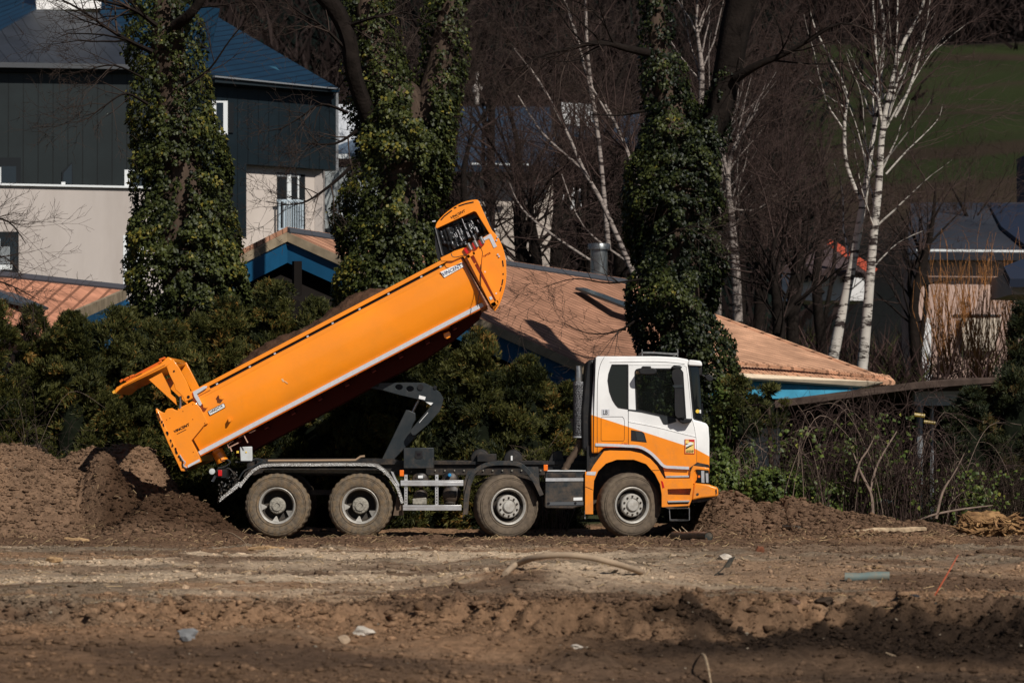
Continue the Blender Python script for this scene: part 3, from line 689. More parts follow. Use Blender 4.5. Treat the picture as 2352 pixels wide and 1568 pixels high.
# crease lines and panel gaps
part('body_crease', MB().px(ribbon(spline(L(c1, (608, 652), (800, 688), (1000, 738), (1100, 762)), 4), 1.2), 0.038, 0.05), M['cab'], origin=W0)
part('panel_gap', MB().px(ribbon(spline(L(c1, (428, 178), (400, 230), (382, 320), (376, 480), (376, 882)), 4), 0.9), 0.056, 0.07), M['black'])
hp = L(c1, (403, 625), (410, 614), (560, 614), (572, 626), (578, 650), (576, 785), (568, 795), (412, 795), (403, 788))
part('locker_hatch', MB().px(hp, 0.0565, 0.07, [inset(hp, 0.75)]), M['blackink'])
part('roof_gutter', MB().px(ribbon(spline(L(c1, (470, 212), (820, 208), (1020, 224)), 4), 1.4), 0.05, 0.07), M['cab'], origin=W0)
part('cab_label', MB().px(L(c1, (408, 560), (466, 560), (466, 603), (408, 603)), 0.055, 0.07), M['tape'])
part('cab_rear_panel', MB().px(L(c1, (288, 300), (300, 205), (352, 190), (335, 600), (330, 880), (262, 850), (262, 560)), 0.16, 2.34), M['black'], bevel=0.03)
part('rear_pillar_trim', MB().px(L(c1, (352, 190), (362, 176), (366, 186), (352, 600), (350, 882), (346, 882), (346, 600)), 0.052, 0.07), M['blackink'])
part('reflective_stripe', MB().px(ribbon(spline(L(c1, (362, 820), (480, 824), (602, 830), (690, 838), (765, 878), (820, 930), (868, 978), (935, 986), (1050, 992)), 4), 6.4), 0.041, 0.07), M['tape'])
# lower front: steps, wheel arch, bumper
arch_in = L(c1, (345, 1180), (352, 1085), (382, 1015), (440, 958), (520, 930), (645, 930), (735, 962), (800, 1035), (838, 1110), (850, 1185), (850, 1278))
arch_o = arch_in[::-1] + L(c1, (345, 1330), (287, 1330), (287, 1020), (325, 1015), (350, 972), (425, 868), (470, 862), (620, 866), (700, 884), (765, 922), (815, 975), (852, 1040), (870, 1068), (1066, 1068), (1084, 1115), (1070, 1225), (1052, 1268), (1050, 1282))
so1 = L(c1, (892, 1146), (1068, 1141), (1056, 1190), (895, 1186)); so2 = L(c1, (896, 1238), (1052, 1234), (1044, 1256), (896, 1260))
part('front_fender', MB().px(arch_o, 0.0, 0.24, [so1, so2]).px(L(c1, (880, 1130), (1066, 1130), (1050, 1262), (885, 1266)), 0.26, 0.28), M['orange'])
part('fender_seam', MB().px(ribbon(L(c1, (288, 1128), (345, 1152)), 1), -0.004, 0.01).px(ribbon(L(c1, (780, 1008), (832, 1008)), 1), -0.004, 0.01), M['blackink'])
part('reflective_patch', MB().px(L(c1, (300, 1018), (368, 1018), (360, 1045), (296, 1042)), -0.005, 0.02), M['tape'])
part('wheel_housing', MB().px(inset(L(c1, (300, 1300), (300, 1030), (430, 890), (640, 890), (850, 1060), (840, 1280)), 0), 0.7, 1.8).px(L(c1, (300, 1080), (300, 830), (620, 815), (1060, 990), (1060, 1100), (880, 1090), (740, 940), (620, 905), (430, 905), (340, 1040)), 0.14, 2.36), M['black'])
part('step_recess', MB().px(L(c1, (860, 985), (1062, 985), (1062, 1070), (880, 1070)), 0.10, 0.2), M['orange'])
part('step_tread', MB().px(L(c1, (878, 1048), (1050, 1046), (1050, 1058), (880, 1062)), 0.02, 0.12).px(L(c1, (895, 1232), (1054, 1228), (1054, 1240), (895, 1244)), -0.02, 0.1), M['alu'])
part('marker_light', MB().px(L(c1, (844, 1085), (858, 1090), (870, 1135), (856, 1140)), -0.006, 0.02), M['red'])
part('step_skirt', MB().px(L(c1, (866, 1278), (1054, 1268), (1040, 1288), (900, 1292)), 0.0, 0.3), M['black'])
part('folding_step', MB().px(L(c1, (903, 1286), (1056, 1284), (1056, 1380), (908, 1374)), 0.03, 0.05, [L(c1, (909, 1292), (1050, 1290), (1050, 1372), (914, 1367))]).px(L(c1, (908, 1370), (1056, 1374), (1056, 1380), (908, 1378)), 0.03, 0.22), M['steel'])
bump = part('bumper', MB().px(L(c1, (1092, 1100), (1200, 1112), (1215, 1120), (1258, 1132), (1266, 1150), (1266, 1190), (1256, 1202), (1140, 1214), (1070, 1230), (1086, 1118)), 0.02, 2.48), M['orange'], bevel=0.025)
part('bumper_skirt', MB().px(L(c1, (1060, 1228), (1180, 1212), (1240, 1206), (1170, 1236), (1050, 1250)), 0.1, 2.4), M['black'], bump)
part('screw_cap', MB().lathe([(0.022, 0), (0.022, 0.02)], at(*c1(1113, 1184), 0.012), 14), M['black'], bump)
part('towing_slot', MB().px(L(c1, (1244, 1152), (1254, 1144), (1256, 1176), (1248, 1192)), 0.012, 0.04), M['black'], bump)
part('headlight_housing', MB().px(L(c1, (1052, 1105), (1060, 1020), (1080, 975), (1196, 990), (1198, 1010), (1106, 1003), (1092, 1010), (1084, 1030), (1092, 1108)), 0.03, 0.2), M['orange'], bevel=0.008)
hl = part('headlight', MB().px(L(c1, (1100, 1010), (1150, 1003), (1196, 1008), (1204, 1112), (1108, 1102), (1098, 1090), (1112, 1070), (1114, 1038)), 0.035, 0.3), M['darkglass'], bevel=0.01)
part('headlight_reflector', MB().px(L(c1, (1140, 1012), (1162, 1012), (1164, 1100), (1142, 1098)), 0.026, 0.04).px(L(c1, (1172, 1030), (1192, 1030), (1193, 1100), (1176, 1098)), 0.026, 0.04), M['alu'], hl)
part('turn_signal', MB().px(L(c1, (1116, 1046), (1132, 1046), (1132, 1062), (1116, 1062)), 0.028, 0.04), M['amber'], hl)
part('headlight_surround', MB().px(L(c1, (1062, 960), (1090, 945), (1196, 968), (1200, 990), (1086, 975), (1070, 990), (1058, 1020)), 0.05, 0.12), M['black'])
# mirrors
mir = part('mirror', MB().px(spline(L(c1, (925, 290), (940, 268), (975, 264), (1000, 280), (1008, 320), (1004, 400), (1018, 610), (1010, 618), (950, 606), (944, 400), (925, 330)), 3), -0.15, -0.01), M['black'], bevel=0.03)
part('mirror_rib', MB().px(L(c1, (926, 384), (1004, 380), (1005, 400), (942, 404)), -0.16, -0.05), M['charcoal'], mir)
part('mirror_arm', MB().px(L(c1, (958, 624), (1078, 630), (1062, 660), (1005, 666), (975, 648)), -0.10, 0.05).px(L(c1, (920, 250), (940, 238), (985, 240), (1003, 252), (985, 266), (930, 266)), -0.12, 0.06), M['black'], mir, bevel=0.015)
km = part('kerb_mirror', MB().px(spline(L(c1, (678, 268), (710, 258), (790, 258), (812, 270), (812, 292), (790, 306), (705, 306), (684, 292)), 3), -0.2, -0.05), M['black'], bevel=0.03)
part('mirror_bracket', MB().px(L(c1, (706, 244), (770, 244), (772, 262), (706, 262)), -0.2, 0.06), M['black'], km, bevel=0.01)
part('front_mirror', MB().px(spline(L(c1, (1165, 320), (1190, 304), (1222, 318), (1230, 340), (1210, 356), (1180, 345), (1165, 320)), 3)[:-1], 1.95, 2.25, yref=1.95).px(L(c1, (1140, 300), (1175, 315), (1172, 325), (1136, 312)), 2.0, 2.05, yref=2.0), M['black'], bevel=0.02)
part('far_mirror', MB().px(L(c1, (985, 290), (1000, 280), (1010, 560), (990, 560)), 2.5, 2.75, yref=2.5), M['black'], bevel=0.02)
# interior
seat = MB()
for y in (0.35, 1.55):
    seat.px(spline(L(c1, (560, 760), (570, 560), (600, 470), (640, 470), (660, 560), (670, 700), (830, 705), (830, 760)), 3), y, y + 0.5, yref=0.1)
part('cab_seat', seat, M['seat'], bevel=0.04)
part('steering_wheel', MB().tube([at(*c1(900 + 42 * math.cos(a), 640 + 42 * math.sin(a) * .6), 1.75 + 0.2 * math.sin(a * 1.0)) for a in [i * math.pi / 8 for i in range(17)]], 0.015, 6), M['black'])
part('dashboard', MB().px(L(c1, (960, 640), (1060, 630), (1130, 660), (1130, 800), (1000, 800)), 0.2, 2.3), M['black'], bevel=0.03)
part('roof_light_bar', MB().px(L(c1, (706, 138), (780, 138), (930, 148), (966, 146), (966, 158), (920, 160), (800, 152), (706, 150)), 0.3, 2.2).px(L(c1, (702, 120), (709, 120), (710, 170), (704, 170)), 0.3, 0.35).px(L(c1, (964, 120), (971, 120), (971, 172), (965, 172)), 0.3, 0.35), M['steel'])
part('snow_sensor', MB().px(L(c1, (815, 172), (822, 160), (900, 164), (935, 170), (960, 184), (820, 180)), 0.5, 2.0), M['black'])

# warning sticker
stk = part('blind_spot_sticker', MB().px(L(c1, (1019, 780), (1092, 782), (1090, 888), (1020, 886)), 0.036, 0.05), mat('sticker_yellow', (0.78, 0.55, 0.16), 0.4))
part('sticker_print', MB().px(L(c1, (1019, 780), (1092, 782), (1092, 786), (1024, 784), (1024, 882), (1087, 884), (1088, 800), (1050, 797), (1050, 786), (1092, 786), (1092, 888), (1019, 886)), 0.033, 0.04), mat('sticker_red', (0.55, 0.02, 0.02), 0.4), stk)
part('sticker_print', MB().px(L(c1, (1026, 820), (1062, 800), (1084, 812), (1060, 826), (1030, 838)), 0.0335, 0.04), M['white'], stk)
part('sticker_print', MB().px(L(c1, (1026, 812), (1048, 816), (1026, 822)), 0.033, 0.04).px(L(c1, (1026, 842), (1060, 824), (1085, 822), (1060, 834), (1034, 850), (1026, 852)), 0.0325, 0.04), M['blackink'], stk)

# text helper: string laid between two reference positions on a plane
def text(s, a, b, hpx, y, m, parent, name='lettering', bold=0.0, shear=0.0, depth=0.003, dist=0.0):
    cu = bpy.data.curves.new('t', 'FONT'); cu.body = s; cu.size = 1; cu.offset = bold; cu.shear = shear; cu.extrude = 0; cu.resolution_u = 3
    o = bpy.data.objects.new('t', cu); COL.objects.link(o); dg = bpy.context.evaluated_depsgraph_get(); dg.update()
    me = bpy.data.meshes.new_from_object(o.evaluated_get(dg)); bpy.data.objects.remove(o)
    xs = [v.co.x for v in me.vertices]; ys = [v.co.y for v in me.vertices]
    A = at(*a, y); B = at(*b, y); ex = (B - A); wl = ex.length; ex.normalize(); ey = Vector((-ex.z, 0, ex.x)); hh = hpx / 142.26
    x0, x1, y0, y1 = min(xs), max(xs), min(ys), max(ys)
    for v in me.vertices:
        p = A + ex * ((v.co.x - x0) / (x1 - x0) * wl) + ey * ((v.co.y - y0) / (y1 - y0) * hh); v.co = p
    bm = bmesh.new(); bm.from_mesh(me); r = bmesh.ops.extrude_face_region(bm, geom=bm.faces)
    for v in r['geom']:
        if isinstance(v, bmesh.types.BMVert): v.co.y += depth
    bmesh.ops.recalc_face_normals(bm, faces=bm.faces)
    bm.to_mesh(me); bm.free(); me.materials.clear()
    return link(name, me, m, parent)
text('ANGLES', c1(1028, 868), c1(1084, 869), 2.7, 0.032, M['blackink'], stk, 'sticker_lettering', 0.01)
text('MORTS', c1(1028, 880), c1(1080, 881), 2.7, 0.032, M['blackink'], stk, 'sticker_lettering', 0.01)
text('P 360', c1(556, 815), c1(598, 817), 2.4, 0.055, M['red'], TR, 'model_lettering', 0.005)
text('LB', c1(420, 598), c1(452, 598), 10, 0.05, M['charcoal'], TR, 'label_lettering', 0.0)

# ---------- chassis
ch = MB()
for y in (0.82, 1.62): ch.box((at(560, 0, 0).x, y, 0.98), (at(1420, 0, 0).x, y + 0.08, 1.22))
for dx in (600, 700, 735, 860, 940, 1050, 1180, 1260, 1350): ch.box((at(dx, 0, 0).x, 0.83, 1.0), (at(dx + 12, 0, 0).x, 1.69, 1.18))
part('chassis_frame', ch, M['frame'], bevel=0.01)
part('tipper_subframe', MB().px([(590, 1053), (905, 1053), (915, 1060), (1360, 1058), (1360, 1066), (590, 1066)], 0.75, 1.75, yref=0.75), M['frame'])
bl = MB()
for i in range(34):
    dx = 610 + i * 8.4 if i < 30 else 905 + (i - 30) * 20
    if 728 < dx < 770: continue
    bl.lathe([(0.013, -0.03), (0.013, 0.0)], at(dx, 1083, 0.82), 6)
for i in range(18): bl.lathe([(0.012, -0.03), (0.012, 0)], at(1000 + i * 22, 1080, 0.82), 6)
part('frame_bolts', bl, M['hub'])
fr = part('frame_side_plate', MB().px(L(c2, (400, 510), (1850, 515), (1830, 560), (410, 545)), 0.70, 0.8, yref=0.7), M['hub'])
axl = MB()
for px_, py_ in ((636, 1161), (827, 1161), (1168, 1163), (1452, 1160)):
    c = at(px_, py_, 0.1); axl.lathe([(0.09, 0.3), (0.11, 1.0), (0.2, 1.15), (0.11, 1.35), (0.09, 2.1)], Vector((c.x, 0.0, c.z)), 14)
part('axle', axl, M['frame'])
part('leaf_spring', MB().px(spline([(650, 1150), (700, 1128), (735, 1124), (775, 1128), (820, 1150)], 4) + spline([(820, 1160), (775, 1140), (735, 1136), (700, 1140), (650, 1160)], 4), 0.75, 0.85, yref=0.75).px(spline([(1090, 1110), (1130, 1092), (1170, 1088), (1210, 1092), (1250, 1112)], 4) + spline([(1250, 1118), (1210, 1099), (1170, 1095), (1130, 1099), (1090, 1116)], 4), 0.72, 0.8, yref=0.72), M['frame'])
part('gearbox', MB().box((at(1290, 0, 0).x, 0.95, 0.55), (at(1500, 0, 0).x, 1.6, 1.3)), M['frame'], bevel=0.06)
# rear tandem mudguard with tread plate surface
gl = spline(L(c2, (110, 705), (200, 585), (310, 485), (450, 445), (900, 440), (1640, 440), (1800, 485), (1930, 610), (2010, 740), (2060, 900)), 4)
gm = MB(); 
gm.px(ribbon(gl, 1.6), 0.0, 0.66); gm.px(ribbon([(p[0], p[1] + 2.5) for p in gl], 6.5), -0.006, 0.01)
mg = part('rear_mudguard', gm, M['checker'])
gs = MB()
for i in range(3, len(gl) - 2, 1):
    gs.tube([at(gl[i][0], gl[i][1] - 1.5, -0.012), at(gl[i][0], gl[i][1] + 5.5, -0.012)], 0.006, 4)
part('mudguard_stay', MB().px(L(c2, (1920, 530), (1950, 540), (1985, 620), (2025, 690), (2020, 720), (1960, 620)), 0.0, 0.06), M['alu'], mg)
part('mud_flap', MB().px(L(c2, (2010, 760), (2060, 900), (2065, 1060), (1950, 1060)), 0.12, 0.6, yref=0.12), mat('muddy_flap', (0.12, 0.085, 0.06), 0.9, noise=0.3))
part('rear_flap', MB().px(L(c4, (1075, 1475), (1120, 1440), (1235, 1350), (1300, 1290), (1250, 1290), (1160, 1370), (1080, 1440)), 0.02, 0.5), M['checker'])
# torsion tube on the subframe
part('hydraulic_pipe', MB().tube([at(*c2(450, 405), 0.5), at(*c2(600, 403), 0.5), at(*c2(1000, 402), 0.5), at(*c2(1500, 396), 0.5), at(*c2(1560, 355), 0.5), at(*c2(1610, 350), 0.5)], 0.018, 7), mat('bronze_pipe', (0.28, 0.19, 0.12), 0.5))
part('hydraulic_hose', MB().tube(spline([tuple(at(*c2(a, b), 0.35)) for a, b in ((60, 420), (200, 420), (330, 395), (420, 420), (300, 470), (220, 500), (160, 600))], 4), 0.014, 6).tube(spline([tuple(at(*c4(a, b), 0.3)) for a, b in ((1140, 1080), (1175, 1110), (1120, 1150), (1060, 1160))], 4), 0.012, 6).tube(spline([tuple(at(*c4(a, b), 0.35)) for a, b in ((1110, 1160), (1170, 1170), (1210, 1230), (1180, 1300), (1110, 1330), (1080, 1400))], 4), 0.012, 6).tube(spline([tuple(at(*c4(a, b), 0.3)) for a, b in ((1375, 1090), (1420, 1075), (1470, 1095), (1380, 1150), (1300, 1190), (1250, 1270))], 4), 0.012, 6), M['charcoal'])
cl = MB(); rng = random.Random(4)
for i in range(60):
    u = rng.uniform(1050, 1240); v = 1480 - (u - 1050) * 0.85 - rng.uniform(0, 150)
    cl.tube([at(*c4(u, v), rng.uniform(0.1, 0.6)), at(*c4(u + rng.uniform(-30, 30), v + rng.uniform(-40, 40)), rng.uniform(0.1, 0.6))], rng.uniform(0.006, 0.016), 5)
part('coupling_fittings', cl, M['charcoal'])
part('control_box', MB().px(L(c4, (1262, 968), (1372, 964), (1376, 1098), (1268, 1100)), 0.25, 0.42, yref=0.25), M['greybox'], bevel=0.012)
part('box_mark', MB().lathe([(0.014, 0), (0.014, 0.01)], at(*c4(1321, 1016), 0.243), 10).px(L(c4, (1232, 1005), (1252, 1003), (1253, 1024), (1233, 1026)), 0.26, 0.3), M['yellow'])
part('work_lamp', MB().lathe([(0.0, 0), (0.045, 0.005), (0.052, 0.03), (0.04, 0.08)], at(*c4(1006, 1194), 0.25), 18), M['greybox'])
part('lamp_bracket', MB().tube([at(*c4(1040, 1230), 0.3), at(*c4(1012, 1285), 0.3)], 0.022, 6), M['greybox'])
part('tail_lamp', MB().px(L(c4, (1062, 1180), (1098, 1180), (1098, 1235), (1062, 1235)), 0.1, 0.35), M['red'], bevel=0.006)
part('tail_lamp_bar', MB().px(L(c4, (1050, 1172), (1140, 1172), (1140, 1250), (1050, 1250)), 0.14, 2.36, yref=0.14), M['black'])
# wheels
def tyre_mesh(lug, muddy):
    mb = MB(); n = 90
    prof = [(.285, .05), (.30, .015), (.34, .0), (.40, -.012), (.455, -.004), (.49, .014), (.512, .03), (.522, .06), (.527, .12), (.527, .2), (.522, .26), (.49, .305), (.40, .33), (.3, .31), (.285, .28)]
    def mod(j, k):
        if 5 <= j <= 10:
            d = lug if (k % 3 == 0) else 0
            return -d * (1.0 if j in (6, 7, 9) else 0.6)
        return 0
    mb.lathe(prof + [prof[0]], (0, 0, 0), n, mod=mod, cap=False)
    for r in (.47, .445, .33): mb.lathe([(r - .003, -.010), (r, -.016), (r + .003, -.010)], (0, 0.002, 0), 60, cap=False)
    return mb
def wheel(pxc, steer, rear):
    c = at(pxc[0], pxc[1], 0.03); c = Vector((c.x, 0.03 if not steer else 0.06, c.z))
    w = empty('wheel', c, parent=TR)
    if rear: w['label'] = 'rear wheel with deep dished rim and mud on the tyre'
    mb = tyre_mesh(.016 if rear else .006, rear)
    if rear:
        m2 = tyre_mesh(.016, True); b = len(mb.v); mb.v += [(v[0], v[1] + .36, v[2]) for v in m2.v]; mb.f += [tuple(b + i for i in f) for f in m2.f]; mb.m += m2.m
    for v in range(len(mb.v)): mb.v[v] = (mb.v[v][0] + c.x, mb.v[v][1] + c.y, mb.v[v][2] + c.z)
    mb.build('tyre', M['mudtyre' if rear else 'tyre'], w, smooth=35)
    q = MB()
    if rear:
        q.lathe([(.292, .03), (.297, .012), (.288, .006), (.278, .012), (.262, .03), (.255, .07)], c, 48, cap=False)
        q.build('rim', M['rim'], w, smooth=40)
        MB().lathe([(.254, .06), (.235, .16), (.228, .27), (.15, .27), (.10, .22), (0, .22)], c, 48, cap=False).build('rim_dish', M['rimdark'], w, smooth=40)
        s = MB()
        for a in (90 + 95, 90 + 175, 330): 
            a = R(a); s.add([c + Vector((math.cos(a + t) * r, h, math.sin(a + t) * r)) for t, r, h in ((-.22, .262, .035), (.22, .262, .035), (.05, .17, .12), (-.05, .17, .12))], [(0, 1, 2, 3)])
        for q_ in islands(s): q_.build('rim_reflection', M['rim'], w)  # bright wedges imitating reflections inside the dark dish
        h = MB().lathe([(.135, .25), (.135, .1), (.12, .075), (.085, .065), (.08, .045), (.045, .045), (.04, .06), (0, .06)], c, 32)
        for k in range(10):
            a = 2 * math.pi * k / 10; h.lathe([(.012, -.005), (.012, .02)], c + Vector((math.cos(a) * .1, .07, math.sin(a) * .1)), 6)
        h.build('hub', M['hub'], w, smooth=35)
    else:
        q.lathe([(.292, .03), (.297, .0), (.286, -.006), (.272, .0), (.255, .03)], c, 48, cap=False).build('rim', M['rim'], w, smooth=40)
        MB().lathe([(.256, .025), (.235, .10), (.215, .13), (.19, .09), (.175, .02)], c, 48, cap=False).build('rim_dish', M['rimdark'], w, smooth=40)
        h = MB().lathe([(.19, .04), (.185, .0), (.17, -.012), (.12, -.014), (.112, .0), (.10, .0), (.098, -.03), (.085, -.045), (0, -.05)], c, 48)
        h.build('hub', M['rim'], w, smooth=30)
        nb = MB()
        for k in range(10):
            a = 2 * math.pi * (k + .5) / 10; nb.lathe([(.0145, -.008), (.0145, .01), (.02, .012)], c + Vector((math.cos(a) * .146, -.03, math.sin(a) * .146)), 6)
            nb.lathe([(.013, 0), (0, -.01)], c + Vector((math.cos(a) * .146, -.038, math.sin(a) * .146)), 6)
        nb.build('wheel_nuts', mat('nut_steel', (0.09, 0.075, 0.06), 0.5, metal=0.5), w)
        vh = MB()
        for k in range(10):
            a = 2 * math.pi * k / 10; cc = c + Vector((math.cos(a) * .222, .085, math.sin(a) * .222)); vh.lathe([(.02, 0.0), (.02, .02)], cc, 10)
        for q_ in islands(vh): q_.build('vent_hole', M['blackink'], w)
    if steer: w.rotation_euler = (0, 0, R(steer))
    return w
ws = [wheel((636, 1161), 0, True), wheel((827, 1161), 0, True), wheel((1168, 1163), 17, False), wheel((1452, 1160), 19, False)]
for w in ws:      # the far side of each axle
    c = copy_tree(w); c.parent = TR; c.location.y = 2.5 - 1.25 - (w.location.y + 1.25) ; c.rotation_euler = (0, 0, w.rotation_euler.z + math.pi)
    c.location.y = 1.25 - 0.03
    if 'label' in c: del c['label']
# middle mudguard (third axle)
ml = spline(L(c3, (712, 1278), (716, 1150), (735, 1050), (770, 930), (850, 862), (950, 832), (1150, 832), (1240, 880), (1320, 985), (1380, 1110)), 4)
part('middle_mudguard', MB().px(ribbon(ml, 3), 0.0, 0.42).px(ribbon([(p[0], p[1] + 3) for p in ml], 10), -0.01, 0.03), M['charcoal'], bevel=0.004)
part('mudguard_panel', MB().px(L(c3, (735, 905), (845, 885), (790, 960), (760, 1040), (745, 1150), (735, 1280), (690, 1280), (700, 1000)), 0.03, 0.1).px(L(c3, (1240, 870), (1350, 872), (1362, 1040), (1320, 985)), 0.03, 0.1), M['charcoal'])
part('mudguard_support', MB().tube([at(*c3(692, 1270), 0.1), at(*c3(692, 1320), 0.1)], 0.008, 5), M['alu'])
# side guard, tanks, boxes
sg = MB()
for a, b in (((145, 990), (695, 1038)), ((165, 1205), (678, 1253))):
    p, q = c3(*a), c3(*b)
    sg.px([(p[0], p[1]), (q[0], p[1]), (q[0], q[1]), (p[0], q[1])], 0.0, 0.03); sg.px([(p[0], p[1] + 4), (q[0], p[1] + 4), (q[0], p[1] + 5), (p[0], p[1] + 5)], -0.003, 0.01)
part('side_guard_rail', sg, M['alu'], bevel=0.004)
for u in (192, 462):
    holes = [L(c3, (u - 4, v), (u + 4, v), (u + 4, v + 12), (u - 4, v + 12)) for v in (960, 1055, 1080, 1105, 1130, 1155, 1180)]
    part('side_guard_post', MB().px(L(c3, (u - 14, 940), (u + 14, 940), (u + 14, 1208), (u - 14, 1208)), 0.03, 0.05, holes), M['alu'])
def tank(u, v, r, y0, y1, name='air_tank', m='black'):
    c = at(*c3(u, v), y0); rr = r * .26246 / 142
    part(name, MB().lathe([(0, 0), (rr * .6, .01), (rr * .92, .04), (rr, .08), (rr, y1 - y0 - .08), (rr * .9, y1 - y0 - .02), (0, y1 - y0)], c, 28), M[m])
tank(315, 985, 72, 0.16, 1.0); tank(575, 990, 75, 0.2, 1.0); tank(315, 1130, 60, 0.2, 0.9); tank(590, 1110, 80, 0.2, 0.9)
part('air_drier', MB().lathe([(.0, 0), (.1, .005), (.12, .03), (.12, .2), (.1, .24), (0, .25)], at(*c3(585, 1205), 0.35), 24, axis='z'), M['charcoal'])
part('valve_block', MB().px(L(c3, (250, 1150), (370, 1140), (372, 1200), (250, 1200)), 0.2, 0.5, yref=0.2), M['hub'], bevel=0.01)
part('tank_label', MB().px(L(c3, (298, 948), (340, 946), (340, 970), (298, 970)), 0.155, 0.2), M['white'])
part('air_connector', MB().lathe([(.02, 0), (.03, .01), (.03, .05)], at(*c3(574, 945), 0.12), 12), mat('blue_plastic', (0.02, 0.2, 0.42), 0.4))
tb = part('tool_box', MB().px(L(c3, (172, 705), (434, 705), (434, 885), (172, 885)), 0.1, 0.6), M['charcoal'], bevel=0.008)
part('tool_box_latch', MB().px(L(c3, (275, 732), (335, 732), (340, 790), (325, 800), (285, 800), (270, 790)), 0.09, 0.105), M['black'], tb)
part('tool_box_latch', MB().px(L(c3, (286, 752), (322, 752), (318, 775), (290, 775)), 0.085, 0.1), M['blackink'], tb)
for u, v in ((155, 927), (1415, 880)):
    part('side_marker', MB().px(L(c3, (u - 18, v - 27), (u + 18, v - 27), (u + 18, v + 27), (u - 18, v + 27)), 0.0, 0.04), M['amber'], bevel=0.006)
ft = part('battery_box', MB().px(L(c3, (1412, 908), (1762, 908), (1762, 1215), (1690, 1225), (1650, 1240), (1412, 1235), (1405, 1215)), 0.06, 0.7), M['charcoal'], bevel=0.02)
part('box_stripe', MB().px(L(c3, (1415, 970), (1744, 968), (1744, 996), (1415, 998)), 0.048, 0.08), M['alu'], ft)
part('box_label', MB().px(L(c3, (1658, 1140), (1736, 1138), (1736, 1164), (1658, 1166)), 0.05, 0.08), M['white'], ft)
part('box_handle', MB().px(L(c3, (1435, 935), (1680, 935), (1680, 962), (1435, 962)), 0.052, 0.08), M['black'], ft)
part('box_flange', MB().px(L(c3, (1430, 1180), (1745, 1176), (1745, 1205), (1430, 1208)), 0.048, 0.08), mat('worn_flange', (0.08, 0.085, 0.09), 0.5), ft)
part('box_bolt', MB().lathe([(.02, 0), (.02, .02)], at(*c3(1442, 1190), 0.04), 8).lathe([(.02, 0), (.02, .02)], at(*c3(1675, 1188), 0.04), 8), M['blackink'], ft)
part('box_lid', MB().px(L(c3, (1408, 902), (1765, 902), (1765, 912), (1408, 912)), 0.04, 0.72), M['greybox'], ft)
part('bracket', MB().px(L(c3, (1754, 1255), (1762, 1255), (1762, 1325), (1756, 1325)), 0.05, 0.1), M['alu'])
part('deck_tank', MB().lathe([(0, 0), (.15, .02), (.16, .08), (.16, .9), (.14, .95), (0, .96)], at(*c3(840, 800), 0.8), 24).lathe([(0, 0), (.15, .02), (.16, .08), (.16, .9), (.14, .95), (0, .96)], at(*c3(1130, 808), 0.8), 24).box((at(1095, 0, 0).x, .7, 1.2), (at(1140, 0, 0).x, 1.6, 1.33)).px(L(c3, (1440, 820), (1480, 740), (1560, 735), (1600, 900), (1420, 900)), 0.8, 1.6, yref=0.8), M['frame'], bevel=0.01)
part('level_mark', MB().px(L(c3, (1110, 775), (1125, 775), (1125, 815), (1110, 815)), 0.78, 0.8, yref=0.78), M['white'])
# exhaust stack
ex = part('exhaust_stack', MB().lathe([(.098, 0), (.102, .01), (.102, .89), (.09, .91)], at(*c3(1708, 618), 0.3) , 28, axis='z'), mat('perforated_shield', (0.16, 0.16, 0.165), 0.38, metal=0.8, bump=1, bscale=70))
pf = MB(); pc = at(*c3(1708, 618), 0.3)
for j in range(30):
    for k in range(14):
        a = -math.pi * (k + .5 * (j % 2)) / 13.5; pf.lathe([(.0095, -.0015), (.0095, .0015)], pc + Vector((.1025 * math.cos(a), .1025 * math.sin(a), .05 + j * .0275)), 6, axis='x' if abs(math.cos(a)) > .7 else 'y')
part('shield_perforation', pf, M['blackink'], ex)
part('exhaust_band', MB().lathe([(.1, 0), (.108, .004), (.108, .02), (.1, .024)], at(*c3(1708, 618), 0.3), 28, axis='z'), M['alu'], ex)
part('exhaust_tip', MB().tube([at(*c3(1705, 150), 0.3), at(*c3(1705, 60), 0.3), at(*c3(1700, -10), 0.3)], [.062, .06, .05], 16).lathe([(.066, 0), (.066, .07)], at(*c3(1705, 128), 0.3), 18, axis='z'), M['steel'], ex)
part('exhaust_pipe', MB().tube(spline([tuple(at(*c3(u, v), 0.35)) for u, v in ((1715, 620), (1710, 680), (1680, 740), (1630, 810), (1590, 880), (1582, 910))], 3), [.05 + .012 * (i % 2) for i in range(16)], 14), mat('sooty_pipe', (0.10, 0.07, 0.05), 0.6, metal=0.4), ex)

# ---------- hydraulic lift
part('lift_cylinder', MB().px(L(c6, (230, 1400), (600, 650), (640, 655), (740, 700), (745, 800), (700, 880), (675, 960), (690, 1040), (740, 1045), (815, 1000), (600, 1220), (390, 1440), (330, 1470)), 0.95, 1.3, yref=0.95), M['charcoal'], bevel=0.05)
part('lift_piston', MB().tube([at(*c6(690, 700), 1.1), at(*c6(790, 500), 1.1)], 0.025, 12), M['steel'])
hol = lambda u, v, r: [c6(u + r * math.cos(a * math.pi / 6), v + r * .75 * math.sin(a * math.pi / 6)) for a in range(12)]
part('lift_lever', MB().px(L(c6, (-400, 200), (50, 238), (250, 245), (600, 235), (880, 240), (1000, 300), (1120, 390), (1172, 480), (1150, 580), (1110, 680), (940, 870), (740, 1040), (700, 1042), (675, 1010), (670, 960), (960, 660), (1010, 560), (900, 530), (780, 490), (500, 425), (240, 350), (50, 320), (-400, 260)), 0.75, 0.85, [hol(490, 305, 60), hol(660, 330, 60), L(c6, (60, 262), (190, 268), (170, 300), (50, 290))], yref=0.75), M['charcoal'], bevel=0.006)
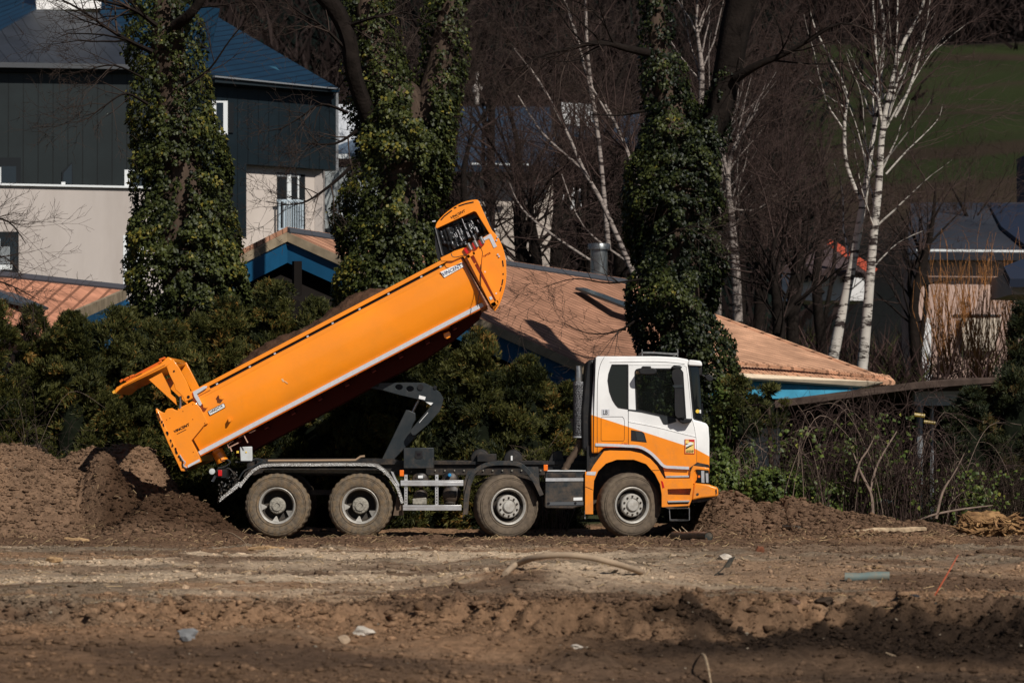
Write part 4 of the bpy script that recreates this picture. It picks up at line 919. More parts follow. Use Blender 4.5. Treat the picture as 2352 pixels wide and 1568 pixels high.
part('lever_pin', MB().lathe([(.05, 0), (.05, .02)], at(*c6(820, 305), 0.73), 16).lathe([(.03, 0), (.03, .02)], at(*c6(1045, 310), 0.73), 12), M['black'])
part('lever_label', MB().px(L(c6, (800, 430), (900, 455), (888, 502), (792, 482)), 0.74, 0.76, yref=0.74).px(L(c6, (900, 532), (1014, 545), (980, 585)), 0.73, 0.76, yref=0.73).px(ribbon(L(c6, (935, 695), (800, 850)), 1), 0.74, 0.76, yref=0.74), M['white'])
part('lift_lever_rear', MB().px(L(c6, (50, 238), (880, 240), (1172, 480), (1110, 680), (740, 1040), (670, 960), (1010, 560), (780, 490), (50, 320)), 1.55, 1.65, yref=1.55), M['charcoal'])

# ---------- tipping body
E = (.8857, -.4643); NN = (.4643, .8857); O0 = (456.5, 1044)
def bs(s, t): return (O0[0] + s * E[0] - t * NN[0], O0[1] + s * E[1] - t * NN[1])
prof = [(116, .03), (108, .012), (90, .0), (66, .0), (45, .012), (28, .035), (14, .07), (4, .11), (-3, .14)]
mb = MB(); vs = []; nS = 14
def wall(mb, flip=False):
    b = len(mb.v); rows = []
    for t, y in prof:
        for i in range(nS + 1):
            s0 = 6 + (116 - t) * 0 ; s = s0 + (742 - s0) * i / nS
            p = at(*bs(s, t), 0.0); rows.append((p.x, (2.5 - y) if flip else y, p.z))
    for t, y in prof[::-1]:
        for i in range(nS + 1):
            s = 6 + (742 - 6) * i / nS; p = at(*bs(s, t), 0.0); yy = y + .05; rows.append((p.x, (2.5 - yy) if flip else yy, p.z))
    k = nS + 1; n2 = len(prof) * 2
    fs = [(j * k + i, j * k + i + 1, ((j + 1) % n2) * k + i + 1, ((j + 1) % n2) * k + i) for j in range(n2) for i in range(nS)]
    mb.add(rows, fs)
wall(mb); wall(mb, True)
side = part('body_side_wall', mb, M['orange'], smooth=50)
part('body_floor', MB().px([bs(4, 4), bs(742, 4), bs(742, -3), bs(4, -3)], 0.12, 2.38, yref=0), M['orange'])
part('body_bulkhead', MB().px([bs(738, 137), bs(746, 137), bs(746, -3), bs(738, -3)], 0.1, 2.4, yref=0), M['orange'])
rr = MB().px([bs(50, 137), bs(728, 137), bs(728, 128), bs(50, 128)], -0.01, 0.09, yref=0).px([bs(46, 122), bs(700, 122), bs(728, 137), bs(742, 120), bs(742, 112), bs(46, 112)], 0.02, 0.10, yref=0)
rail = part('rim_rail', rr.mirror(), M['orange'], bevel=0.006)
part('rim_slot', MB().px([bs(94, 129), bs(680, 129), bs(700, 122), bs(94, 121)], 0.03, 0.09, yref=0), M['blackink'])
part('rim_end', MB().px([bs(50, 130), bs(94, 130), bs(94, 120), bs(50, 120)], 0.0, 0.09, yref=0), M['orange'])
cp = MB()
for s in (110, 195, 260, 345, 410, 480, 555, 640, 690): cp.px([bs(s, 128), bs(s + 5, 128), bs(s + 5, 123), bs(s, 123)], 0.02, 0.04, yref=0)
part('slot_bolt', cp, M['tape'])
part('paint_scuff', MB().px([bs(248, 66), bs(252, 66), bs(253, 58), bs(249, 58)], -0.001, 0.01, yref=0).px([bs(252, 58), bs(254, 58), bs(258, 50), bs(256, 50)], -0.001, 0.01, yref=0), mat('scuffed_paint', (.62, .40, .22), .6))
part('reflective_stripe', MB().px([bs(2, 7.5), bs(738, 7.5), bs(738, -2), bs(2, -2)], 0.045, 0.12, yref=0), M['tape'])
part('stripe_edge', MB().px([bs(2, -2), bs(742, -2), bs(742, -5), bs(2, -5)], 0.05, 0.2, yref=0), mat('stripe_edge', (0.5, 0.1, 0.004), 0.5))
part('body_subframe', MB().px([bs(66, -5), bs(730, -5), bs(715, -18), bs(640, -34), bs(560, -44), bs(70, -46)], 0.7, 0.85, yref=0.05).px([bs(66, -5), bs(730, -5), bs(715, -18), bs(640, -34), bs(560, -44), bs(70, -46)], 1.65, 1.8, yref=0.05), mat('shaded_orange_subframe', (0.055, 0.008, 0.005), 0.6))  # shade under the orange body put into a near-black red
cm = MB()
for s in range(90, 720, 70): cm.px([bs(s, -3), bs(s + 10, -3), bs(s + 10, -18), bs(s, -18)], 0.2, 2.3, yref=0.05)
part('body_cross_member', cm, mat('shaded_orange_beam', (0.055, 0.008, 0.005), 0.6))  # cross members carry the same underbody shade in their colour
part('slide_stop', MB().px(L(cB, (1490, 1118), (1570, 1085), (1575, 1100), (1560, 1110), (1500, 1132)), 0.3, 0.5).px(L(cB, (1520, 1150), (1565, 1130), (1576, 1150), (1575, 1175), (1550, 1190), (1530, 1180)), 0.3, 0.5), M['orange'], bevel=0.01)
part('underbody_line', MB().tube(spline([tuple(at(*cB(u, v), 0.3)) for u, v in ((1570, 1085), (1650, 1040), (1700, 1020), (1760, 985), (1800, 975))], 3), 0.02, 6), M['charcoal'])
hk = MB()
for pts in (((1145, 930), (1160, 975), (1250, 930)), ((1160, 940), (1205, 912)), ((1250, 885), (1300, 860), (1335, 930)), ((1335, 820), (1350, 840), (1405, 812)), ((1175, 975), (1188, 1010))):
    hk.tube([at(*c4(*p), 0.12) for p in pts], 0.010, 5)
for u, v in ((868, 1440),): hk.tube([at(*cB(u, v), .12), at(*cB(u + 10, v + 22), .12)], .010, 5)
part('underbody_bracket', hk, mat('pinkish_bracket', (0.5, 0.3, 0.22), 0.5))
part('body_hinge', MB().tube([at(*c4(1050, 1000), 0.45), at(*c4(1105, 1105), 0.45)], [.1, .1], 20).tube([at(*c4(1015, 1010), 0.35), at(*c4(1075, 985), 0.35)], .05, 10), M['orange'])
# rear plate, sill and tailgate
plate = L(c4, (496, 612), (520, 632), (545, 648), (572, 655), (580, 632), (600, 616), (640, 612), (668, 628), (690, 632), (730, 605), (800, 575), (826, 548), (870, 570), (905, 615), (972, 752), (940, 765), (820, 912), (888, 1042), (910, 1105), (780, 1160), (745, 1182), (728, 1175), (600, 880))
ho = [[c4(u + 5 * math.cos(a * math.pi / 4), v + 5 * math.sin(a * math.pi / 4)) for a in range(8)] for u, v in ((590, 718), (620, 703), (830, 714), (940, 750), (835, 1015), (740, 640), (830, 577))]
rp = part('rear_side_plate', MB().px(plate, -0.04, 0.1), M['orange'], bevel=0.01)
bo = MB()
for h in ho: bo.px(h, -0.044, -0.03)
bo.px(ribbon(L(c4, (938, 768), (820, 908)), 1.0), -0.045, -0.03)
part('plate_bolt', bo, mat('dark_orange_gap', (0.25, 0.06, 0.01), 0.6), rp)
part('rear_side_plate', MB().px(plate, 2.4, 2.54, yref=-0.04), M['orange'])
part('tailgate_edge', MB().px(L(c4, (488, 622), (500, 612), (610, 845), (780, 1180), (760, 1192), (722, 1190), (600, 930), (498, 680)), -0.06, 0.04), M['orange'], bevel=0.008)
ed = MB(); rng = random.Random(5)
for i in range(34):
    f = rng.random(); u = 505 + 265 * f + rng.uniform(-12, 6); v = 650 + 520 * f; ed.tube([at(*c4(u, v), -.07), at(*c4(u + rng.uniform(-4, 8), v + rng.uniform(8, 26)), -.07)], rng.uniform(.006, .015), 5)
part('tailgate_latches', ed, M['blackink'])
part('tailgate_chain', MB().tube(spline([tuple(at(*c4(u, v), -.08)) for u, v in ((710, 1040), (740, 1090), (760, 1110), (745, 1140), (775, 1160))], 3), .012, 5), M['alu'])
part('reflective_stripe', MB().px(L(c4, (783, 1135), (890, 1078), (898, 1098), (786, 1158)), -0.046, -0.02).px(L(c4, (830, 462), (930, 410), (962, 408), (958, 425), (868, 482), (912, 572), (905, 590), (888, 585), (845, 510)), -0.046, 0.12), M['tape'])
part('rear_sill', MB().px(L(c4, (720, 1120), (890, 1040), (905, 1100), (745, 1182)), 0.1, 2.4), M['orange'])
tg = part('tailgate', MB().px(L(c4, (105, 460), (130, 420), (530, 205), (600, 140), (640, 160), (650, 190), (590, 232), (180, 425), (120, 480)), -0.04, 2.54), M['orange'], bevel=0.015)
lat = MB()
for a, b in (((160, 372), (185, 350)), ((195, 355), (240, 330)), ((250, 325), (290, 310)), ((510, 200), (545, 180)), ((520, 170), (575, 150))):
    lat.px(ribbon(L(c4, a, b), 5), -0.05, 0.12)
for y in (0.6, 1.25, 1.9): lat.px(ribbon(L(c4, (180, 360), (520, 180)), 8), y, y + .08, yref=0)
part('tailgate_rib', lat, mat('worn_orange', (0.6, 0.11, 0.01), 0.5), tg, bevel=0.006)
part('tailgate_panel_edge', MB().px(ribbon(L(c4, (185, 412), (575, 215)), 1.2), -0.046, -0.03).px(ribbon(L(c4, (300, 320), (360, 292)), 2), -0.046, 0.1), mat('dark_orange_gap2', (0.25, 0.06, 0.01), 0.6), tg)
part('tailgate_foot', MB().px(L(c4, (88, 462), (108, 445), (130, 470), (100, 480)), -0.04, 2.5).px(L(c4, (148, 512), (172, 492), (182, 505), (160, 524)), 0.3, 0.5), mat('worn_yellow', (0.7, 0.35, 0.04), 0.5), tg)
part('tailgate_arm', MB().px(L(c4, (588, 230), (650, 165), (700, 235), (770, 360), (832, 520), (760, 555), (735, 500), (668, 440), (660, 395), (612, 300)), -0.05, 0.08).px(L(c4, (588, 230), (650, 165), (832, 520), (760, 555)), 2.42, 2.55, yref=-0.05), M['orange'], bevel=0.008)
part('arm_bolt', MB().lathe([(.016, 0), (.016, .02)], at(*c4(658, 272), -.06), 8).lathe([(.024, 0), (.024, .02)], at(*c4(790, 508), -.06), 10), M['blackink'])
part('tailgate_gusset', MB().px(L(c4, (428, 350), (545, 285), (622, 440), (628, 480), (672, 520), (682, 582)), 0.02, 0.06).px(L(c4, (428, 350), (545, 285), (622, 440), (682, 582)), 2.42, 2.46, yref=0.02), M['orange'])
part('tailgate_ram', MB().tube([at(*c4(720, 500), 0.02), at(*c4(716, 620), 0.02)], 0.018, 10), M['steel'])
# lugs on the wall
lug = MB()
for u, v in ((1062, 488), (915, 568), (1155, 705)):
    lug.px(L(c4, (u, v), (u + 30, v + 8), (u + 34, v + 22), (u + 50, v + 34), (u + 40, v + 44), (u + 12, v + 38), (u + 10, v + 16)) if v < 650 else L(c4, (u, v), (u + 14, v - 2), (u + 30, v + 18), (u + 22, v + 30), (u + 4, v + 34)), -0.07, 0.05)
part('wall_lug', lug, M['orange'])
# signs
sgn = part('lettered_sign', MB().px(L(cB, (1500, 690), (1660, 618), (1675, 650), (1530, 732)), -0.012, 0.02), M['white'])
text('VINCENT', cB(1522, 722), cB(1664, 652), 8.2, -0.016, M['blueink'], sgn, bold=0.008, shear=0.15)
hs = part('lettered_sign', MB().px(L(c4, (968, 640), (1108, 566), (1122, 572), (1130, 604), (992, 680), (982, 676)), -0.012, 0.03), M['blackink'])
part('sign_face', MB().px(L(c4, (973, 642), (1108, 571), (1118, 576), (1125, 602), (993, 674), (986, 671)), -0.016, 0.0), M['white'], hs)
text('HARDOX', c4(992, 661), c4(1112, 598), 6.2, -0.02, M['blackink'], hs, bold=0.005, shear=0.1)
text('VINCENT', c4(665, 838), c4(806, 768), 6.2, -0.05, M['blackink'], rp, bold=0.01, shear=0.15)
text('VINCENT', cB(1582, 296), cB(1690, 240), 5.6, -0.026, M['blackink'], TR, 'hood_lettering', bold=0.01, shear=0.15)
part('underline', MB().px(ribbon(L(cB, (1600, 296), (1640, 277)), 0.9), -0.026, -0.02).px(ribbon(L(c4, (685, 849), (770, 806)), 0.9), -0.05, -0.045), M['blackink'], rp)

# ---------- front gate, hood and rib
gate_o = spline(L(cB, (1472, 356), (1486, 312), (1555, 238), (1660, 174), (1765, 152), (1788, 168)), 3) + spline(L(cB, (1788, 168), (1835, 275), (1880, 372), (1905, 402), (1940, 450), (1975, 540), (1991, 640), (1980, 760), (1940, 890), (1903, 950)), 3)[1:] + L(cB, (1860, 915), (1790, 800), (1715, 660), (1665, 560), (1590, 562), (1580, 545))
hood_in = L(cB, (1520, 560), (1475, 362), (1748, 240), (1770, 246), (1872, 402), (1735, 470), (1690, 500), (1590, 540))
# gate outline as a plate with the hood opening cut out
outer = spline(L(cB, (1466, 340), (1486, 306), (1555, 238), (1660, 174), (1765, 152), (1788, 168)), 3)[:-1] + spline(L(cB, (1788, 168), (1835, 275), (1880, 372), (1905, 402), (1940, 450), (1975, 540), (1991, 640), (1980, 760), (1940, 890), (1903, 950)), 3) + L(cB, (1870, 925), (1800, 805), (1715, 660), (1670, 575), (1590, 610), (1505, 612), (1500, 585), (1585, 545), (1600, 535), (1690, 505), (1790, 450), (1866, 406), (1766, 246), (1750, 240), (1474, 368), (1462, 358))
g = part('front_gate', MB().px(outer, -0.02, 0.1).px(outer, 2.4, 2.52, yref=-0.02), M['orange'], bevel=0.008)
part('gate_back', MB().px(L(cB, (1770, 470), (1885, 400), (1960, 560), (1970, 700), (1930, 890), (1890, 940), (1700, 560)), 0.1, 2.4, yref=-0.02), M['orange'])
part('hood_top', MB().px(spline(L(cB, (1466, 345), (1486, 309), (1555, 241), (1660, 177), (1765, 155), (1788, 171)), 3) + L(cB, (1840, 300), (1832, 303), (1772, 178), (1660, 190), (1560, 252), (1484, 330)), 0.1, 2.4, yref=-0.02), M['orange'])
slot = MB()
for pts in (((1503, 305), (1530, 275), (1586, 232)), ((1601, 217), (1620, 209)), ((1636, 200), (1690, 182), (1748, 170)), ((1963, 605), (1969, 650)), ((1968, 700), (1968, 712)), ((1966, 745), (1958, 790)), ((1955, 800), (1944, 836))):
    slot.px(ribbon([cB(*p) for p in pts], 2.8), -0.026, -0.01)
part('gate_slot', slot, M['blackink'], g)
part('hood_side', MB().px(L(cB, (1460, 350), (1476, 362), (1530, 570), (1480, 600), (1462, 500)), 0.0, 0.05, yref=0).px(L(cB, (1460, 350), (1476, 362), (1530, 570), (1480, 600), (1462, 500)), 2.4, 2.5, yref=0), M['black'])
part('hood_edge', MB().tube([at(*cB(1462, 358), -.02), at(*cB(1485, 450), -.02), at(*cB(1514, 566), -.02)], .012, 6), M['steel'])
# folded black tarpaulin inside the hood: a pleated bundle
rng = random.Random(9); tb_ = MB()
for i in range(46):
    f = i / 45; u = 1490 + 350 * f + rng.uniform(-8, 8); v0 = 372 - 95 * f + rng.uniform(-5, 12) ; ln = rng.uniform(100, 190) * (1 - .35 * f)
    y = rng.uniform(0.08, 0.25); p = [tuple(at(*cB(u + q * ln * .38 + rng.uniform(-6, 6), v0 + q * ln), y + rng.uniform(-.02, .03))) for q in (0, .35, .7, 1)]
    tb_.tube(spline(p, 3), [rng.uniform(.02, .05) for _ in range(10)], 6)
tb_.px(L(cB, (1476, 366), (1750, 246), (1800, 300), (1860, 400), (1690, 505), (1530, 585)), 0.28, 2.3, yref=-0.02)
part('folded_tarpaulin', tb_, M['tarp'], smooth=70)
gl_ = MB(); rng = random.Random(3)
for i in range(16):
    u = rng.uniform(1600, 1800); v = rng.uniform(290, 430); gl_.tube([at(*cB(u, v), .03), at(*cB(u + 16, v + rng.uniform(20, 44)), .04)], .006, 4)
part('tarpaulin_strap', gl_, M['tape'])
cyl = MB()
for u, v in ((1715, 500), (1762, 478), (1808, 452)):
    cyl.tube([at(*cB(u - 10, v - 22), -.06), at(*cB(u + 14, v + 26), -.06)], .034, 12)
part('hood_spring', cyl, M['steel'])
part('hood_bracket', MB().px(L(cB, (1735, 475), (1755, 470), (1775, 510), (1755, 520)), -.07, 0).px(L(cB, (1785, 455), (1800, 450), (1820, 490), (1805, 498)), -.07, 0).px(L(cB, (1672, 520), (1690, 508), (1712, 545), (1695, 555)), -.07, 0), M['red'])
rb = MB().px(L(cB, (1692, 570), (1712, 560), (1918, 935), (1895, 950), (1880, 942)), -0.14, 0.05, yref=-0.1).px(L(cB, (1738, 545), (1752, 540), (1938, 905), (1928, 925)), -0.14, 0.05, yref=-0.1).px(L(cB, (1692, 572), (1755, 540), (1762, 556), (1705, 590)), -0.14, 0.0, yref=-0.1).px(L(cB, (1870, 930), (1925, 900), (1935, 925), (1895, 952)), -0.14, 0.0, yref=-0.1).px(L(cB, (1735, 640), (1765, 622), (1768, 630), (1740, 648)), -0.13, 0.0, yref=-0.1)
part('gate_rib', rb, M['orange'])
part('rib_channel', MB().px(L(cB, (1712, 575), (1745, 556), (1930, 918), (1905, 935)), -0.035, 0.0, yref=-0.03), M['orange'])
part('control_cable', MB().tube(spline([tuple(at(*cB(u, v), -.16)) for u, v in ((1700, 560), (1620, 580), (1590, 575), (1580, 550))], 3), .007, 5).tube(spline([tuple(at(*cB(u, v), -.16)) for u, v in ((1790, 500), (1812, 540), (1808, 600), (1800, 720), (1800, 800), (1780, 900), (1776, 950))], 3), .006, 5), M['black'])
part('reflective_stripe', MB().px(L(cB, (1812, 444), (1868, 408), (1878, 410), (1922, 500), (1898, 512), (1864, 440), (1825, 458)), -0.03, -0.01), M['tape'])
bt = MB()
for u, v in ((1908, 372), (1925, 432), (1918, 455), (1832, 690), (1916, 850), (1928, 560), (1938, 575)): bt.lathe([(.014, -.01), (.014, .01)], at(*cB(u, v), -.03), 8)
part('gate_bolt', bt, M['tape'])
part('rib_plate', MB().px(L(cB, (1862, 878), (1880, 870), (1890, 890), (1872, 900)), -.15, -.1).px(L(cB, (1440, 310), (1464, 306), (1464, 316), (1440, 318)), .1, .2), M['tape'])
text('TIPPER', cB(1822, 584), cB(1878, 552), 4, -0.026, mat('rust_ink', (0.3, 0.05, 0.01), 0.6), g, 'stencil_lettering', 0.0)
# soil still in the body
xs = np.linspace(110, 690, 120); ys = np.linspace(.2, 2.3, 40); X, Yq = np.meshgrid(xs, ys, indexing='ij')
crest = 112 + 46 * np.exp(-((X - 250) / 130) ** 2) + 50 * np.exp(-((X - 480) / 110) ** 2) - 50 * sstep(560, 690, X)
T = crest * (0.9 + .12 * np.sin((Yq - .2) / 2.1 * math.pi)) + 16 * (fbm(X / 26, Yq * 5, 3, 5) - .5) + 5 * (vn(X / 5, Yq * 22, 5) - .5)
T *= (.8 + .2 * sstep(.2, .6, Yq) * sstep(2.3, 1.9, Yq))
base = at(*bs(0, 0), 0); ex_ = at(*bs(1, 0), 0) - base; et = at(*bs(0, 1), 0) - base
V = np.stack([base.x + ex_.x * X + et.x * T, Yq, base.z + ex_.z * X + et.z * T], -1).reshape(-1, 3)
ii = np.arange(119)[:, None] * 40 + np.arange(39)[None]; F = np.stack([ii, ii + 1, ii + 41, ii + 40], -1).reshape(-1, 4)
M['soil_load'] = mat('dark_moist_soil', (0.075, 0.04, 0.024), 0.95, noise=0.4, nscale=9, bump=0.8, bscale=30)
sl_o = link('soil_load', npmesh('soil_load', V, F), M['soil_load'], None, origin=(float(V[:, 0].mean()), 1.25, float(V[:, 2].mean())))
tag(sl_o, 'dark brown soil still heaped inside the raised orange tipper body', 'soil load')
# ================================================================== BUILDINGS BEHIND
def plane(dx0, Y0, dx1, Y1):
    a = at(dx0, 983, Y0); b = at(dx1, 983, Y1); a.z = b.z = 0; t = (b - a).normalized(); n = Vector((t.y, -t.x, 0))
    if n.dot(CAM - a) < 0: n = -n
    return a, n, t
def wpoly(mb, pl, pts, off=0.0, th=.1, mi=0):
    a, n, t = pl; P = [hit(p[0], p[1], a + n * off, n) for p in pts]; return mb.slab(P, th, mi, n=n)
def rect(x0, y0, x1, y1, k=0.0): return [(x0, y0), (x1, y0 + k * (x1 - x0)), (x1, y1 + k * (x1 - x0)), (x0, y1)]
def bob(name, mb, m, parent, **k): return mb.build(name, m, parent, **k)
PL = plane(0, 38, 320, 39.2)          # left wing facade
PR = plane(566, 40, 772, 42.2)        # right wing facade
tdir = PL[2]; rdir = PR[2]
M['clad'] = banded('dark_cladding', (.009, .0135, .0145), (.003, .004, .004), tdir, .395, .06, .45, .2)
M['clad2'] = banded('dark_cladding_side', (.009, .0155, .020), (.003, .004, .005), rdir, .36, .06, .45, .2)
M['render'] = mat('beige_render', (.40, .355, .325), .85, noise=.06, nscale=1.2, dirt=(.25, .21, .18), dscale=1.4, damt=.35, stretch=(1, 1, .25))
M['render2'] = mat('pale_render', (.48, .42, .375), .85, noise=.06, nscale=1.2, dirt=(.36, .31, .27), dscale=1.4, damt=.35, stretch=(1, 1, .25))
M['greyroof'] = banded('grey_slate_roof', (.030, .034, .042), (.01, .011, .013), tdir, .40, .07, .5, .1)
M['blueroof'] = banded('sky_tinted_metal_roof', (.008, .034, .062), (.003, .008, .014), Vector((.55, -.25, 0)), .33, .18, .35, .3)  # blue of the reflected sky put into the metal's base colour
M['wframe'] = mat('window_frame', (.6, .62, .62), .5)
M['shutter'] = mat('dark_shutter', (.012, .014, .016), .6)
M['wglass'] = mat('window_glass', (.01, .014, .018), .08, spec=.6)
M['trim'] = mat('metal_trim', (.22, .23, .24), .45, metal=.3)
b = empty('apartment_building', PL[0] + PL[2] * -1, 'dark clad apartment building with beige lower storey at the left behind the ivy trees', 'building')
bob('wall', wpoly(MB(), PL, [(-120, 150), (470, 162), (470, 436), (-120, 421)], 0, .4), M['clad'], b, )
bob('lower_wall', wpoly(MB(), PL, [(-120, 421), (470, 436), (470, 740), (-120, 720)], .02, .4), M['render'], b)
bob('ledge', wpoly(MB(), PL, rect(-120, 418.5, 470, 423, .021), .12, .5), M['wframe'], b)
bob('gutter', wpoly(MB(), PL, [(-120, 141), (340, 149), (340, 160), (-120, 153)], .45, .3), mat('dark_gutter', (.05, .053, .058), .5), b)
bob('soffit', wpoly(MB(), PL, [(-120, 153), (340, 160), (340, 168), (-120, 164)], .2, .3), M['shutter'], b)
# roof planes
def rpt(dx, dy, Y): return at(dx, dy, Y)
bob('roof', MB().slab([rpt(-120, 142, 37.6), rpt(360, 150, 39), rpt(250, 30, 44.5), rpt(80, 22, 43.5)], .1), M['greyroof'], b)
bob('side_roof', MB().slab([rpt(360, 150, 39), rpt(470, 170, 40.2), rpt(505, 20, 45), rpt(225, -20, 47), rpt(225, 25, 44.4)], .1).slab([rpt(-120, 142, 37.6), rpt(84, 22, 43.5), rpt(84, -30, 47), rpt(-200, -30, 47)], .1), M['blueroof'], b)
bob('chimney', MB().slab([rpt(83, -60, 44), rpt(232, -60, 44.3), rpt(232, 22, 44.3), rpt(83, 22, 44)], 1.2), mat('white_stack', (.72, .70, .68), .7), b)
def window(pl, fr, gl, par, m=None, mull=None, name='window', shut=None):
    w = bob(name, wpoly(MB(), pl, fr, .035, .05), m or M['wframe'], par)
    bob('pane', wpoly(MB(), pl, gl, .042, .03), M['wglass'], w)
    if mull:
        for q in mull: bob('mullion', wpoly(MB(), pl, q, .06, .04), M['wframe'], w)
    if shut: bob('shutter', wpoly(MB(), pl, shut, .05, .04), M['shutter'], w)
    return w
window(PL, rect(-40, 362, 48, 422), rect(-38, 382, 37, 420), b, M['shutter'], [rect(0, 384, 2.5, 420)])
window(PL, [(142, 420), (142, 395), (166, 372), (168, 425)], [(144, 420), (146, 398), (165, 376), (165, 424)], b, M['shutter'], [rect(141, 418, 150, 424)])
window(PL, rect(286, 390, 330, 432), rect(299, 392, 330, 432), b)
window(PL, rect(-40, 532, 43, 636), rect(-38, 545, 38, 608), b, M['shutter'], [rect(-40, 608, 28, 619), [(-2, 548), (0, 548), (0, 634), (-2, 634)]])
cu = MB()
for i in range(8): wpoly(cu, PL, rect(3 + i * 2.6, 566, 4.2 + i * 2.6, 606), .05, .02)
bob('curtain', cu, mat('curtain_cloth', (.35, .37, .38), .9), b)
window(PL, rect(283, 540, 330, 658), rect(291, 546, 312, 616), b, None, [rect(284, 617, 322, 628)])
bob('curtain', wpoly(MB(), PL, rect(292, 572, 311, 616), .046, .02), mat('lace_curtain', (.38, .37, .36), .9), b)
# right wing
bob('wing_wall', wpoly(MB(), PR, [(430, 165), (772, 203), (772, 391), (566, 377), (566, 545), (430, 530)], 0, .6), M['clad2'], b)
bob('corner_trim', wpoly(MB(), PR, [(772, 205), (777.5, 205), (777.5, 392), (772, 391)], .02, .5), M['trim'], b)
bob('wing_gutter', wpoly(MB(), PR, [(494, 174), (780, 203), (780, 206), (494, 177.5)], .5, .1), M['trim'], b)
bob('wing_eave', wpoly(MB(), PR, [(494, 178), (780, 206.5), (780, 213), (494, 189)], .42, .2), mat('dark_eave', (.012, .018, .022), .5), b)
bob('wing_soffit', wpoly(MB(), PR, [(494, 189), (772, 213), (772, 219), (494, 196)], .12, .2), M['shutter'], b)
bob('wing_roof', MB().slab([at(452, 172, 39.0), at(780, 204, 41.6), at(742, 188, 43), at(470, 22, 48), at(440, 15, 48)], .1), M['blueroof'], b)
bob('skylight', MB().slab([at(588, 150, 42.1), at(634, 154, 42.4), at(652, 172, 41.7), at(606, 168, 41.4)], .05), mat('skylight_glass', (.03, .10, .14), .2), b)
LW = plane(566, 40.35, 740, 42.2)
bob('wing_lower_wall', wpoly(MB(), LW, [(560, 370), (742, 380), (742, 640), (545, 640), (548, 548), (566, 545)], 0, .4, ), M['render2'], b)
bob('wing_return_wall', MB().slab([at(740, 378, 42), at(746, 378, 44), at(746, 560, 44), at(740, 560, 42)], .2), M['render'], b)
fd = bob('balcony_door', wpoly(MB(), LW, [(636, 396), (701, 401), (701, 540), (636, 535)], .004, .12), M['shutter'], b)
bob('door_leaf', wpoly(MB(), LW, rect(660, 400, 669, 530), .03, .03).slab([hit(684, 404, LW[0] + LW[1] * .03, LW[1]), hit(687, 404, LW[0] + LW[1] * .03, LW[1]), hit(687, 532, LW[0] + LW[1] * .03, LW[1]), hit(684, 532, LW[0] + LW[1] * .03, LW[1])], .03), M['wframe'], fd)
rl = MB(); wpoly(rl, LW, rect(637, 458, 697, 463, .01), .25, .04); wpoly(rl, LW, rect(640, 524, 694, 528, .01), .25, .04)
for x in (641, 652, 694): wpoly(rl, LW, rect(x, 459, x + 3.5, 530), .26, .05)
for i in range(7): wpoly(rl, LW, rect(658 + i * 5.2, 462, 659.6 + i * 5.2, 526), .25, .03)
bob('balcony_railing', rl, mat('pale_blue_railing', (.38, .45, .50), .5), b)
bob('lintel', wpoly(MB(), LW, rect(636, 398, 690, 405, .05), .02, .05), M['trim'], b)
window(PR, rect(488, 232, 523, 310), rect(497, 236, 513, 300), b, None, None, shut=rect(524, 236, 537, 305))
bob('cassette', wpoly(MB(), PR, rect(527, 392, 536, 500), .02, .03), M['shutter'], b)
# pale grey annex right of the wing
GA = plane(740, 46, 830, 47)
g2 = empty('annex_building', at(790, 983, 46.5) * 1, 'light grey clad annex between the dark building and the forked ivy tree', 'building')
bob('wall', wpoly(MB(), GA, [(738, 386), (900, 380), (900, 600), (738, 600)], 0, .3), banded('light_cladding', (.28, .30, .30), (.08, .085, .09), GA[2], .42, .05, .5), g2)
bob('upper_wall', wpoly(MB(), GA, [(776, 240), (900, 240), (900, 352), (776, 352)], -.2, .3), mat('white_wall', (.5, .52, .55), .7), g2)
bob('slate_gable', MB().slab([at(776, 352, 46.2), at(900, 352, 46.4), at(900, 270, 48.5), at(776, 262, 48.5)], .1), mat('blue_slate', (.06, .09, .13), .5), g2)
bob('gutter', wpoly(MB(), GA, rect(776, 354, 900, 364), .3, .2), M['wframe'], g2)
bob('awning', MB().slab([at(778, 488, 46), at(820, 490, 46), at(826, 510, 45.2), at(792, 508, 45.2)], .06), M['wframe'], g2)
bob('dark_opening', wpoly(MB(), GA, [(768, 520), (780, 488), (795, 514), (795, 545), (738, 545), (738, 528)], .03, .05), M['shutter'], g2)

# ---------- low terracotta roofed house with blue fascia
TG = (.50, .25, .15)
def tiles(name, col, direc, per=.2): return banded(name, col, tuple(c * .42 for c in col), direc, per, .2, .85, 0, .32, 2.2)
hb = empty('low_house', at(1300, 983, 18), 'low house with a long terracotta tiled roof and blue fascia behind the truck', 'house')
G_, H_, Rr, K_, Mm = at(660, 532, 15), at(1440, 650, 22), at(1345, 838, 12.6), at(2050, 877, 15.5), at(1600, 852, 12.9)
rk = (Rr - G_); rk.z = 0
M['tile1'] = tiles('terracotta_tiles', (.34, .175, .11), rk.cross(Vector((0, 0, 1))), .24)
M['tile2'] = tiles('lit_terracotta_tiles', (.54, .30, .185), Vector((.9, -.4, 0)).cross(Vector((0, 0, 1))), .24)  # lighter copy of the tiles: brighter light on the hip side painted in
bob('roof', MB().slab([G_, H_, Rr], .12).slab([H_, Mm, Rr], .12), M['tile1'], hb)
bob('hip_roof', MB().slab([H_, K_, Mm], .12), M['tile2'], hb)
bob('ridge', MB().tube([G_, G_.lerp(H_, .5), H_], .09, 8), mat('dark_ridge', (.05, .055, .065), .7), hb)
bob('hip_ridge', MB().tube([H_, K_], .045, 6), M['tile2'], hb)
tl = MB()
for i in range(64):
    f = i / 63; p = Mm.lerp(K_, f); tl.tube([p + Vector((0, -.1, -.02)), p + Vector((-.08, .25, .1))], .055, 6)
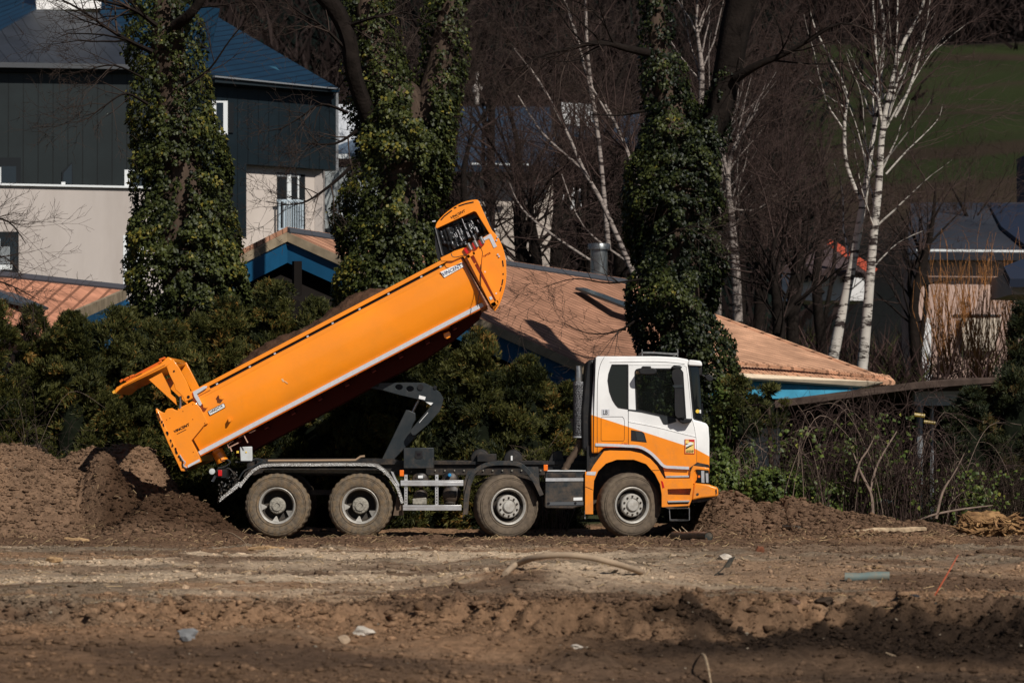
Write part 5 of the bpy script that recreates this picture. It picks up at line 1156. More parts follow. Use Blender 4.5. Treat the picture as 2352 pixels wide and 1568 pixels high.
for i in range(60):
    f = i / 59; p = at(1665 + 365 * f, 832 + 35 * f, 13.3 + 2.1 * f); tl.tube([p + Vector((0, -.03, 0)), p + Vector((-.03, .1, .05))], .035, 5)
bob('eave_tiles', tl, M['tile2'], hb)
rt = MB()
for i in range(150):
    f = .02 + .96 * i / 149; p = G_.lerp(H_, f); rt.tube([p + Vector((.02, -.04, -.09)), p + Vector((.2, -.1, -.17))], .05, 5)
bob('ridge_tiles', rt, M['tile1'], hb)
def band(A, B, d0, d1, y_off, th): return [A + Vector((0, y_off, -d0)), B + Vector((0, y_off, -d0)), B + Vector((0, y_off, -d1)), A + Vector((0, y_off, -d1))]
M['board'] = mat('weathered_board', (.24, .19, .13), .8, noise=.3, nscale=4)
M['cream'] = mat('cream_board', (.62, .50, .36), .7, noise=.1)
M['bluef'] = mat('blue_fascia', (.007, .060, .13), .5, noise=.12, nscale=3)
M['bluep'] = mat('light_blue_panel', (.05, .24, .36), .6, noise=.2, nscale=3)
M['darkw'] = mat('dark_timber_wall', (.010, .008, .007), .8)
GL = at(540, 592, 13.3)
bob('bargeboard', MB().slab(band(G_, Rr, .02, .20, -.05, .1), .08).slab(band(GL, G_, .02, .20, -.05, .1), .08), M['board'], hb)
bob('fascia', MB().slab(band(G_, Rr, .20, .62, .05, .1), .1).slab(band(GL, G_, .20, .62, .05, .1), .1), M['bluef'], hb)
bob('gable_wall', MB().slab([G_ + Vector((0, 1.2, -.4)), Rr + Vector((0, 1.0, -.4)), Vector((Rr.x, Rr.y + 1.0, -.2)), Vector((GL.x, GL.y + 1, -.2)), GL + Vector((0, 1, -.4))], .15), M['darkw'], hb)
bob('left_roof_slope', MB().slab([G_, H_, at(700, 640, 22), GL], .1), M['tile1'], hb)
bob('gable_post', MB().tube([at(682, 600, 14.6), at(682, 680, 14.6)], .1, 6), M['darkw'], hb)
bob('eave_board', MB().slab([at(1600, 848, 12.85), at(2030, 877, 15.2), at(1985, 887, 15.0), at(1660, 865, 12.9), at(1600, 862, 12.85)], .06), M['cream'], hb)
bob('blue_panel', MB().slab([at(1600, 860, 12.93), at(1975, 886, 15.06), at(1975, 915, 15.06), at(1600, 915, 12.93)], .08), M['bluep'], hb)
bob('skylight', MB().slab([at(1322, 660, 18.9), at(1346, 661, 19.3), at(1480, 709, 17.6), at(1455, 711, 17.2)], .05), mat('dark_skylight', (.04, .055, .06), .25), hb)
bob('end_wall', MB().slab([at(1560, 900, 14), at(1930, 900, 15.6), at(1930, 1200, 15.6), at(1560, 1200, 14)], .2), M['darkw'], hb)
M['flue'] = mat('flue_steel', (.17, .18, .18), .35, metal=.8, noise=.3, nscale=8)
cc_ = at(1376, 642, 22.4); fl = bob('flue', MB().lathe([(.19, -.6), (.19, .76), (.17, .77)], cc_, 28, axis='z'), M['flue'], hb, smooth=40)
bob('flue_cap', MB().lathe([(.0, .02), (.23, .02), (.25, 0), (.25, .1), (.23, .13), (0, .15)], cc_ + Vector((0, 0, .66)), 28, axis='z'), M['flue'], fl, smooth=40)
# second terracotta roof at far left
h2 = empty('low_house', at(60, 983, 16), 'terracotta roofed low house end at the far left under the beige wall', 'house')
A1, A2, A3, A4 = at(-140, 618, 15.5), at(292, 664, 22), at(170, 716, 14.6), at(-140, 800, 12)
bob('roof', MB().slab([A1, A2, A3, at(60, 790, 12.6), A4], .12), tiles('terracotta_tiles_left', (.46, .21, .13), (A3 - A2).cross(Vector((0, 0, 1))), .24), h2)
bob('ridge', MB().tube([A1, A2], .10, 8), mat('grey_ridge', (.06, .06, .07), .7), h2)
bob('bargeboard', MB().slab(band(A3, A2, .0, .22, -.06, .1), .08), M['board'], h2)
bob('fascia', MB().slab([A2 + Vector((0, -.05, -.2)), A3 + Vector((0, -.05, -.2)), A3 + Vector((0, -.05, -1.0)), A2 + Vector((.5, -.05, -1.0))], .1), M['bluef'], h2)
bob('skylight', MB().slab([at(-60, 642, 16), at(-10, 655, 17), at(112, 706, 15.4), at(70, 702, 14.9), at(-60, 672, 14.9)], .05), mat('dark_skylight_left', (.035, .045, .05), .25), h2)
# carport at right
cpn = empty('carport', at(2050, 983, 9), 'dark brown open carport roof among brambles at the right', 'shed')
bob('roof', MB().slab([at(1780, 919, 8.2), at(1905, 903, 8.8), at(2100, 877, 9.6), at(2200, 868, 10), at(2500, 862, 11), at(2500, 884, 11), at(2200, 886, 10), at(2100, 893, 9.6), at(1780, 936, 8.2)], 3.5), mat('brown_roof_edge', (.05, .035, .028), .8, noise=.3), cpn)
bob('panel', MB().slab([at(2101, 897, 11), at(2200, 895, 11.3), at(2240, 931, 11.4), at(2101, 931, 11)], .1), mat('pale_slats', (.40, .44, .47), .6), cpn)
bob('post', MB().tube([at(2112, 930, 11), at(2112, 1200, 11)], .065, 8).tube([at(2140, 930, 11.5), at(2140, 1200, 11.5)], .04, 8), M['trim'], cpn)
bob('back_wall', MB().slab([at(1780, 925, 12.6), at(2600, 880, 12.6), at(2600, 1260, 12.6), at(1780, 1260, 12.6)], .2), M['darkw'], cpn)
wl = MB().slab([at(1685, 942, 11), at(1792, 945, 11), at(1792, 1180, 11), at(1685, 1180, 11)], .2).build('garden_wall', mat('white_garden_wall', (.62, .60, .58), .8, noise=.1), origin=at(1740, 1180, 11))
tag(wl, 'white garden wall glimpsed through the twigs just right of the cab', 'wall')
def toy(name, px_, m, label, cat):
    mb = MB(); 
    for (a, b_, w, h) in px_:
        mb.tube([at(a - w / 2, b_, 8.5), at(a + w / 2, b_ + 3, 8.5)], h / 2 * .008, 8)
    tag(mb.build(name, m, origin=at(px_[0][0], px_[0][1], 8.5)), label, cat)
toy('toy_car', [(2098, 1106, 34, 20), (2108, 1116, 50, 14)], mat('red_plastic', (.45, .015, .02), .4), 'red toy glimpsed low through the brambles', 'toy')
toy('toy_slide', [(2192, 1108, 26, 16), (2182, 1116, 30, 10)], mat('yellow_plastic', (.7, .5, .03), .4), 'yellow toy glimpsed low through the brambles right of the red one', 'toy')
toy('toy_swing', [(2112, 952, 24, 10), (2135, 968, 26, 8)], mat('dull_yellow_plastic', (.28, .19, .03), .4), 'dull yellow bar hanging below the pale slats of the carport', 'toy')
toy('garden_table', [(2040, 1150, 44, 10), (2150, 1156, 60, 10)], mat('pale_blue_plastic', (.2, .28, .3), .5), 'pale blue-grey garden table low behind the brambles', 'table')

# ---------- farther houses
def house(name, label, walls, roofs, wins=(), cat='house', Y=60, extra=()):
    e = empty(name, at(walls[0][0][0], 983, Y), label, cat)
    for p, m in [(w[:-1], w[-1]) for w in walls]: bob('wall', MB().slab([at(a, b_, Y) for a, b_ in p], 4), m, e)
    for r in roofs: bob('roof', MB().slab([at(*q) for q in r[:-1]], .2), r[-1], e)
    for w in wins: 
        q = bob('window', MB().slab([at(a, b_, Y - .06) for a, b_ in w], .05), M['wglass'], e)
    for nm, p, m in extra: bob(nm, MB().slab([at(*q) for q in p], .15), m, e)
    return e
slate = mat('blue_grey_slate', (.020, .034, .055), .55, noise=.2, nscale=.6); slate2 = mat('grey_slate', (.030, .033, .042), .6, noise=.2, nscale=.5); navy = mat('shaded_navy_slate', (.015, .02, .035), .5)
wht = mat('white_house_wall', (.62, .61, .60), .8, noise=.08); bei = mat('beige_house_wall', (.42, .36, .31), .8, noise=.1); pnk = mat('pink_beige_wall', (.40, .28, .23), .8, noise=.15, nscale=.7)
house('slate_house', 'house with a wide blue slate roof right of the forked ivy tree', [[(1070, 380), (1270, 383), (1270, 700), (1070, 700), bei]],
      [[(1045, 380, 61), (1285, 383, 61), (1262, 245, 68), (1060, 245, 68), slate]], extra=[('gutter', [(1080, 374, 60.5), (1215, 376, 60.5), (1215, 380, 60.5), (1080, 378, 60.5)], M['wframe'])], Y=62)
house('white_house', 'white walled house block framed by birch limbs left of the leaning ivy tree', [[(1290, 235), (1362, 240), (1362, 294), (1292, 284), wht]], [[(1280, 300, 73), (1470, 330, 73), (1470, 262, 77), (1350, 262, 77), slate]], Y=74)
house('garden_house', 'small pale house front with white windows low between the birch limbs', [[(1165, 540), (1262, 545), (1262, 640), (1165, 640), bei], [(1290, 432), (1346, 432), (1346, 482), (1290, 482), wht]], [], [[(1300, 440), (1312, 440), (1312, 476), (1300, 476)], [(1322, 440), (1334, 440), (1334, 476), (1322, 476)]], Y=50)
house('barn', 'pinkish walled house with a grey slate roof at the right behind the orange willows', [[(2105, 578), (2420, 580), (2420, 900), (2105, 860), pnk]],
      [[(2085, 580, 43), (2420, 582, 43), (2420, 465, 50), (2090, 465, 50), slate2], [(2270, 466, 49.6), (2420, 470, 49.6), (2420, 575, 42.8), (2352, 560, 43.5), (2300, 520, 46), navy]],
      [[(2190, 722), (2300, 722), (2300, 726), (2190, 726)]], Y=43.5, extra=[('gutter', [(2105, 572, 42.6), (2420, 575, 42.6), (2420, 580, 42.6), (2105, 577, 42.6)], M['wframe']), ('pale_panel', [(2205, 730, 43.3), (2300, 730, 43.3), (2285, 805, 43.3), (2215, 805, 43.3)], mat('cream_panel', (.5, .42, .33), .8)), ('white_post', [(2118, 730, 43.3), (2140, 730, 43.3), (2140, 880, 43.3), (2118, 880, 43.3)], wht)])
house('red_roof_house', 'white house with a bright red roof edge behind the twin birches', [[(1815, 612), (1985, 612), (1985, 690), (1815, 690), wht]],
      [[(1800, 612, 66), (1905, 548, 70), (2012, 618, 66), (1985, 626, 66), mat('dark_gable', (.07, .05, .05), .8)], [(1888, 552, 65.5), (1912, 550, 65.5), (2016, 618, 65.5), (2002, 632, 65.5), mat('red_tiles', (.5, .09, .05), .7)]],
      [[(1836, 622), (1856, 622), (1856, 648), (1836, 648)], [(1880, 622), (1895, 622), (1895, 648), (1880, 648)], [(1935, 622), (1955, 622), (1955, 648), (1935, 648)]], Y=68)
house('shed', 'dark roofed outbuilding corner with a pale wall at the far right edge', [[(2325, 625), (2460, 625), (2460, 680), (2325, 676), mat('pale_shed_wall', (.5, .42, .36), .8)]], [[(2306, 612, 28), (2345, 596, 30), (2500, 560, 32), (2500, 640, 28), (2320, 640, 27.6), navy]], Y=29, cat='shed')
house('tower_block', 'narrow dark navy building corner cut by the right edge of the picture', [[(2375, 345), (2600, 340), (2600, 700), (2375, 700), mat('navy_wall', (.012, .018, .035), .5)]], [], Y=54, cat='building', extra=[('downpipe', [(2378, 352, 53.8), (2380, 352, 53.8), (2380, 520, 53.8), (2378, 520, 53.8)], M['wframe'])])
pa = MB().tube([at(1095, 240, 95), at(1096, 205, 95)], [.09, .06], 6).tube([at(1096, 205, 95), at(1096, 165, 95)], [.06, .05], 6).lathe([(0, 0), (.2, .3), (.2, .5), (0, .7)], at(1096, 228, 95), 8, axis='z'); tag(pa.build('antenna_mast', mat('pale_mast', (.45, .4, .36), .6), origin=at(1095, 240, 95)), 'pale slender mast rising above the blue slate roof', 'mast')

# ================================================================== VALLEY SIDE
def hillz(x, y):
    t = np.clip((y - 78) / 540, 0, 1.3)
    z = -2 + 9.5 * sstep(78, 135, y) + 112 * t ** 1.15 + 9 * (fbm(x * .012, y * .012, 201, 4) - .5) * np.clip((y - 90) / 100, 0, 1) + 2.2 * (fbm(x * .06, y * .06, 202, 3) - .5)
    return z
hx = np.linspace(-330, 330, 330); hy = 70 + 600 * np.linspace(0, 1, 300) ** 1.5
HX, HY = np.meshgrid(hx, hy, indexing='ij'); HZ = hillz(HX, HY)
V = np.stack([HX, HY, HZ], -1).reshape(-1, 3); ii = np.arange(329)[:, None] * 300 + np.arange(299)[None]
F = np.stack([ii, ii + 300, ii + 301, ii + 1], -1).reshape(-1, 4)
def meadow(x, y):
    a = x / (y + 62) * 8820 + 1176
    m = sstep(1760, 1840, a + 60 * (fbm(y * .05, x * .02, 210, 3) - .5)) * (sstep(118, 124, y) * (1 - sstep(196, 206, y)))
    m2 = sstep(1020, 1060, a) * (1 - sstep(1150, 1200, a)) * sstep(160, 166, y) * (1 - sstep(176, 182, y))
    return np.clip(m + m2 * .7, 0, 1)
def hillcol(x, y):
    wood = np.array([.013, .0105, .0098]); green = np.array([.023, .029, .011]); tan = np.array([.034, .025, .017]); dg = np.array([.009, .012, .012])
    n = fbm(x * .03, y * .03, 220, 4); c = wood * np.ones(x.shape + (1,))
    c = c * (1 - sstep(.52, .6, n)[..., None] * .6) + dg * sstep(.52, .6, n)[..., None] * .6
    mw = meadow(x, y)[..., None]; st = sstep(.48, .6, fbm(x * .02, y * .22, 221, 3))[..., None]
    out = c * (1 - mw) + (green * (1 - st) + tan * st) * mw
    return out * (.55 + .9 * fbm(x * .18, y * .07, 223, 4))[..., None]
hc = hillcol(HX, HY).reshape(-1, 3)
M['hill'] = soilmat('hill_cover'); 
hl_ = link('hill', npmesh('hill', V, F, {'soil': hc}), M['hill']); tag(hl_, 'dark wooded valley side with a dim green meadow', kind='structure')
hl_.data.polygons.foreach_set('use_smooth', [True] * len(hl_.data.polygons))
# bare woodland on the slope: leafless crowns as bundles of fine upright twigs
def slivers(name, C0, Rr_, Hh, n, colour, seed, label, w=.05, kind='stuff', tilt=.5):
    rs = np.random.default_rng(seed); N = len(C0); k = n
    base = np.repeat(C0, k, 0); rr = np.repeat(Rr_, k); hh = np.repeat(Hh, k)
    a = rs.uniform(0, 6.28, N * k); q = np.sqrt(rs.random(N * k)) * rr; z0 = rs.uniform(.0, .75, N * k) * hh
    sh = np.sqrt(np.clip(1 - (z0 / hh - .35) ** 2 / .55, .05, 1)); P = base + np.stack([np.cos(a) * q * sh, np.sin(a) * q * sh, z0], -1)
    l = rs.uniform(.12, .35, N * k) * hh; d = np.stack([np.cos(a) * tilt, np.sin(a) * tilt, np.ones(N * k)], -1) + rs.normal(0, .35, (N * k, 3)); d /= np.linalg.norm(d, axis=1)[:, None]
    tpt = P + d * l[:, None]; sd = rs.normal(0, 1, (N * k, 3)); sd /= np.linalg.norm(sd, axis=1)[:, None]; ww = (w * rs.uniform(.5, 1.5, N * k))[:, None] if np.isscalar(w) else (np.repeat(w, k) * rs.uniform(.5, 1.5, N * k))[:, None]
    V = np.stack([P - sd * ww, P + sd * ww, tpt], 1).reshape(-1, 3); F = np.arange(N * k * 3).reshape(-1, 3)
    c = np.repeat(colour, k, 0) * rs.uniform(.6, 1.5, (N * k, 1)); return tag(link(name, npmesh(name, V, F, {'soil': np.repeat(c, 3, 0)}), M['twigfar']), label, kind=kind)
m = bpy.data.materials.new('far_twigs'); m.use_nodes = True; nn_ = m.node_tree; a_ = nn_.nodes.new('ShaderNodeAttribute'); a_.attribute_name = 'soil'
nn_.links.new(a_.outputs['Color'], nn_.nodes['Principled BSDF'].inputs['Base Color']); nn_.nodes['Principled BSDF'].inputs['Roughness'].default_value = .9; nn_.nodes['Principled BSDF'].inputs['Specular IOR Level'].default_value = 0.0; M['twigfar'] = m
rs = np.random.default_rng(33)
y = 86 + 500 * rs.random(8200) ** 1.4; x = (rs.random(8200) * 2 - 1) * (.21 * (y + 62) + 4)
A_ = x / (y + 62) * 8820 + 1176; keep = ((meadow(x, y) < .3) | (rs.random(8200) < .035) & (y > 150)) & ~((A_ > 1780) & (y < 120));  x, y = x[keep], y[keep]
edge_gap = ~((np.abs(y - 100) < 0)); pts = np.stack([x, y, hillz(x, y) - .3], -1)
ev = (fbm(x * .03, y * .03, 220, 4) > .56) & (rs.random(len(x)) < .5)
colr = np.where(ev[:, None], np.array([.006, .009, .008]), np.array([.018, .013, .012]) * rs.uniform(.6, 1.3, (len(x), 1)))
slivers('woodland', pts, rs.uniform(1.6, 3.6, len(x)), rs.uniform(4, 9, len(x)), 60, colr, 34, 'bare brown woodland covering the valley side', w=rs.uniform(.05, .10, len(x)) * (1 + y / 300))
# far little houses on the slope
k = 0
for a_, b_, Yv, w, h, colr_, lab in ((940, 72, 300, 34, 26, (.6, .6, .6), 'tiny white house high on the slope between the limbs of the forked ivy tree'),
                        (1108, 74, 360, 10, 7, (.5, .2, .08), 'tiny orange walled house on the slope right of the forked ivy tree'),
                        (2000, 22, 420, 18, 7, (.5, .55, .55), 'tiny pale building at the top right among dark trees, the leftmost there'),
                        (2035, 20, 420, 14, 7, (.45, .5, .5), 'tiny pale building at the top right among dark trees, just right of the leftmost'),
                        (1832, 112, 330, 7, 8, (.6, .65, .7), 'tiny white building left of the twin birches high up'),
                        (1876, 220, 205, 7, 12, (.35, .5, .7), 'tiny bluish white hut at the top edge of the meadow'),
                        (2094, 182, 240, 8, 12, (.6, .6, .6), 'tiny white hut between the twin birch tops'),
                        (2190, 70, 380, 8, 12, (.5, .52, .52), 'tiny pale building high at the right below the topmost pair'),
                        (2330, 238, 190, 60, 12, (.10, .13, .22), 'long low dark blue vehicle line at the right end of the meadow edge')):
    s = (Yv + 62) / 8820; p = at(a_, b_, Yv); e = empty('distant_house', p, lab, 'house' if 'vehicle' not in lab else 'shed')
    mc = mat('distant_wall', colr_, .8); Wd, Ht = w * s / 2, h * s
    MB().box((p.x - Wd, p.y, p.z - Ht), (p.x + Wd, p.y + 5, p.z)).build('wall', mc, e)
    MB().slab([(p.x - Wd * 1.1, p.y - .3, p.z), (p.x + Wd * 1.1, p.y - .3, p.z), (p.x + Wd * .8, p.y + 3, p.z + Ht * .4), (p.x - Wd * .8, p.y + 3, p.z + Ht * .4)], .2).build('roof', slate2, e)
    if w > 12: MB().box((p.x - Wd * .25, p.y - .1, p.z - Ht * .7), (p.x + Wd * .45, p.y, p.z - Ht * .3)).build('window', M['wglass'], e)
# ================================================================== VEGETATION
M['ivy'] = leafmat('ivy_leaves', (.005, .009, .0025), (.060, .070, .016), .5, .12, (.15, .125, .02))
M['thuja'] = leafmat('conifer_sprays', (.010, .016, .005), (.115, .112, .027), .6, .26, (.24, .13, .03))
M['thujadark'] = leafmat('dark_conifer_sprays', (.012, .018, .009), (.040, .045, .014), .6, .15, (.08, .05, .015))
M['greenleaf'] = leafmat('shrub_leaves', (.03, .05, .012), (.11, .14, .03), .45, .25, (.2, .2, .04))
M['bark'] = mat('ridged_bark', (.060, .042, .031), .95, noise=.4, nscale=6, bump=1, bscale=18, stretch=(1, 1, .3))
M['darkbark'] = mat('dark_bark', (.012, .009, .0075), .95, noise=.3, bump=.8, bscale=20)
M['twig'] = mat('brown_twigs', (.045, .032, .026), .85, noise=.3)
M['redtwig'] = mat('reddish_twigs', (.056, .037, .032), .85, noise=.3)
M['paletwig'] = mat('pale_twigs', (.19, .14, .11), .85, noise=.3)
M['willow'] = mat('orange_willow_stems', (.33, .15, .055), .8, noise=.3)
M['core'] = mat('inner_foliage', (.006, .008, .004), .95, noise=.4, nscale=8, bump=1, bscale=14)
def birchmat(nm_='birch_bark', col_=(.42, .385, .34)):
    m = mat(nm_, col_, .7, noise=.1, nscale=5); n = m.node_tree; p = n.nodes['Principled BSDF']; base = p.inputs['Base Color'].links[0].from_socket
    tc = n.nodes.new('ShaderNodeTexCoord'); mp = n.nodes.new('ShaderNodeMapping'); mp.inputs['Scale'].default_value = (2.2, 2.2, 9); n.links.new(tc.outputs['Object'], mp.inputs[0])
    t = n.nodes.new('ShaderNodeTexNoise'); t.inputs['Scale'].default_value = 1; t.inputs['Detail'].default_value = 5; t.inputs['Roughness'].default_value = .7; n.links.new(mp.outputs[0], t.inputs['Vector'])
    r = n.nodes.new('ShaderNodeMapRange'); r.inputs[1].default_value = .50; r.inputs[2].default_value = .57; n.links.new(t.outputs['Fac'], r.inputs[0])
    mx = n.nodes.new('ShaderNodeMix'); mx.data_type = 'RGBA'; n.links.new(r.outputs[0], mx.inputs[0]); n.links.new(base, mx.inputs[6]); mx.inputs[7].default_value = (.03, .022, .02, 1)
    n.links.new(mx.outputs[2], p.inputs['Base Color']); return m
M['birch'] = birchmat(); M['shadedbirch'] = birchmat('shaded_birch_bark', (.26, .22, .195))  # second bark colour darkened for the partial shade its stems stand in
def unit(v): return v / np.maximum(np.linalg.norm(v, axis=1), 1e-9)[:, None]
def leaves(name, P, Nn, size, m, parent, rs, droop=.5, aspect=.9, fold=.25, varn=None, jitter=.55):
    """folded leaf blades at points P facing roughly along Nn"""
    n = len(P); N_ = unit(Nn + rs.normal(0, jitter, (n, 3)))
    dn = np.array([0, 0, -1.0]) * droop + rs.normal(0, .5, (n, 3)); T = unit(dn - N_ * (dn * N_).sum(1)[:, None]); B = np.cross(N_, T)
    s = size * rs.uniform(.65, 1.35, n); s = s[:, None]
    a = P; tip = P + T * s; md = P + T * s * .42; l = md + B * s * aspect * .5 - N_ * s * fold; r = md - B * s * aspect * .5 - N_ * s * fold
    V = np.stack([a, l, tip, r], 1).reshape(-1, 3); q = np.arange(n)[:, None] * 4
    F = np.concatenate([q + np.array([0, 1, 2]), q + np.array([0, 2, 3])], 0)
    var = rs.random(n) if varn is None else np.clip(varn + rs.normal(0, .22, n), 0, 1)
    c = np.repeat(var, 4)[:, None] * np.ones((1, 3)); return link(name, npmesh(name, V, F, {'var': c}), m, parent)
def sprays(name, P, D, ln, w, k, m, parent, rs, spread=.5, varn=None):
    """bundles of k narrow blades leaving P along D"""
    n = len(P) * k; P_ = np.repeat(P, k, 0); D_ = unit(np.repeat(D, k, 0) + rs.normal(0, spread, (n, 3))); L_ = (ln * rs.uniform(.5, 1.3, n))[:, None]
    S_ = unit(np.cross(D_, rs.normal(0, 1, (n, 3)))) * (w * rs.uniform(.6, 1.4, n))[:, None]
    mid = P_ + D_ * L_ * .5 + rs.normal(0, .012, (n, 3)); tip = P_ + D_ * L_ + np.array([0, 0, -.15]) * L_ * rs.random((n, 1))
    V = np.stack([P_, mid + S_, tip, mid - S_], 1).reshape(-1, 3); F = (np.arange(n)[:, None] * 4 + np.array([0, 1, 2, 3]))
    v = rs.random(n) if varn is None else np.clip(np.repeat(varn, k) + rs.normal(0, .2, n), 0, 1)
    return link(name, npmesh(name, V, F, {'var': np.repeat(v, 4)[:, None] * np.ones((1, 3))}), m, parent)
# ---------- branching
def grow(start, d, length, r, lvl, rng, out, par):
    n = max(3, int(length / par['seg'])); p = Vector(start); d = Vector(d).normalized(); pts = [p.copy()]; rad = [r]
    st = length / n; dirs = []
    for i in range(n):
        d = (d + Vector((rng.gauss(0, par['wob']), rng.gauss(0, par['wob']), rng.gauss(0, par['wob']) + par['up'] * .12)) ).normalized()
        p = p + d * st; pts.append(p.copy()); rad.append(r * (1 - .85 * (i + 1) / n)); dirs.append(d.copy())
    out.append((lvl, pts, rad))
    if lvl >= par['lv']: return
    for _ in range(par['kids'][min(lvl, len(par['kids']) - 1)]):
        f = rng.uniform(par['from'], 1.0); i = min(n - 1, int(f * n)); dd = dirs[i]
        ax = dd.orthogonal().normalized(); ax.rotate(Matrix.Rotation(rng.uniform(0, 6.283), 3, dd)); ang = rng.uniform(*par['ang'])
        nd = dd * math.cos(ang) + ax * math.sin(ang)
        if par.get('flat'): nd.y *= par['flat']
        grow(pts[i + 1] if i + 1 < len(pts) else pts[-1], nd, length * rng.uniform(*par['ratio']) * (1 - .35 * f), max(rad[i] * .6, par['rmin']), lvl + 1, rng, out, par)
P0 = dict(seg=.25, wob=.12, up=.5, lv=3, kids=(7, 6, 4), ang=(.35, 1.0), ratio=(.35, .7), rmin=.004, **{'from': .2})
def lines_mesh(mb, segs, sides=3, rmul=1):
    for lvl, pts, rad in segs: mb.tube(pts, [max(x * rmul, .0025) for x in rad], 6 if rad[0] > .05 else (4 if rad[0] > .015 else sides), cap=False)
def bare_tree(name, label, cat, stems, trunkmat, twigmat, seed, par=None, group=None, thick=.03):
    """stems: list of polylines of (point, radius); side limbs and twigs grow from them"""
    rng = random.Random(seed); q = dict(P0); q.update(par or {}); out = []
    e = empty(name, Vector(stems[0][0][0]), label, cat, group); tm = MB()
    for st in stems:
        pts = spline([(*p, r) for p, r in st], 4); P = [Vector(a[:3]) for a in pts]; rd = [max(a[3], .004) for a in pts]
        tm.tube(P, rd, 10 if rd[0] > .04 else 6)
        m_ = len(P)
        for _ in range(int(q['n0'])):
            f = rng.uniform(q['low'], 1); i = min(m_ - 2, int(f * (m_ - 1))); dd = (P[i + 1] - P[i]).normalized(); ax = dd.orthogonal().normalized(); ax.rotate(Matrix.Rotation(rng.uniform(0, 6.283), 3, dd)); ang = rng.uniform(*q['ang'])
            grow(P[i], dd * math.cos(ang) + ax * math.sin(ang), q['len'] * rng.uniform(.5, 1.2), min(rd[i] * .6, q['r0']), 1, rng, out, q)
    tm.build('trunk', trunkmat, e, smooth=50)
    thick = q.get('thick', thick); big = [o for o in out if o[2][0] >= thick]; small = [o for o in out if o[2][0] < thick]
    if big: 
        bm_ = MB(); lines_mesh(bm_, big); bm_.build('limbs', trunkmat, e, smooth=50)
    cm_ = MB(); lines_mesh(cm_, small); V = np.array(cm_.v); 
    if len(V): F = np.array(cm_.f); link('twigs', npmesh('twigs', V, F), twigmat, e)
    return e

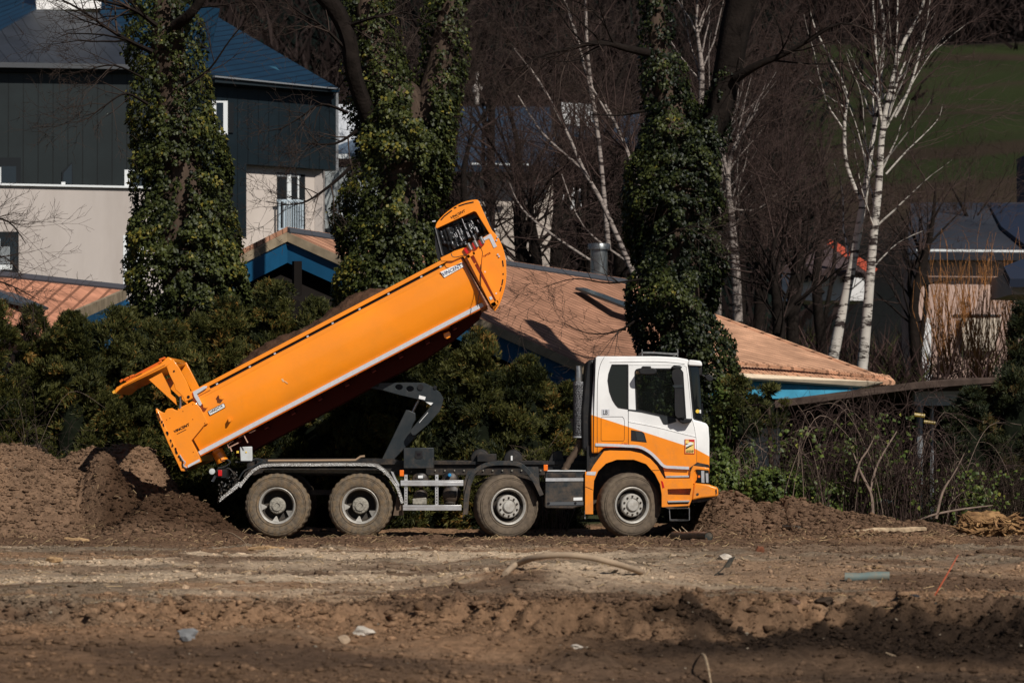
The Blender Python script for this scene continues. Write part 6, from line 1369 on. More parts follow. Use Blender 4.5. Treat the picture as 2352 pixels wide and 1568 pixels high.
# ---------- ivy covered trees
def ivy_tree(label, limbs, Y, seed, dens=980, barepatch=None, extra=(), tone=.36):
    rs = np.random.default_rng(seed); s = (Y + 62) / 8820
    base = at(limbs[0][-1][0], limbs[0][-1][1], Y); base.z = 0
    e = empty('ivy_tree', base, label, 'tree'); PP, NN_, VV = [], [], []; tr = MB(); core = MB()
    for li, limb in enumerate(limbs):
        L_ = spline([tuple(map(float, q)) for q in limb], 6); C = [at(a, b_, Y) for a, b_, h in L_]; Hw = [h * s for a, b_, h in L_]
        if li == 0: C.append(Vector((C[-1].x, Y, -.1))); Hw.append(Hw[-1] * .8)
        up = [C[0] + Vector((0, 0, 2.5))] if limb[0][1] <= 5 else []
        tr.tube(up + C, ([max(.1, Hw[0] * .4)] if up else []) + [max(.10, h * .45) for h in Hw], 14)
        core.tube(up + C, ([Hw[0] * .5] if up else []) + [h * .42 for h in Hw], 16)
        Cn = np.array([tuple(c) for c in C]); Hn = np.array(Hw); seg = np.linalg.norm(np.diff(Cn, axis=0), axis=1); area = seg * (Hn[:-1] + Hn[1:]) * math.pi
        n = int(area.sum() * dens * (1.9 if True else 1)); k = rs.choice(len(seg), n, p=area / area.sum()); t = rs.random(n)[:, None]
        c = Cn[k] * (1 - t) + Cn[k + 1] * t; h = Hn[k] * (1 - t[:, 0]) + Hn[k + 1] * t[:, 0]; th = rs.uniform(0, 6.283, n)
        cx, sx = np.cos(th), np.sin(th)
        # uneven surface: clumps at several scales
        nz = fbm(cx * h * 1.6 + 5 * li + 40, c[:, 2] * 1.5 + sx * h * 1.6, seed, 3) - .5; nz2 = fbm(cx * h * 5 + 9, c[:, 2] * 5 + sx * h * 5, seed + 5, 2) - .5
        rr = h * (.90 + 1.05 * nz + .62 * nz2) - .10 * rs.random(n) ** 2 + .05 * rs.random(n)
        inner = rs.random(n) < .12; rr = np.where(inner, rr * .62, rr); keep = ((nz2 + nz * .8) > -.10) | inner
        # thinner above: bark shows through
        thin = sstep(6.0, 8.2, c[:, 2]) * .62; keep &= rs.random(n) > thin
        if barepatch is not None:
            for (pa, pb, pw, ph) in barepatch:
                o = at(pa, pb, Y); keep &= ~((np.abs(c[:, 0] + rr * cx - o.x) < pw * s * (.8 + .6 * rs.random(n))) & (np.abs(c[:, 2] - o.z) < ph * s) & (sx < 0))
        P = c + np.stack([rr * cx, rr * sx, np.zeros(n)], -1); P, N_ = P[keep], np.stack([cx, sx, np.full(n, .25)], -1)[keep]
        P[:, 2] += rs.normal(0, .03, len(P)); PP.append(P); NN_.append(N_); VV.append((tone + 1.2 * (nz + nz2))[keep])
    PP, NN_, VV = map(np.concatenate, (PP, NN_, VV))
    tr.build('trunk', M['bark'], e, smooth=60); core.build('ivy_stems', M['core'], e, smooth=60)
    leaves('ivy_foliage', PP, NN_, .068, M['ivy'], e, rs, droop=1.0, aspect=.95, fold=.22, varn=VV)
    rng = random.Random(seed); out = []; q = dict(P0); q.update(dict(seg=.22, wob=.14, up=.15, lv=3, kids=(6, 5, 4), ang=(.4, 1.1), ratio=(.4, .75)))
    for (pts, r0, nk, ln) in extra:
        L_ = spline([(*at(a, b_, Y + dy_), r) for a, b_, dy_, r in pts], 4); P = [Vector(a[:3]) for a in L_]; rd = [a[3] for a in L_]; out.append((0, P, rd))
        for _ in range(nk):
            i = rng.randrange(len(P) // 4, len(P) - 1); dd = (P[i + 1] - P[i]).normalized(); ax = dd.orthogonal().normalized(); ax.rotate(Matrix.Rotation(rng.uniform(0, 6.283), 3, dd)); ang = rng.uniform(.4, 1.1)
            grow(P[i], dd * math.cos(ang) + ax * math.sin(ang), ln * rng.uniform(.5, 1.2), min(rd[i] * .6, .02), 1, rng, out, q)
    if out:
        mb = MB(); lines_mesh(mb, [o for o in out if o[2][0] >= .02]); mb.build('limbs', M['darkbark'], e, smooth=60)
        mb = MB(); lines_mesh(mb, [o for o in out if o[2][0] < .02]); link('twigs', npmesh('twigs', np.array(mb.v), np.array(mb.f)), M['twig'], e)
    return e
ivy_tree('single thick ivy covered trunk at the left in front of the dark building',
    [[(385, -10, 72), (385, 100, 84), (393, 200, 78), (403, 300, 88), (415, 400, 116), (420, 500, 122), (425, 600, 128), (440, 680, 138), (450, 760, 120)]], 7.0, 11,
    extra=[([(400, 60, -.6, .10), (440, 30, -.9, .09), (475, -20, -1, .08)], 0, 2, 1.2),
           ([(350, 120, -.8, .05), (270, 80, -1, .03), (180, 20, -1.2, .02), (120, -10, -1.3, .012)], 0, 16, 1.5),
           ([(360, 60, -.8, .05), (300, 20, -1, .03), (200, -5, -1.2, .02)], 0, 14, 1.4),
           ([(340, 240, -.8, .03), (290, 215, -1, .022), (245, 240, -1.2, .014), (200, 275, -1.3, .008)], 0, 12, 1.0),
           ([(420, 200, -.9, .03), (480, 160, -1.3, .02), (530, 90, -1.5, .014), (590, 20, -1.6, .008)], 0, 9, 1.0),
           ([(330, 180, -.9, .02), (260, 150, -1.2, .015), (190, 165, -1.3, .008)], 0, 9, 1.0)])
ivy_tree('forked ivy covered tree in the middle with bare bark showing on its right limb',
    [[(918, 175, 30), (918, 215, 118), (925, 300, 124), (925, 380, 118), (918, 460, 114), (905, 550, 110), (890, 640, 98), (875, 720, 80)],
     [(1035, -10, 56), (1022, 80, 60), (1008, 160, 66), (985, 240, 76), (955, 320, 80)], [(838, -10, 60), (852, 80, 66), (868, 160, 72), (890, 240, 76), (905, 320, 80)]], 7.6, 12,
    barepatch=[(968, 190, 20, 95), (990, 120, 14, 60)],
    extra=[([(735, -20, -.9, .17), (775, 30, -.9, .16), (800, 90, -.9, .15), (815, 180, -.8, .15), (850, 280, -.5, .16)], 0, 3, 1.0),
           ([(810, 380, -.6, .04), (760, 425, -1, .028), (705, 462, -1.2, .018), (660, 470, -1.3, .010), (610, 462, -1.3, .006)], 0, 14, .9),
           ([(800, 260, -.9, .03), (740, 240, -1.1, .022), (690, 270, -1.2, .014), (640, 300, -1.3, .008)], 0, 14, .9),
           ([(800, 120, -.9, .04), (740, 60, -1.1, .022), (690, 30, -1.2, .014), (640, -10, -1.3, .008)], 0, 10, 1.1),
           ([(800, 60, -.9, .04), (860, 40, -1.2, .03), (930, 30, -1.3, .014), (1000, 60, -1.3, .008)], 0, 10, .9),
           ([(820, 300, -.9, .03), (770, 330, -1.1, .022), (700, 330, -1.2, .014)], 0, 10, .8)])
ivy_tree('dark V shaped ivy covered tree rising behind the truck cab', tone=.02, limbs=
    [[(1540, 215, 25), (1548, 245, 62), (1552, 330, 84), (1555, 420, 92), (1556, 520, 98), (1558, 620, 104), (1560, 720, 108), (1570, 800, 112), (1580, 880, 105)],
     [(1503, -10, 42), (1510, 80, 46), (1520, 160, 50), (1535, 250, 62)], [(1668, 150, 28), (1655, 220, 38), (1635, 290, 52), (1600, 360, 66)]], Y=8.4, seed=13,
    extra=[([(1712, -20, 0, .30), (1690, 60, 0, .28), (1672, 160, 0, .26), (1650, 260, 0, .24), (1610, 360, 0, .25)], 0, 5, 1.5),
           ([(1690, 180, -.3, .09), (1740, 150, -.6, .07), (1800, 125, -.8, .05), (1860, 92, -1, .035), (1930, 55, -1.1, .022), (2010, 70, -1.2, .01)], 0, 12, 1.6),
           ([(1490, 122, -.3, .08), (1440, 112, -.5, .065), (1380, 98, -.7, .05), (1310, 112, -.8, .032), (1240, 130, -.9, .02), (1180, 170, -1, .010)], 0, 16, 1.5),
           ([(1480, 255, -.3, .03), (1420, 265, -.6, .02), (1350, 262, -.8, .008)], 0, 8, 1.2),
           ([(1480, 640, -.5, .02), (1400, 650, -.8, .016), (1320, 640, -.9, .01), (1250, 660, -1, .006)], 0, 10, 1.2),
           ([(1480, 720, -.5, .02), (1420, 760, -.8, .016), (1350, 765, -.9, .01), (1290, 740, -1, .006)], 0, 12, 1.0),
           ([(1500, 560, -.5, .02), (1580, 520, -.9, .014), (1660, 530, -1, .01), (1760, 470, -1, .006)], 0, 8, 1.3)])

# ---------- conifer hedge shrubs and other evergreens
def conifer(label, dx, top, hw, Y, seed, m='thuja', dens=1.0, ln=.105, w=.0072, name='hedge_shrub', group=None, cat='shrub', deep=.85, bottom=0.0, kk=10, shape=.5, coremul=.42):
    """loose evergreen made of many uneven boughs"""
    rs = np.random.default_rng(seed); s = (Y + 62) / 8820; t0 = at(dx, top, Y); Hh = t0.z - bottom; Rr_ = hw * s * 1.1
    K = int(26 * Hh * Rr_ ** .8 * dens) + 8; f = rs.random(K) ** .9; th = rs.uniform(0, 6.283, K); prof = np.clip(1 - f ** 2.6, .05, 1) ** shape
    rc = rs.uniform(.10, .38, K) * min(1, Rr_ * 1.2) * (1 - .35 * f); q = rs.uniform(.35, 1.0, K) * np.maximum(Rr_ * prof - rc * .6, 0)
    Cc = np.stack([t0.x + q * np.cos(th), Y + q * np.sin(th) * deep, np.minimum(bottom + f * Hh, t0.z - rc * .9)], -1)
    Cc[0] = (t0.x, Y, t0.z - rc[0]); tone = np.clip(rs.normal(.42, .24, K), 0, 1)
    n = np.maximum(40, 2100 * rc ** 2 * (.55 + .45 * dens)).astype(int); k = np.repeat(np.arange(K), n)
    u = unit(rs.normal(0, 1, (len(k), 3)) + np.array([0, -.25, .35])); P = Cc[k] + u * (rc[k] * rs.uniform(.3, 1.35, len(k)))[:, None] * np.array([1, 1, .9]); P[:, 2] = np.maximum(P[:, 2], bottom + .02)
    D = unit(u * .4 + np.array([0, 0, .7]) + rs.normal(0, .45, (K, 3))[k])
    e = empty(name, (t0.x, Y, bottom), label, cat, group)
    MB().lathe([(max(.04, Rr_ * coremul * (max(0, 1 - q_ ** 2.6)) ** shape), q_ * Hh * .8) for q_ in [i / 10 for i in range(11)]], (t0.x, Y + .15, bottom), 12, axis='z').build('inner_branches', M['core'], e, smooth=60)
    if bottom > .1: MB().tube([(t0.x, Y, 0), (t0.x + .05, Y, bottom * .6), (t0.x, Y, bottom + .4)], [.05, .045, .03], 7).build('trunk', M['bark'], e)
    sprays('foliage', P, D, ln, w, kk, M[m], e, rs, .38, tone[k]); return e
G1 = 'evergreen hedge shrubs behind the truck'
hs_ = [(-20, 690, 105, 4.9, 'evergreen hedge shrub at the left edge of the picture above the soil heap'), (75, 706, 70, 5.2, 'evergreen hedge shrub standing before the terracotta roof end at the far left'),
       (165, 722, 85, 4.8, 'low topped hedge shrub just right of the one before the left terracotta roof'), (285, 712, 95, 5.0, 'hedge shrub left of and under the single ivy trunk'),
       (400, 742, 100, 4.8, 'hedge shrub directly in front of the single ivy trunk foot'), (520, 690, 95, 5.1, 'tall hedge shrub just right of the single ivy trunk foot'),
       (625, 652, 88, 5.3, 'tallest hedge shrub under the blue gable peak'), (725, 690, 80, 5.0, 'hedge shrub with yellowish tips right of the tallest one'),
       (820, 735, 90, 5.1, 'hedge shrub half hidden behind the middle of the raised body'), (915, 800, 90, 5.1, 'hedge shrub seen under the raised body left of the lift arm'),
       (1000, 770, 85, 5.2, 'hedge shrub directly behind the lift arm'), (1105, 758, 80, 4.9, 'broad bright topped shrub below the front end of the raised body'),
       (1212, 822, 85, 5.0, 'rounded shrub between the raised body and the cab'), (1300, 884, 58, 5.2, 'small topped shrub just left of the exhaust stack')]
hs_ += [(-135, 700, 105, 5.0, 'evergreen hedge shrub beyond the left edge of the picture'), (-250, 710, 105, 5.1, 'evergreen hedge shrub farther beyond the left edge of the picture'), (120, 760, 80, 6.0, 'hedge shrub of the back row between the two at the far left'), (225, 750, 80, 6.0, 'hedge shrub of the back row left of the single ivy trunk'), (345, 735, 80, 6.0, 'hedge shrub of the back row touching the left side of the single ivy trunk'),
        (465, 725, 80, 6.0, 'hedge shrub of the back row touching the right side of the single ivy trunk'), (870, 800, 90, 6.0, 'hedge shrub of the back row behind the lift arm top'), (960, 830, 80, 6.0, 'hedge shrub of the back row behind the tool box'),
        (1060, 815, 80, 6.0, 'hedge shrub of the back row left of the broad bright topped one'), (1160, 852, 80, 6.0, 'hedge shrub of the back row right of the broad bright topped one'), (1255, 880, 70, 6.0, 'hedge shrub of the back row left of the exhaust stack'), (770, 790, 90, 6.0, 'hedge shrub of the back row behind the middle of the raised body'), (570, 760, 80, 6.0, 'hedge shrub of the back row left of the tallest one'), (675, 760, 80, 6.0, 'hedge shrub of the back row right of the tallest one')]
for i, (dx, top, hw, Y, lab) in enumerate(hs_): conifer(lab, dx, top, hw, Y, 300 + i, group=G1, m='thuja', dens=1.15)
conifer('evergreen shrub right of the cab below the blue panel', 1690, 868, 58, 6.0, 341, group=G1, dens=.7, bottom=1.55)
conifer('small brownish conifer in front of the blue panel', 1765, 885, 44, 6.4, 342, group=G1, dens=.6, bottom=1.75)
G2 = 'dark conifers at the right edge'
conifer('dark conifer in front of the pale slats of the carport', 2235, 895, 85, 7.2, 351, m='thujadark', group=G2, cat='tree', name='conifer')
conifer('dark conifer at the right edge rising highest there', 2345, 690, 52, 8.0, 352, m='thujadark', group=G2, cat='tree', name='conifer', coremul=.85)
conifer('dark conifer low in front of the highest one at the right edge', 2325, 850, 75, 7.4, 353, m='thujadark', group=G2, cat='tree', name='conifer')
# leafy green shrubs low right of the cab
def leafy(label, dx, dy, wpx, hpx, Y, seed, n=2600, size=.07, m='greenleaf'):
    rs = np.random.default_rng(seed); s = (Y + 62) / 8820; c = at(dx, dy, Y); e = empty('leafy_shrub', (c.x, Y, 0), label, 'shrub', 'leafy shrubs right of the cab')
    u = unit(rs.normal(0, 1, (n, 3))) * rs.random((n, 1)) ** .45; nz = fbm(u[:, 0] * 3 + seed, u[:, 2] * 3 + u[:, 1] * 2, seed, 3); keep = nz > .42
    P = np.array(c) + u * np.array([wpx * s, .5, hpx * s]); leaves('foliage', P[keep], u[keep] + np.array([0, -.4, .3]), size, M[m], e, rs, varn=nz[keep] * 1.2 - .2)
    rng = random.Random(seed); mb = MB()
    for i in range(26):
        a = Vector((c.x + rng.uniform(-.3, .3) * wpx * s, Y + rng.uniform(-.2, .2), 0)); b_ = Vector(P[rng.randrange(len(P))].tolist()); mb.tube(spline([tuple(a), tuple(a.lerp(b_, .5) + Vector((rng.uniform(-.1, .1), 0, .1))), tuple(b_)], 3), [.012] * 4 + [.005] * 3, 4)
    mb.build('stems', M['twig'], e)
leafy('leafy green shrub beside the bumper of the cab', 1660, 1110, 40, 90, 5.2, 401)
leafy('bright green low shrub behind the right hand mound', 1770, 1120, 75, 50, 5.0, 402, 3200)
leafy('ivy like green growth right of the cab at door height', 1665, 960, 36, 100, 6.2, 403, 2200)
leafy('sparse green shrub among the brambles right of the mound', 1880, 1150, 70, 60, 5.4, 404, 1900)
leafy('yellow green shrub low among the brambles near the tree root', 2235, 1145, 45, 34, 6.0, 405, 1500)
leafy('green ivy clad stems at wheel height right of the cab', 1700, 1060, 40, 70, 6.4, 407, 1500)
leafy('green leaf clump between the bright low shrub and the sparse one', 1830, 1100, 45, 60, 6.2, 408, 1300)
leafy('green leafed sapling in the middle of the brambles', 1980, 1080, 80, 90, 6.6, 406, 1300)

# ---------- brambles: arching canes, each thicket a thing
def bramble(label, dx, Y, wpx, hpx, seed, n=95, m='redtwig', group='bramble thickets right of the cab'):
    rng = random.Random(seed); s = (Y + 62) / 8820; c = at(dx, 983, Y); e = empty('bramble', (c.x, Y, 0), label, 'bush', group); mb = MB(); mp = MB()
    for i in range(n):
        x0 = c.x + rng.uniform(-1, 1) * wpx * s; y0 = Y + rng.uniform(-.9, .9); hh = hpx * s * rng.uniform(.35, 1.05); sp = rng.uniform(-.9, .9) * hh * .8
        pts = [(x0, y0, 0), (x0 + sp * .2 + rng.uniform(-.1, .1), y0, hh * .55), (x0 + sp * .55, y0 + rng.uniform(-.3, .3), hh * .95), (x0 + sp, y0 + rng.uniform(-.4, .4), hh * rng.uniform(.6, 1.0))]
        q = spline(pts, 5); r = rng.uniform(.004, .011); (mp if rng.random() < .16 else mb).tube(q, [r * (1 - .7 * j / len(q)) for j in range(len(q))], 3, cap=False)
        for _ in range(4):
            k_ = rng.randrange(3, len(q) - 1); a = Vector(q[k_]); l = rng.uniform(.12, .55); d = Vector((rng.uniform(-1, 1), rng.uniform(-.6, .6), rng.uniform(-.3, 1))).normalized()
            mb.tube([a, a + d * l * .5 + Vector((0, 0, rng.uniform(-.04, .04))), a + d * l], [r * .5, r * .4, .002], 3, cap=False)
    link('canes', npmesh('canes', np.array(mb.v), np.array(mb.f)), M[m], e)
    if m == 'redtwig':
        rs = np.random.default_rng(seed); nl = 420; P = np.stack([c.x + rs.normal(0, .55, nl) * wpx * s, Y + rs.normal(-.2, .4, nl), rs.random(nl) ** 1.3 * hpx * s * .8], -1); kp = fbm(P[:, 0] * 2.2, P[:, 2] * 2.2, seed, 3) > .47
        leaves('leaves', P[kp], np.tile([0., -1., .4], (kp.sum(), 1)), .075, M['greenleaf'], e, rs, jitter=.9)
    if mp.v: link('pale_canes', npmesh('pale_canes', np.array(mp.v), np.array(mp.f)), M['paletwig'], e)
    return e
bramble('bramble thicket between the cab and the first carport corner', 1700, 5.6, 50, 200, 501, 36, 'paletwig')
bramble('tall bramble thicket under the left end of the carport roof', 1830, 5.4, 75, 290, 502, 80)
bramble('densest bramble thicket left of the leafless sapling', 1930, 5.8, 80, 300, 503, 95)
bramble('bramble thicket in front of the carport middle with long upright canes', 2030, 5.5, 80, 330, 504, 85)
bramble('bramble thicket right of the long caned one', 2130, 6.2, 70, 250, 505, 60)
bramble('low bramble thicket behind the torn tree root', 2240, 5.6, 80, 170, 506, 60)
bramble('bramble thicket at the right edge under the dark conifers', 2330, 6.4, 60, 190, 507, 60, 'twig')
bramble('thin leafless shrub in front of the hedge at the left', 85, 3.9, 40, 330, 508, 26, 'twig', 'thin leafless shrubs')
bramble('thin leafless shrub in front of the hedge left of the raised tailgate', 185, 4.0, 40, 200, 509, 22, 'twig', 'thin leafless shrubs')
bramble('thin leafless shrub beside the exhaust stack', 1270, 3.8, 40, 190, 510, 34, 'paletwig', 'thin leafless shrubs')
V3 = lambda dx, dy, Y: tuple(at(dx, dy, Y))
def ST(*q): return [(V3(a, b_, Y), r) for a, b_, Y, r in q]
bare_tree('sapling', 'leafless sapling with a forked pale trunk standing in the brambles', 'tree', [ST((2005, 1200, 4.8, .035), (2003, 1150, 4.8, .03), (2000, 1120, 4.8, .022), (2018, 1060, 4.9, .02), (2060, 990, 5, .01)), ST((2000, 1130, 4.8, .03), (1975, 1080, 4.8, .02), (1960, 1040, 4.8, .01))], M['paletwig'], M['twig'], 601, dict(n0=5, low=.4, len=.8, r0=.012, lv=2, kids=(4, 3)))
bare_tree('fallen_branch', 'long curved fallen branch lying low in front of the brambles', 'branch', [ST((2070, 1225, 3.6, .012), (2120, 1190, 3.6, .016), (2190, 1172, 3.6, .018), (2280, 1160, 3.8, .008))], M['paletwig'], M['twig'], 602, dict(n0=6, low=.2, len=.5, r0=.008, lv=2, kids=(3, 2)))
bare_tree('sapling', 'pale Y shaped stem leaning in front of the dark undergrowth below the carport', 'tree', [ST((1962, 1105, 4.6, .02), (1975, 1060, 4.6, .018), (1992, 1035, 4.6, .014), (2010, 1000, 4.7, .006))], M['paletwig'], M['twig'], 603, dict(n0=5, low=.3, len=.7, r0=.01, lv=2, kids=(3, 3)))
bare_tree('sapling', 'pale crooked sapling stem left of the torn root lump', 'tree', [ST((2150, 1190, 4.6, .03), (2165, 1130, 4.6, .022), (2195, 1080, 4.6, .012), (2215, 1040, 4.6, .005))], M['paletwig'], M['twig'], 604, dict(n0=5, low=.3, len=.7, r0=.01, lv=2, kids=(3, 3)))

# ---------- birches
BP = dict(thick=.022, n0=15, low=.3, len=2.4, r0=.022, lv=3, kids=(5, 4, 3), ang=(.3, .8), ratio=(.35, .65), up=.25, wob=.09, rmin=.005)
bare_tree('birch', 'left of the twin white birches, leaning right over the roof end', 'tree', [ST((1908, 850, 19, 0.121), (1930, 740, 19, 0.110), (1955, 620, 19, 0.094), (1982, 470, 19, 0.077), (2000, 350, 19, 0.055), (2020, 200, 19, 0.044), (2030, 60, 19, 0.033), (2012, -40, 19, 0.022)),
           ST((1985, 480, 19, 0.044), (1945, 380, 19, 0.041), (1940, 280, 19, 0.036), (1945, 215, 19, 0.028), (1905, 130, 19, 0.022), (1870, 60, 19, 0.017), (1848, -20, 19, 0.011)),
           ST((1945, 250, 19, 0.017), (1900, 220, 19, 0.011), (1860, 185, 19, 0.007))], M['birch'], M['redtwig'], 611, BP, 'white birches')
bare_tree('birch', 'right of the twin white birches, straight and forking high', 'tree', [ST((1980, 850, 18.4, 0.116), (1992, 720, 18.4, 0.105), (2005, 560, 18.4, 0.088), (2018, 430, 18.4, 0.077), (2025, 320, 18.4, 0.066), (2040, 230, 18.4, 0.055), (2070, 110, 18.4, 0.044), (2110, 40, 18.4, 0.033), (2130, -30, 18.4, 0.022)),
           ST((2030, 300, 18.4, 0.039), (2018, 230, 18.4, 0.033), (2012, 120, 18.4, 0.028), (2003, -30, 18.4, 0.022)), ST((2040, 260, 18.4, 0.033), (2060, 190, 18.4, 0.028), (2080, 140, 18.4, 0.017)),
           ST((2055, 270, 18.4, 0.028), (2090, 200, 18.4, 0.028), (2120, 90, 18.4, 0.019), (2140, -20, 18.4, 0.011)), ST((2035, 400, 18.4, 0.022), (2080, 350, 18.4, 0.017), (2150, 280, 18.4, 0.008), (2165, 240, 18.4, 0.004)), ST((2055, 180, 18.4, 0.028), (2060, 80, 18.4, 0.022), (2062, -30, 18.4, 0.017)),
           ST((2000, 620, 18.4, 0.017), (2060, 560, 18.4, 0.011), (2120, 530, 18.4, 0.006))], M['birch'], M['redtwig'], 612, BP, 'white birches')
bare_tree('birch', 'white birch stem just right of the dark V shaped ivy tree', 'tree', [ST((1695, 740, 30, 0.121), (1690, 620, 30, 0.110), (1680, 500, 30, 0.088), (1672, 400, 30, 0.061), (1690, 330, 30, 0.039), (1740, 250, 30, 0.022)), ST((1672, 400, 30, 0.050), (1655, 340, 30, 0.039), (1640, 300, 30, 0.028)), ST((1682, 480, 30, 0.028), (1740, 480, 30, 0.022), (1800, 430, 30, 0.011))], M['shadedbirch'], M['redtwig'], 613, BP, 'white birches')
bare_tree('birch', 'thinner birch stem hugging the right side of the V shaped ivy tree', 'tree', [ST((1650, 735, 31, 0.077), (1650, 600, 31, 0.066), (1652, 480, 31, 0.055), (1660, 380, 31, 0.044)), ST((1608, 280, 31, 0.072), (1612, 160, 31, 0.061), (1600, 60, 31, 0.033), (1605, -20, 31, 0.028)), ST((1606, 60, 31, 0.028), (1625, 0, 31, 0.022)), ST((1655, 400, 31, 0.033), (1612, 300, 31, 0.055))], M['shadedbirch'], M['redtwig'], 614, BP, 'white birches')
LP = dict(thick=.022, n0=12, low=.25, len=2.2, r0=.02, lv=3, kids=(5, 4, 3), ang=(.3, .8), ratio=(.35, .65), up=.2, wob=.1, rmin=.005)
bare_tree('birch', 'birch with long pale limbs sweeping up to the left behind the body front', 'tree', [ST((1460, 640, 26, 0.072), (1425, 560, 26, 0.061), (1380, 460, 26, 0.050), (1340, 390, 26, 0.044), (1300, 300, 26, 0.033), (1240, 190, 26, 0.025), (1180, 110, 26, 0.017)),
           ST((1340, 390, 26, 0.033), (1250, 310, 26, 0.022), (1190, 220, 26, 0.014)), ST((1360, 600, 26, 0.028), (1270, 540, 26, 0.025), (1200, 480, 26, 0.017), (1170, 420, 26, 0.008)), ST((1440, 600, 26, 0.028), (1340, 520, 26, 0.017), (1290, 400, 26, 0.011))], M['shadedbirch'], M['redtwig'], 615, LP, 'white birches')
bare_tree('birch', 'upright thin birch passing in front of the white house block', 'tree', [ST((1398, 575, 27, 0.061), (1390, 480, 27, 0.055), (1378, 350, 27, 0.050), (1365, 250, 27, 0.050), (1350, 130, 27, 0.039), (1345, 0, 27, 0.028), (1345, -30, 27, 0.022)), ST((1365, 250, 27, 0.039), (1335, 120, 27, 0.033), (1300, 10, 27, 0.028), (1285, -30, 27, 0.017)),
           ST((1470, 430, 27, 0.039), (1430, 320, 27, 0.039), (1390, 240, 27, 0.033)), ST((1400, 270, 27, 0.022), (1350, 180, 27, 0.017), (1330, 110, 27, 0.011))], M['shadedbirch'], M['redtwig'], 616, LP, 'white birches')
# ---------- bare brown trees between the houses
TP = dict(n0=30, low=.2, len=2.6, r0=.03, lv=4, kids=(6, 5, 4, 3), ang=(.35, 1.0), ratio=(.4, .7), up=.35, wob=.12, rmin=.006, seg=.35)
bl_ = [(1090, 40, 700, 250, 'redtwig', 'bare reddish tree right of the forked ivy tree in front of the slate house'), (1190, 34, 700, 180, 'redtwig', 'bare tree directly above the front end of the raised body'),
       (1270, 44, 680, 120, 'twig', 'bare tree rising left of the white house block'), (1430, 40, 680, 60, 'twig', 'bare tree between the white house block and the V shaped ivy tree'),
       (1350, 33, 660, 330, 'redtwig', 'low bare tree behind the steel flue'), (1740, 36, 740, 60, 'redtwig', 'bare reddish tree right of the V shaped ivy tree'),
       (1820, 30, 760, 400, 'redtwig', 'broad low bare tree above the right roof slope'), (1890, 44, 760, 330, 'twig', 'bare tree behind the left of the twin birches'),
       (2110, 38, 820, 420, 'redtwig', 'bare tree right of the twin birches before the barn'), (1700, 46, 700, 20, 'twig', 'tall bare tree behind the birch stem beside the V shaped ivy tree'),
       (1130, 50, 640, -20, 'twig', 'tall bare tree behind the front gate of the raised body'), (1230, 30, 680, 420, 'redtwig', 'bushy bare tree just right of the raised body front'),
       (2230, 48, 780, 420, 'twig', 'bare tree before the grey slate roof of the barn'), (1790, 26, 790, 520, 'redtwig', 'low reddish bush crown above the right roof slope'),
       (960, 42, 560, 60, 'twig', 'bare tree seen between the limbs of the forked ivy tree'), (1480, 36, 640, 300, 'redtwig', 'bare tree left behind the V shaped ivy tree')]
for i, (dx, Y, by, ty, mm_, lab) in enumerate(bl_):
    rng = random.Random(700 + i); h0 = by - ty; st = [ST((dx, by + 60, Y, .16), (dx + rng.uniform(-15, 15), by - h0 * .3, Y, .13), (dx + rng.uniform(-40, 40), by - h0 * .7, Y, .07), (dx + rng.uniform(-60, 60), ty, Y, .02))]
    for k_ in range(3): st.append(ST((dx, by - h0 * .2 * k_, Y, .07), (dx + rng.uniform(-60, 60), by - h0 * .5, Y + .5, .05), (dx + rng.uniform(-120, 120), by - h0 * .85, Y + 1, .015)))
    bare_tree('bare_tree', lab, 'tree', st, M['darkbark'], M[mm_], 720 + i, dict(TP, n0=(6 if dx in (1090, 1270, 1430, 1130, 1190, 2230, 2110) else 11)), 'leafless trees between the houses')
bare_tree('bare_tree', 'thin leafless branches reaching in from the left edge over the terracotta roof end', 'tree', [ST((-190, 900, 5.0, .09), (-150, 700, 5.0, .08), (-110, 520, 5.0, .06), (-40, 500, 5.0, .03), (20, 510, 5.0, .014), (60, 560, 5.0, .006)), ST((-150, 700, 5, .04), (-70, 640, 5, .025), (10, 650, 5, .014), (90, 690, 5, .006)), ST((-120, 560, 5, .04), (-60, 600, 5, .02), (10, 590, 5, .012), (50, 640, 5, .005))],
          M['darkbark'], M['twig'], 760, dict(n0=16, low=.45, len=.9, r0=.009, lv=3, kids=(5, 4, 3), rmin=.003), 'leafless trees between the houses')
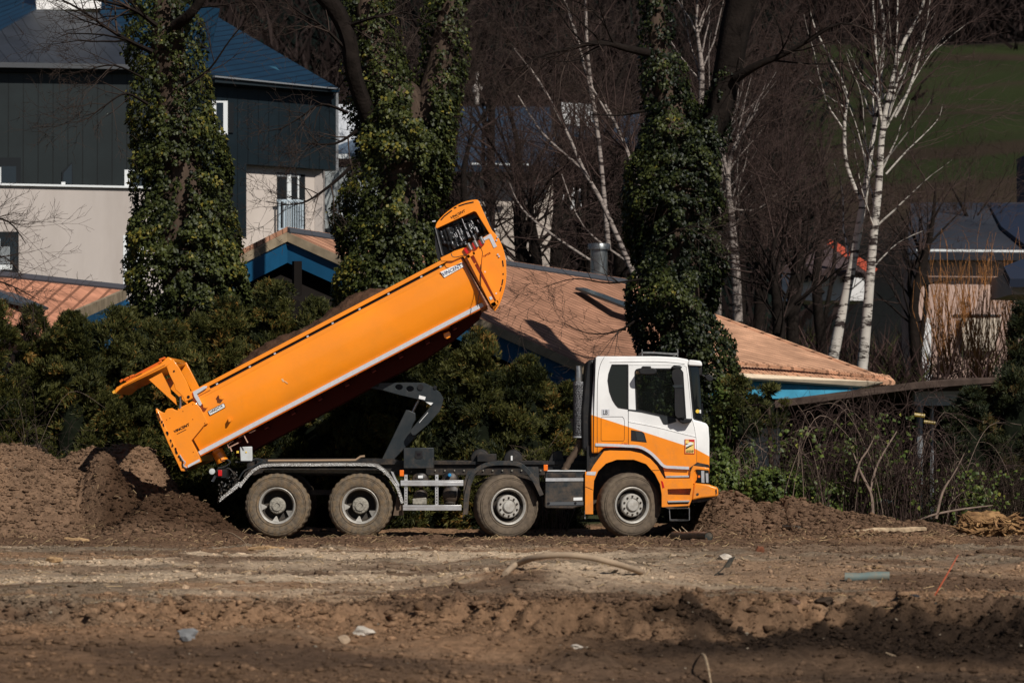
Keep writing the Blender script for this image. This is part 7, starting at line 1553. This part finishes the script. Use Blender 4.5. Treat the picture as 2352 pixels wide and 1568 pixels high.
# orange willows at the right
def willow(label, dx, by, ty, wpx, Y, seed, n=48):
    rng = random.Random(seed); s = (Y + 62) / 8820; b_ = at(dx, by, Y); H0 = at(dx, ty, Y).z - b_.z; e = empty('willow', b_, label, 'tree', 'orange stemmed willows'); mb = MB()
    for i in range(n):
        x = rng.gauss(0, .22) * wpx * s; f = rng.uniform(-1, 1); l = H0 * rng.uniform(.5, 1.05) * (1 - .3 * abs(f)); y = rng.uniform(-.8, .8)
        q = spline([(b_.x + x, Y + y * .4, b_.z), (b_.x + x + f * wpx * s * .35, Y + y * .7, b_.z + l * .45), (b_.x + x + f * wpx * s * .8, Y + y, b_.z + l)], 4)
        r = rng.uniform(.010, .022); mb.tube(q, [r * (1 - .75 * j / len(q)) for j in range(len(q))], 3, cap=False)
        for _ in range(4):
            k_ = rng.randrange(3, len(q)); a = Vector(q[k_]); mb.tube([a, a + Vector((rng.uniform(-.2, .2), rng.uniform(-.1, .1), rng.uniform(.3, .8)))], [r * .5, .004], 3, cap=False)
    link('stems', npmesh('stems', np.array(mb.v), np.array(mb.f)), M['willow'], e)
willow('orange stemmed willow left of the cream panel of the barn', 2175, 860, 560, 70, 34, 801)
willow('orange stemmed willow in front of the cream panel of the barn', 2250, 870, 545, 80, 33, 802, 50)
willow('orange stemmed willow at the right edge before the barn', 2325, 880, 570, 60, 34, 803)
def undergrowth():
    rs = np.random.default_rng(90); n = 900; x = rs.uniform(-6, 17, n); y = rs.uniform(22, 74, n); a = x; 
    x = (rs.random(n) * 2 - 1) * .145 * (y + 62); keep = x > -2 ; x, y = x[keep], y[keep]; col = np.array([.040, .025, .022]) * rs.uniform(.5, 1.4, (len(x), 1)); 
    rd = rs.random(len(x)) < .1; col[rd] = np.array([.05, .055, .02])
    slivers('undergrowth', np.stack([x, y, -np.ones(len(x)) * .2 + 0.06 * np.clip(y - 22, 0, 99) * .6], -1), rs.uniform(.9, 2.0, len(x)), rs.uniform(1.8, 4.6, len(x)), 130, col, 91, 'leafless brown undergrowth filling the gardens between the houses', w=.018, tilt=.6)
undergrowth()
# dark undergrowth litter under the brambles
rs = np.random.default_rng(95); n = 180; x = rs.uniform(3.4, 9.8, n); y = rs.uniform(5.2, 8.4, n)
slivers('ground_cover', np.stack([x, y, np.zeros(n)], -1), rs.uniform(.3, .6, n), rs.uniform(.5, 1.5, n), 60, np.array([.03, .024, .016]) * rs.uniform(.5, 1.4, (n, 1)), 96, 'dead stems and weeds under the brambles', w=.008, tilt=.8)
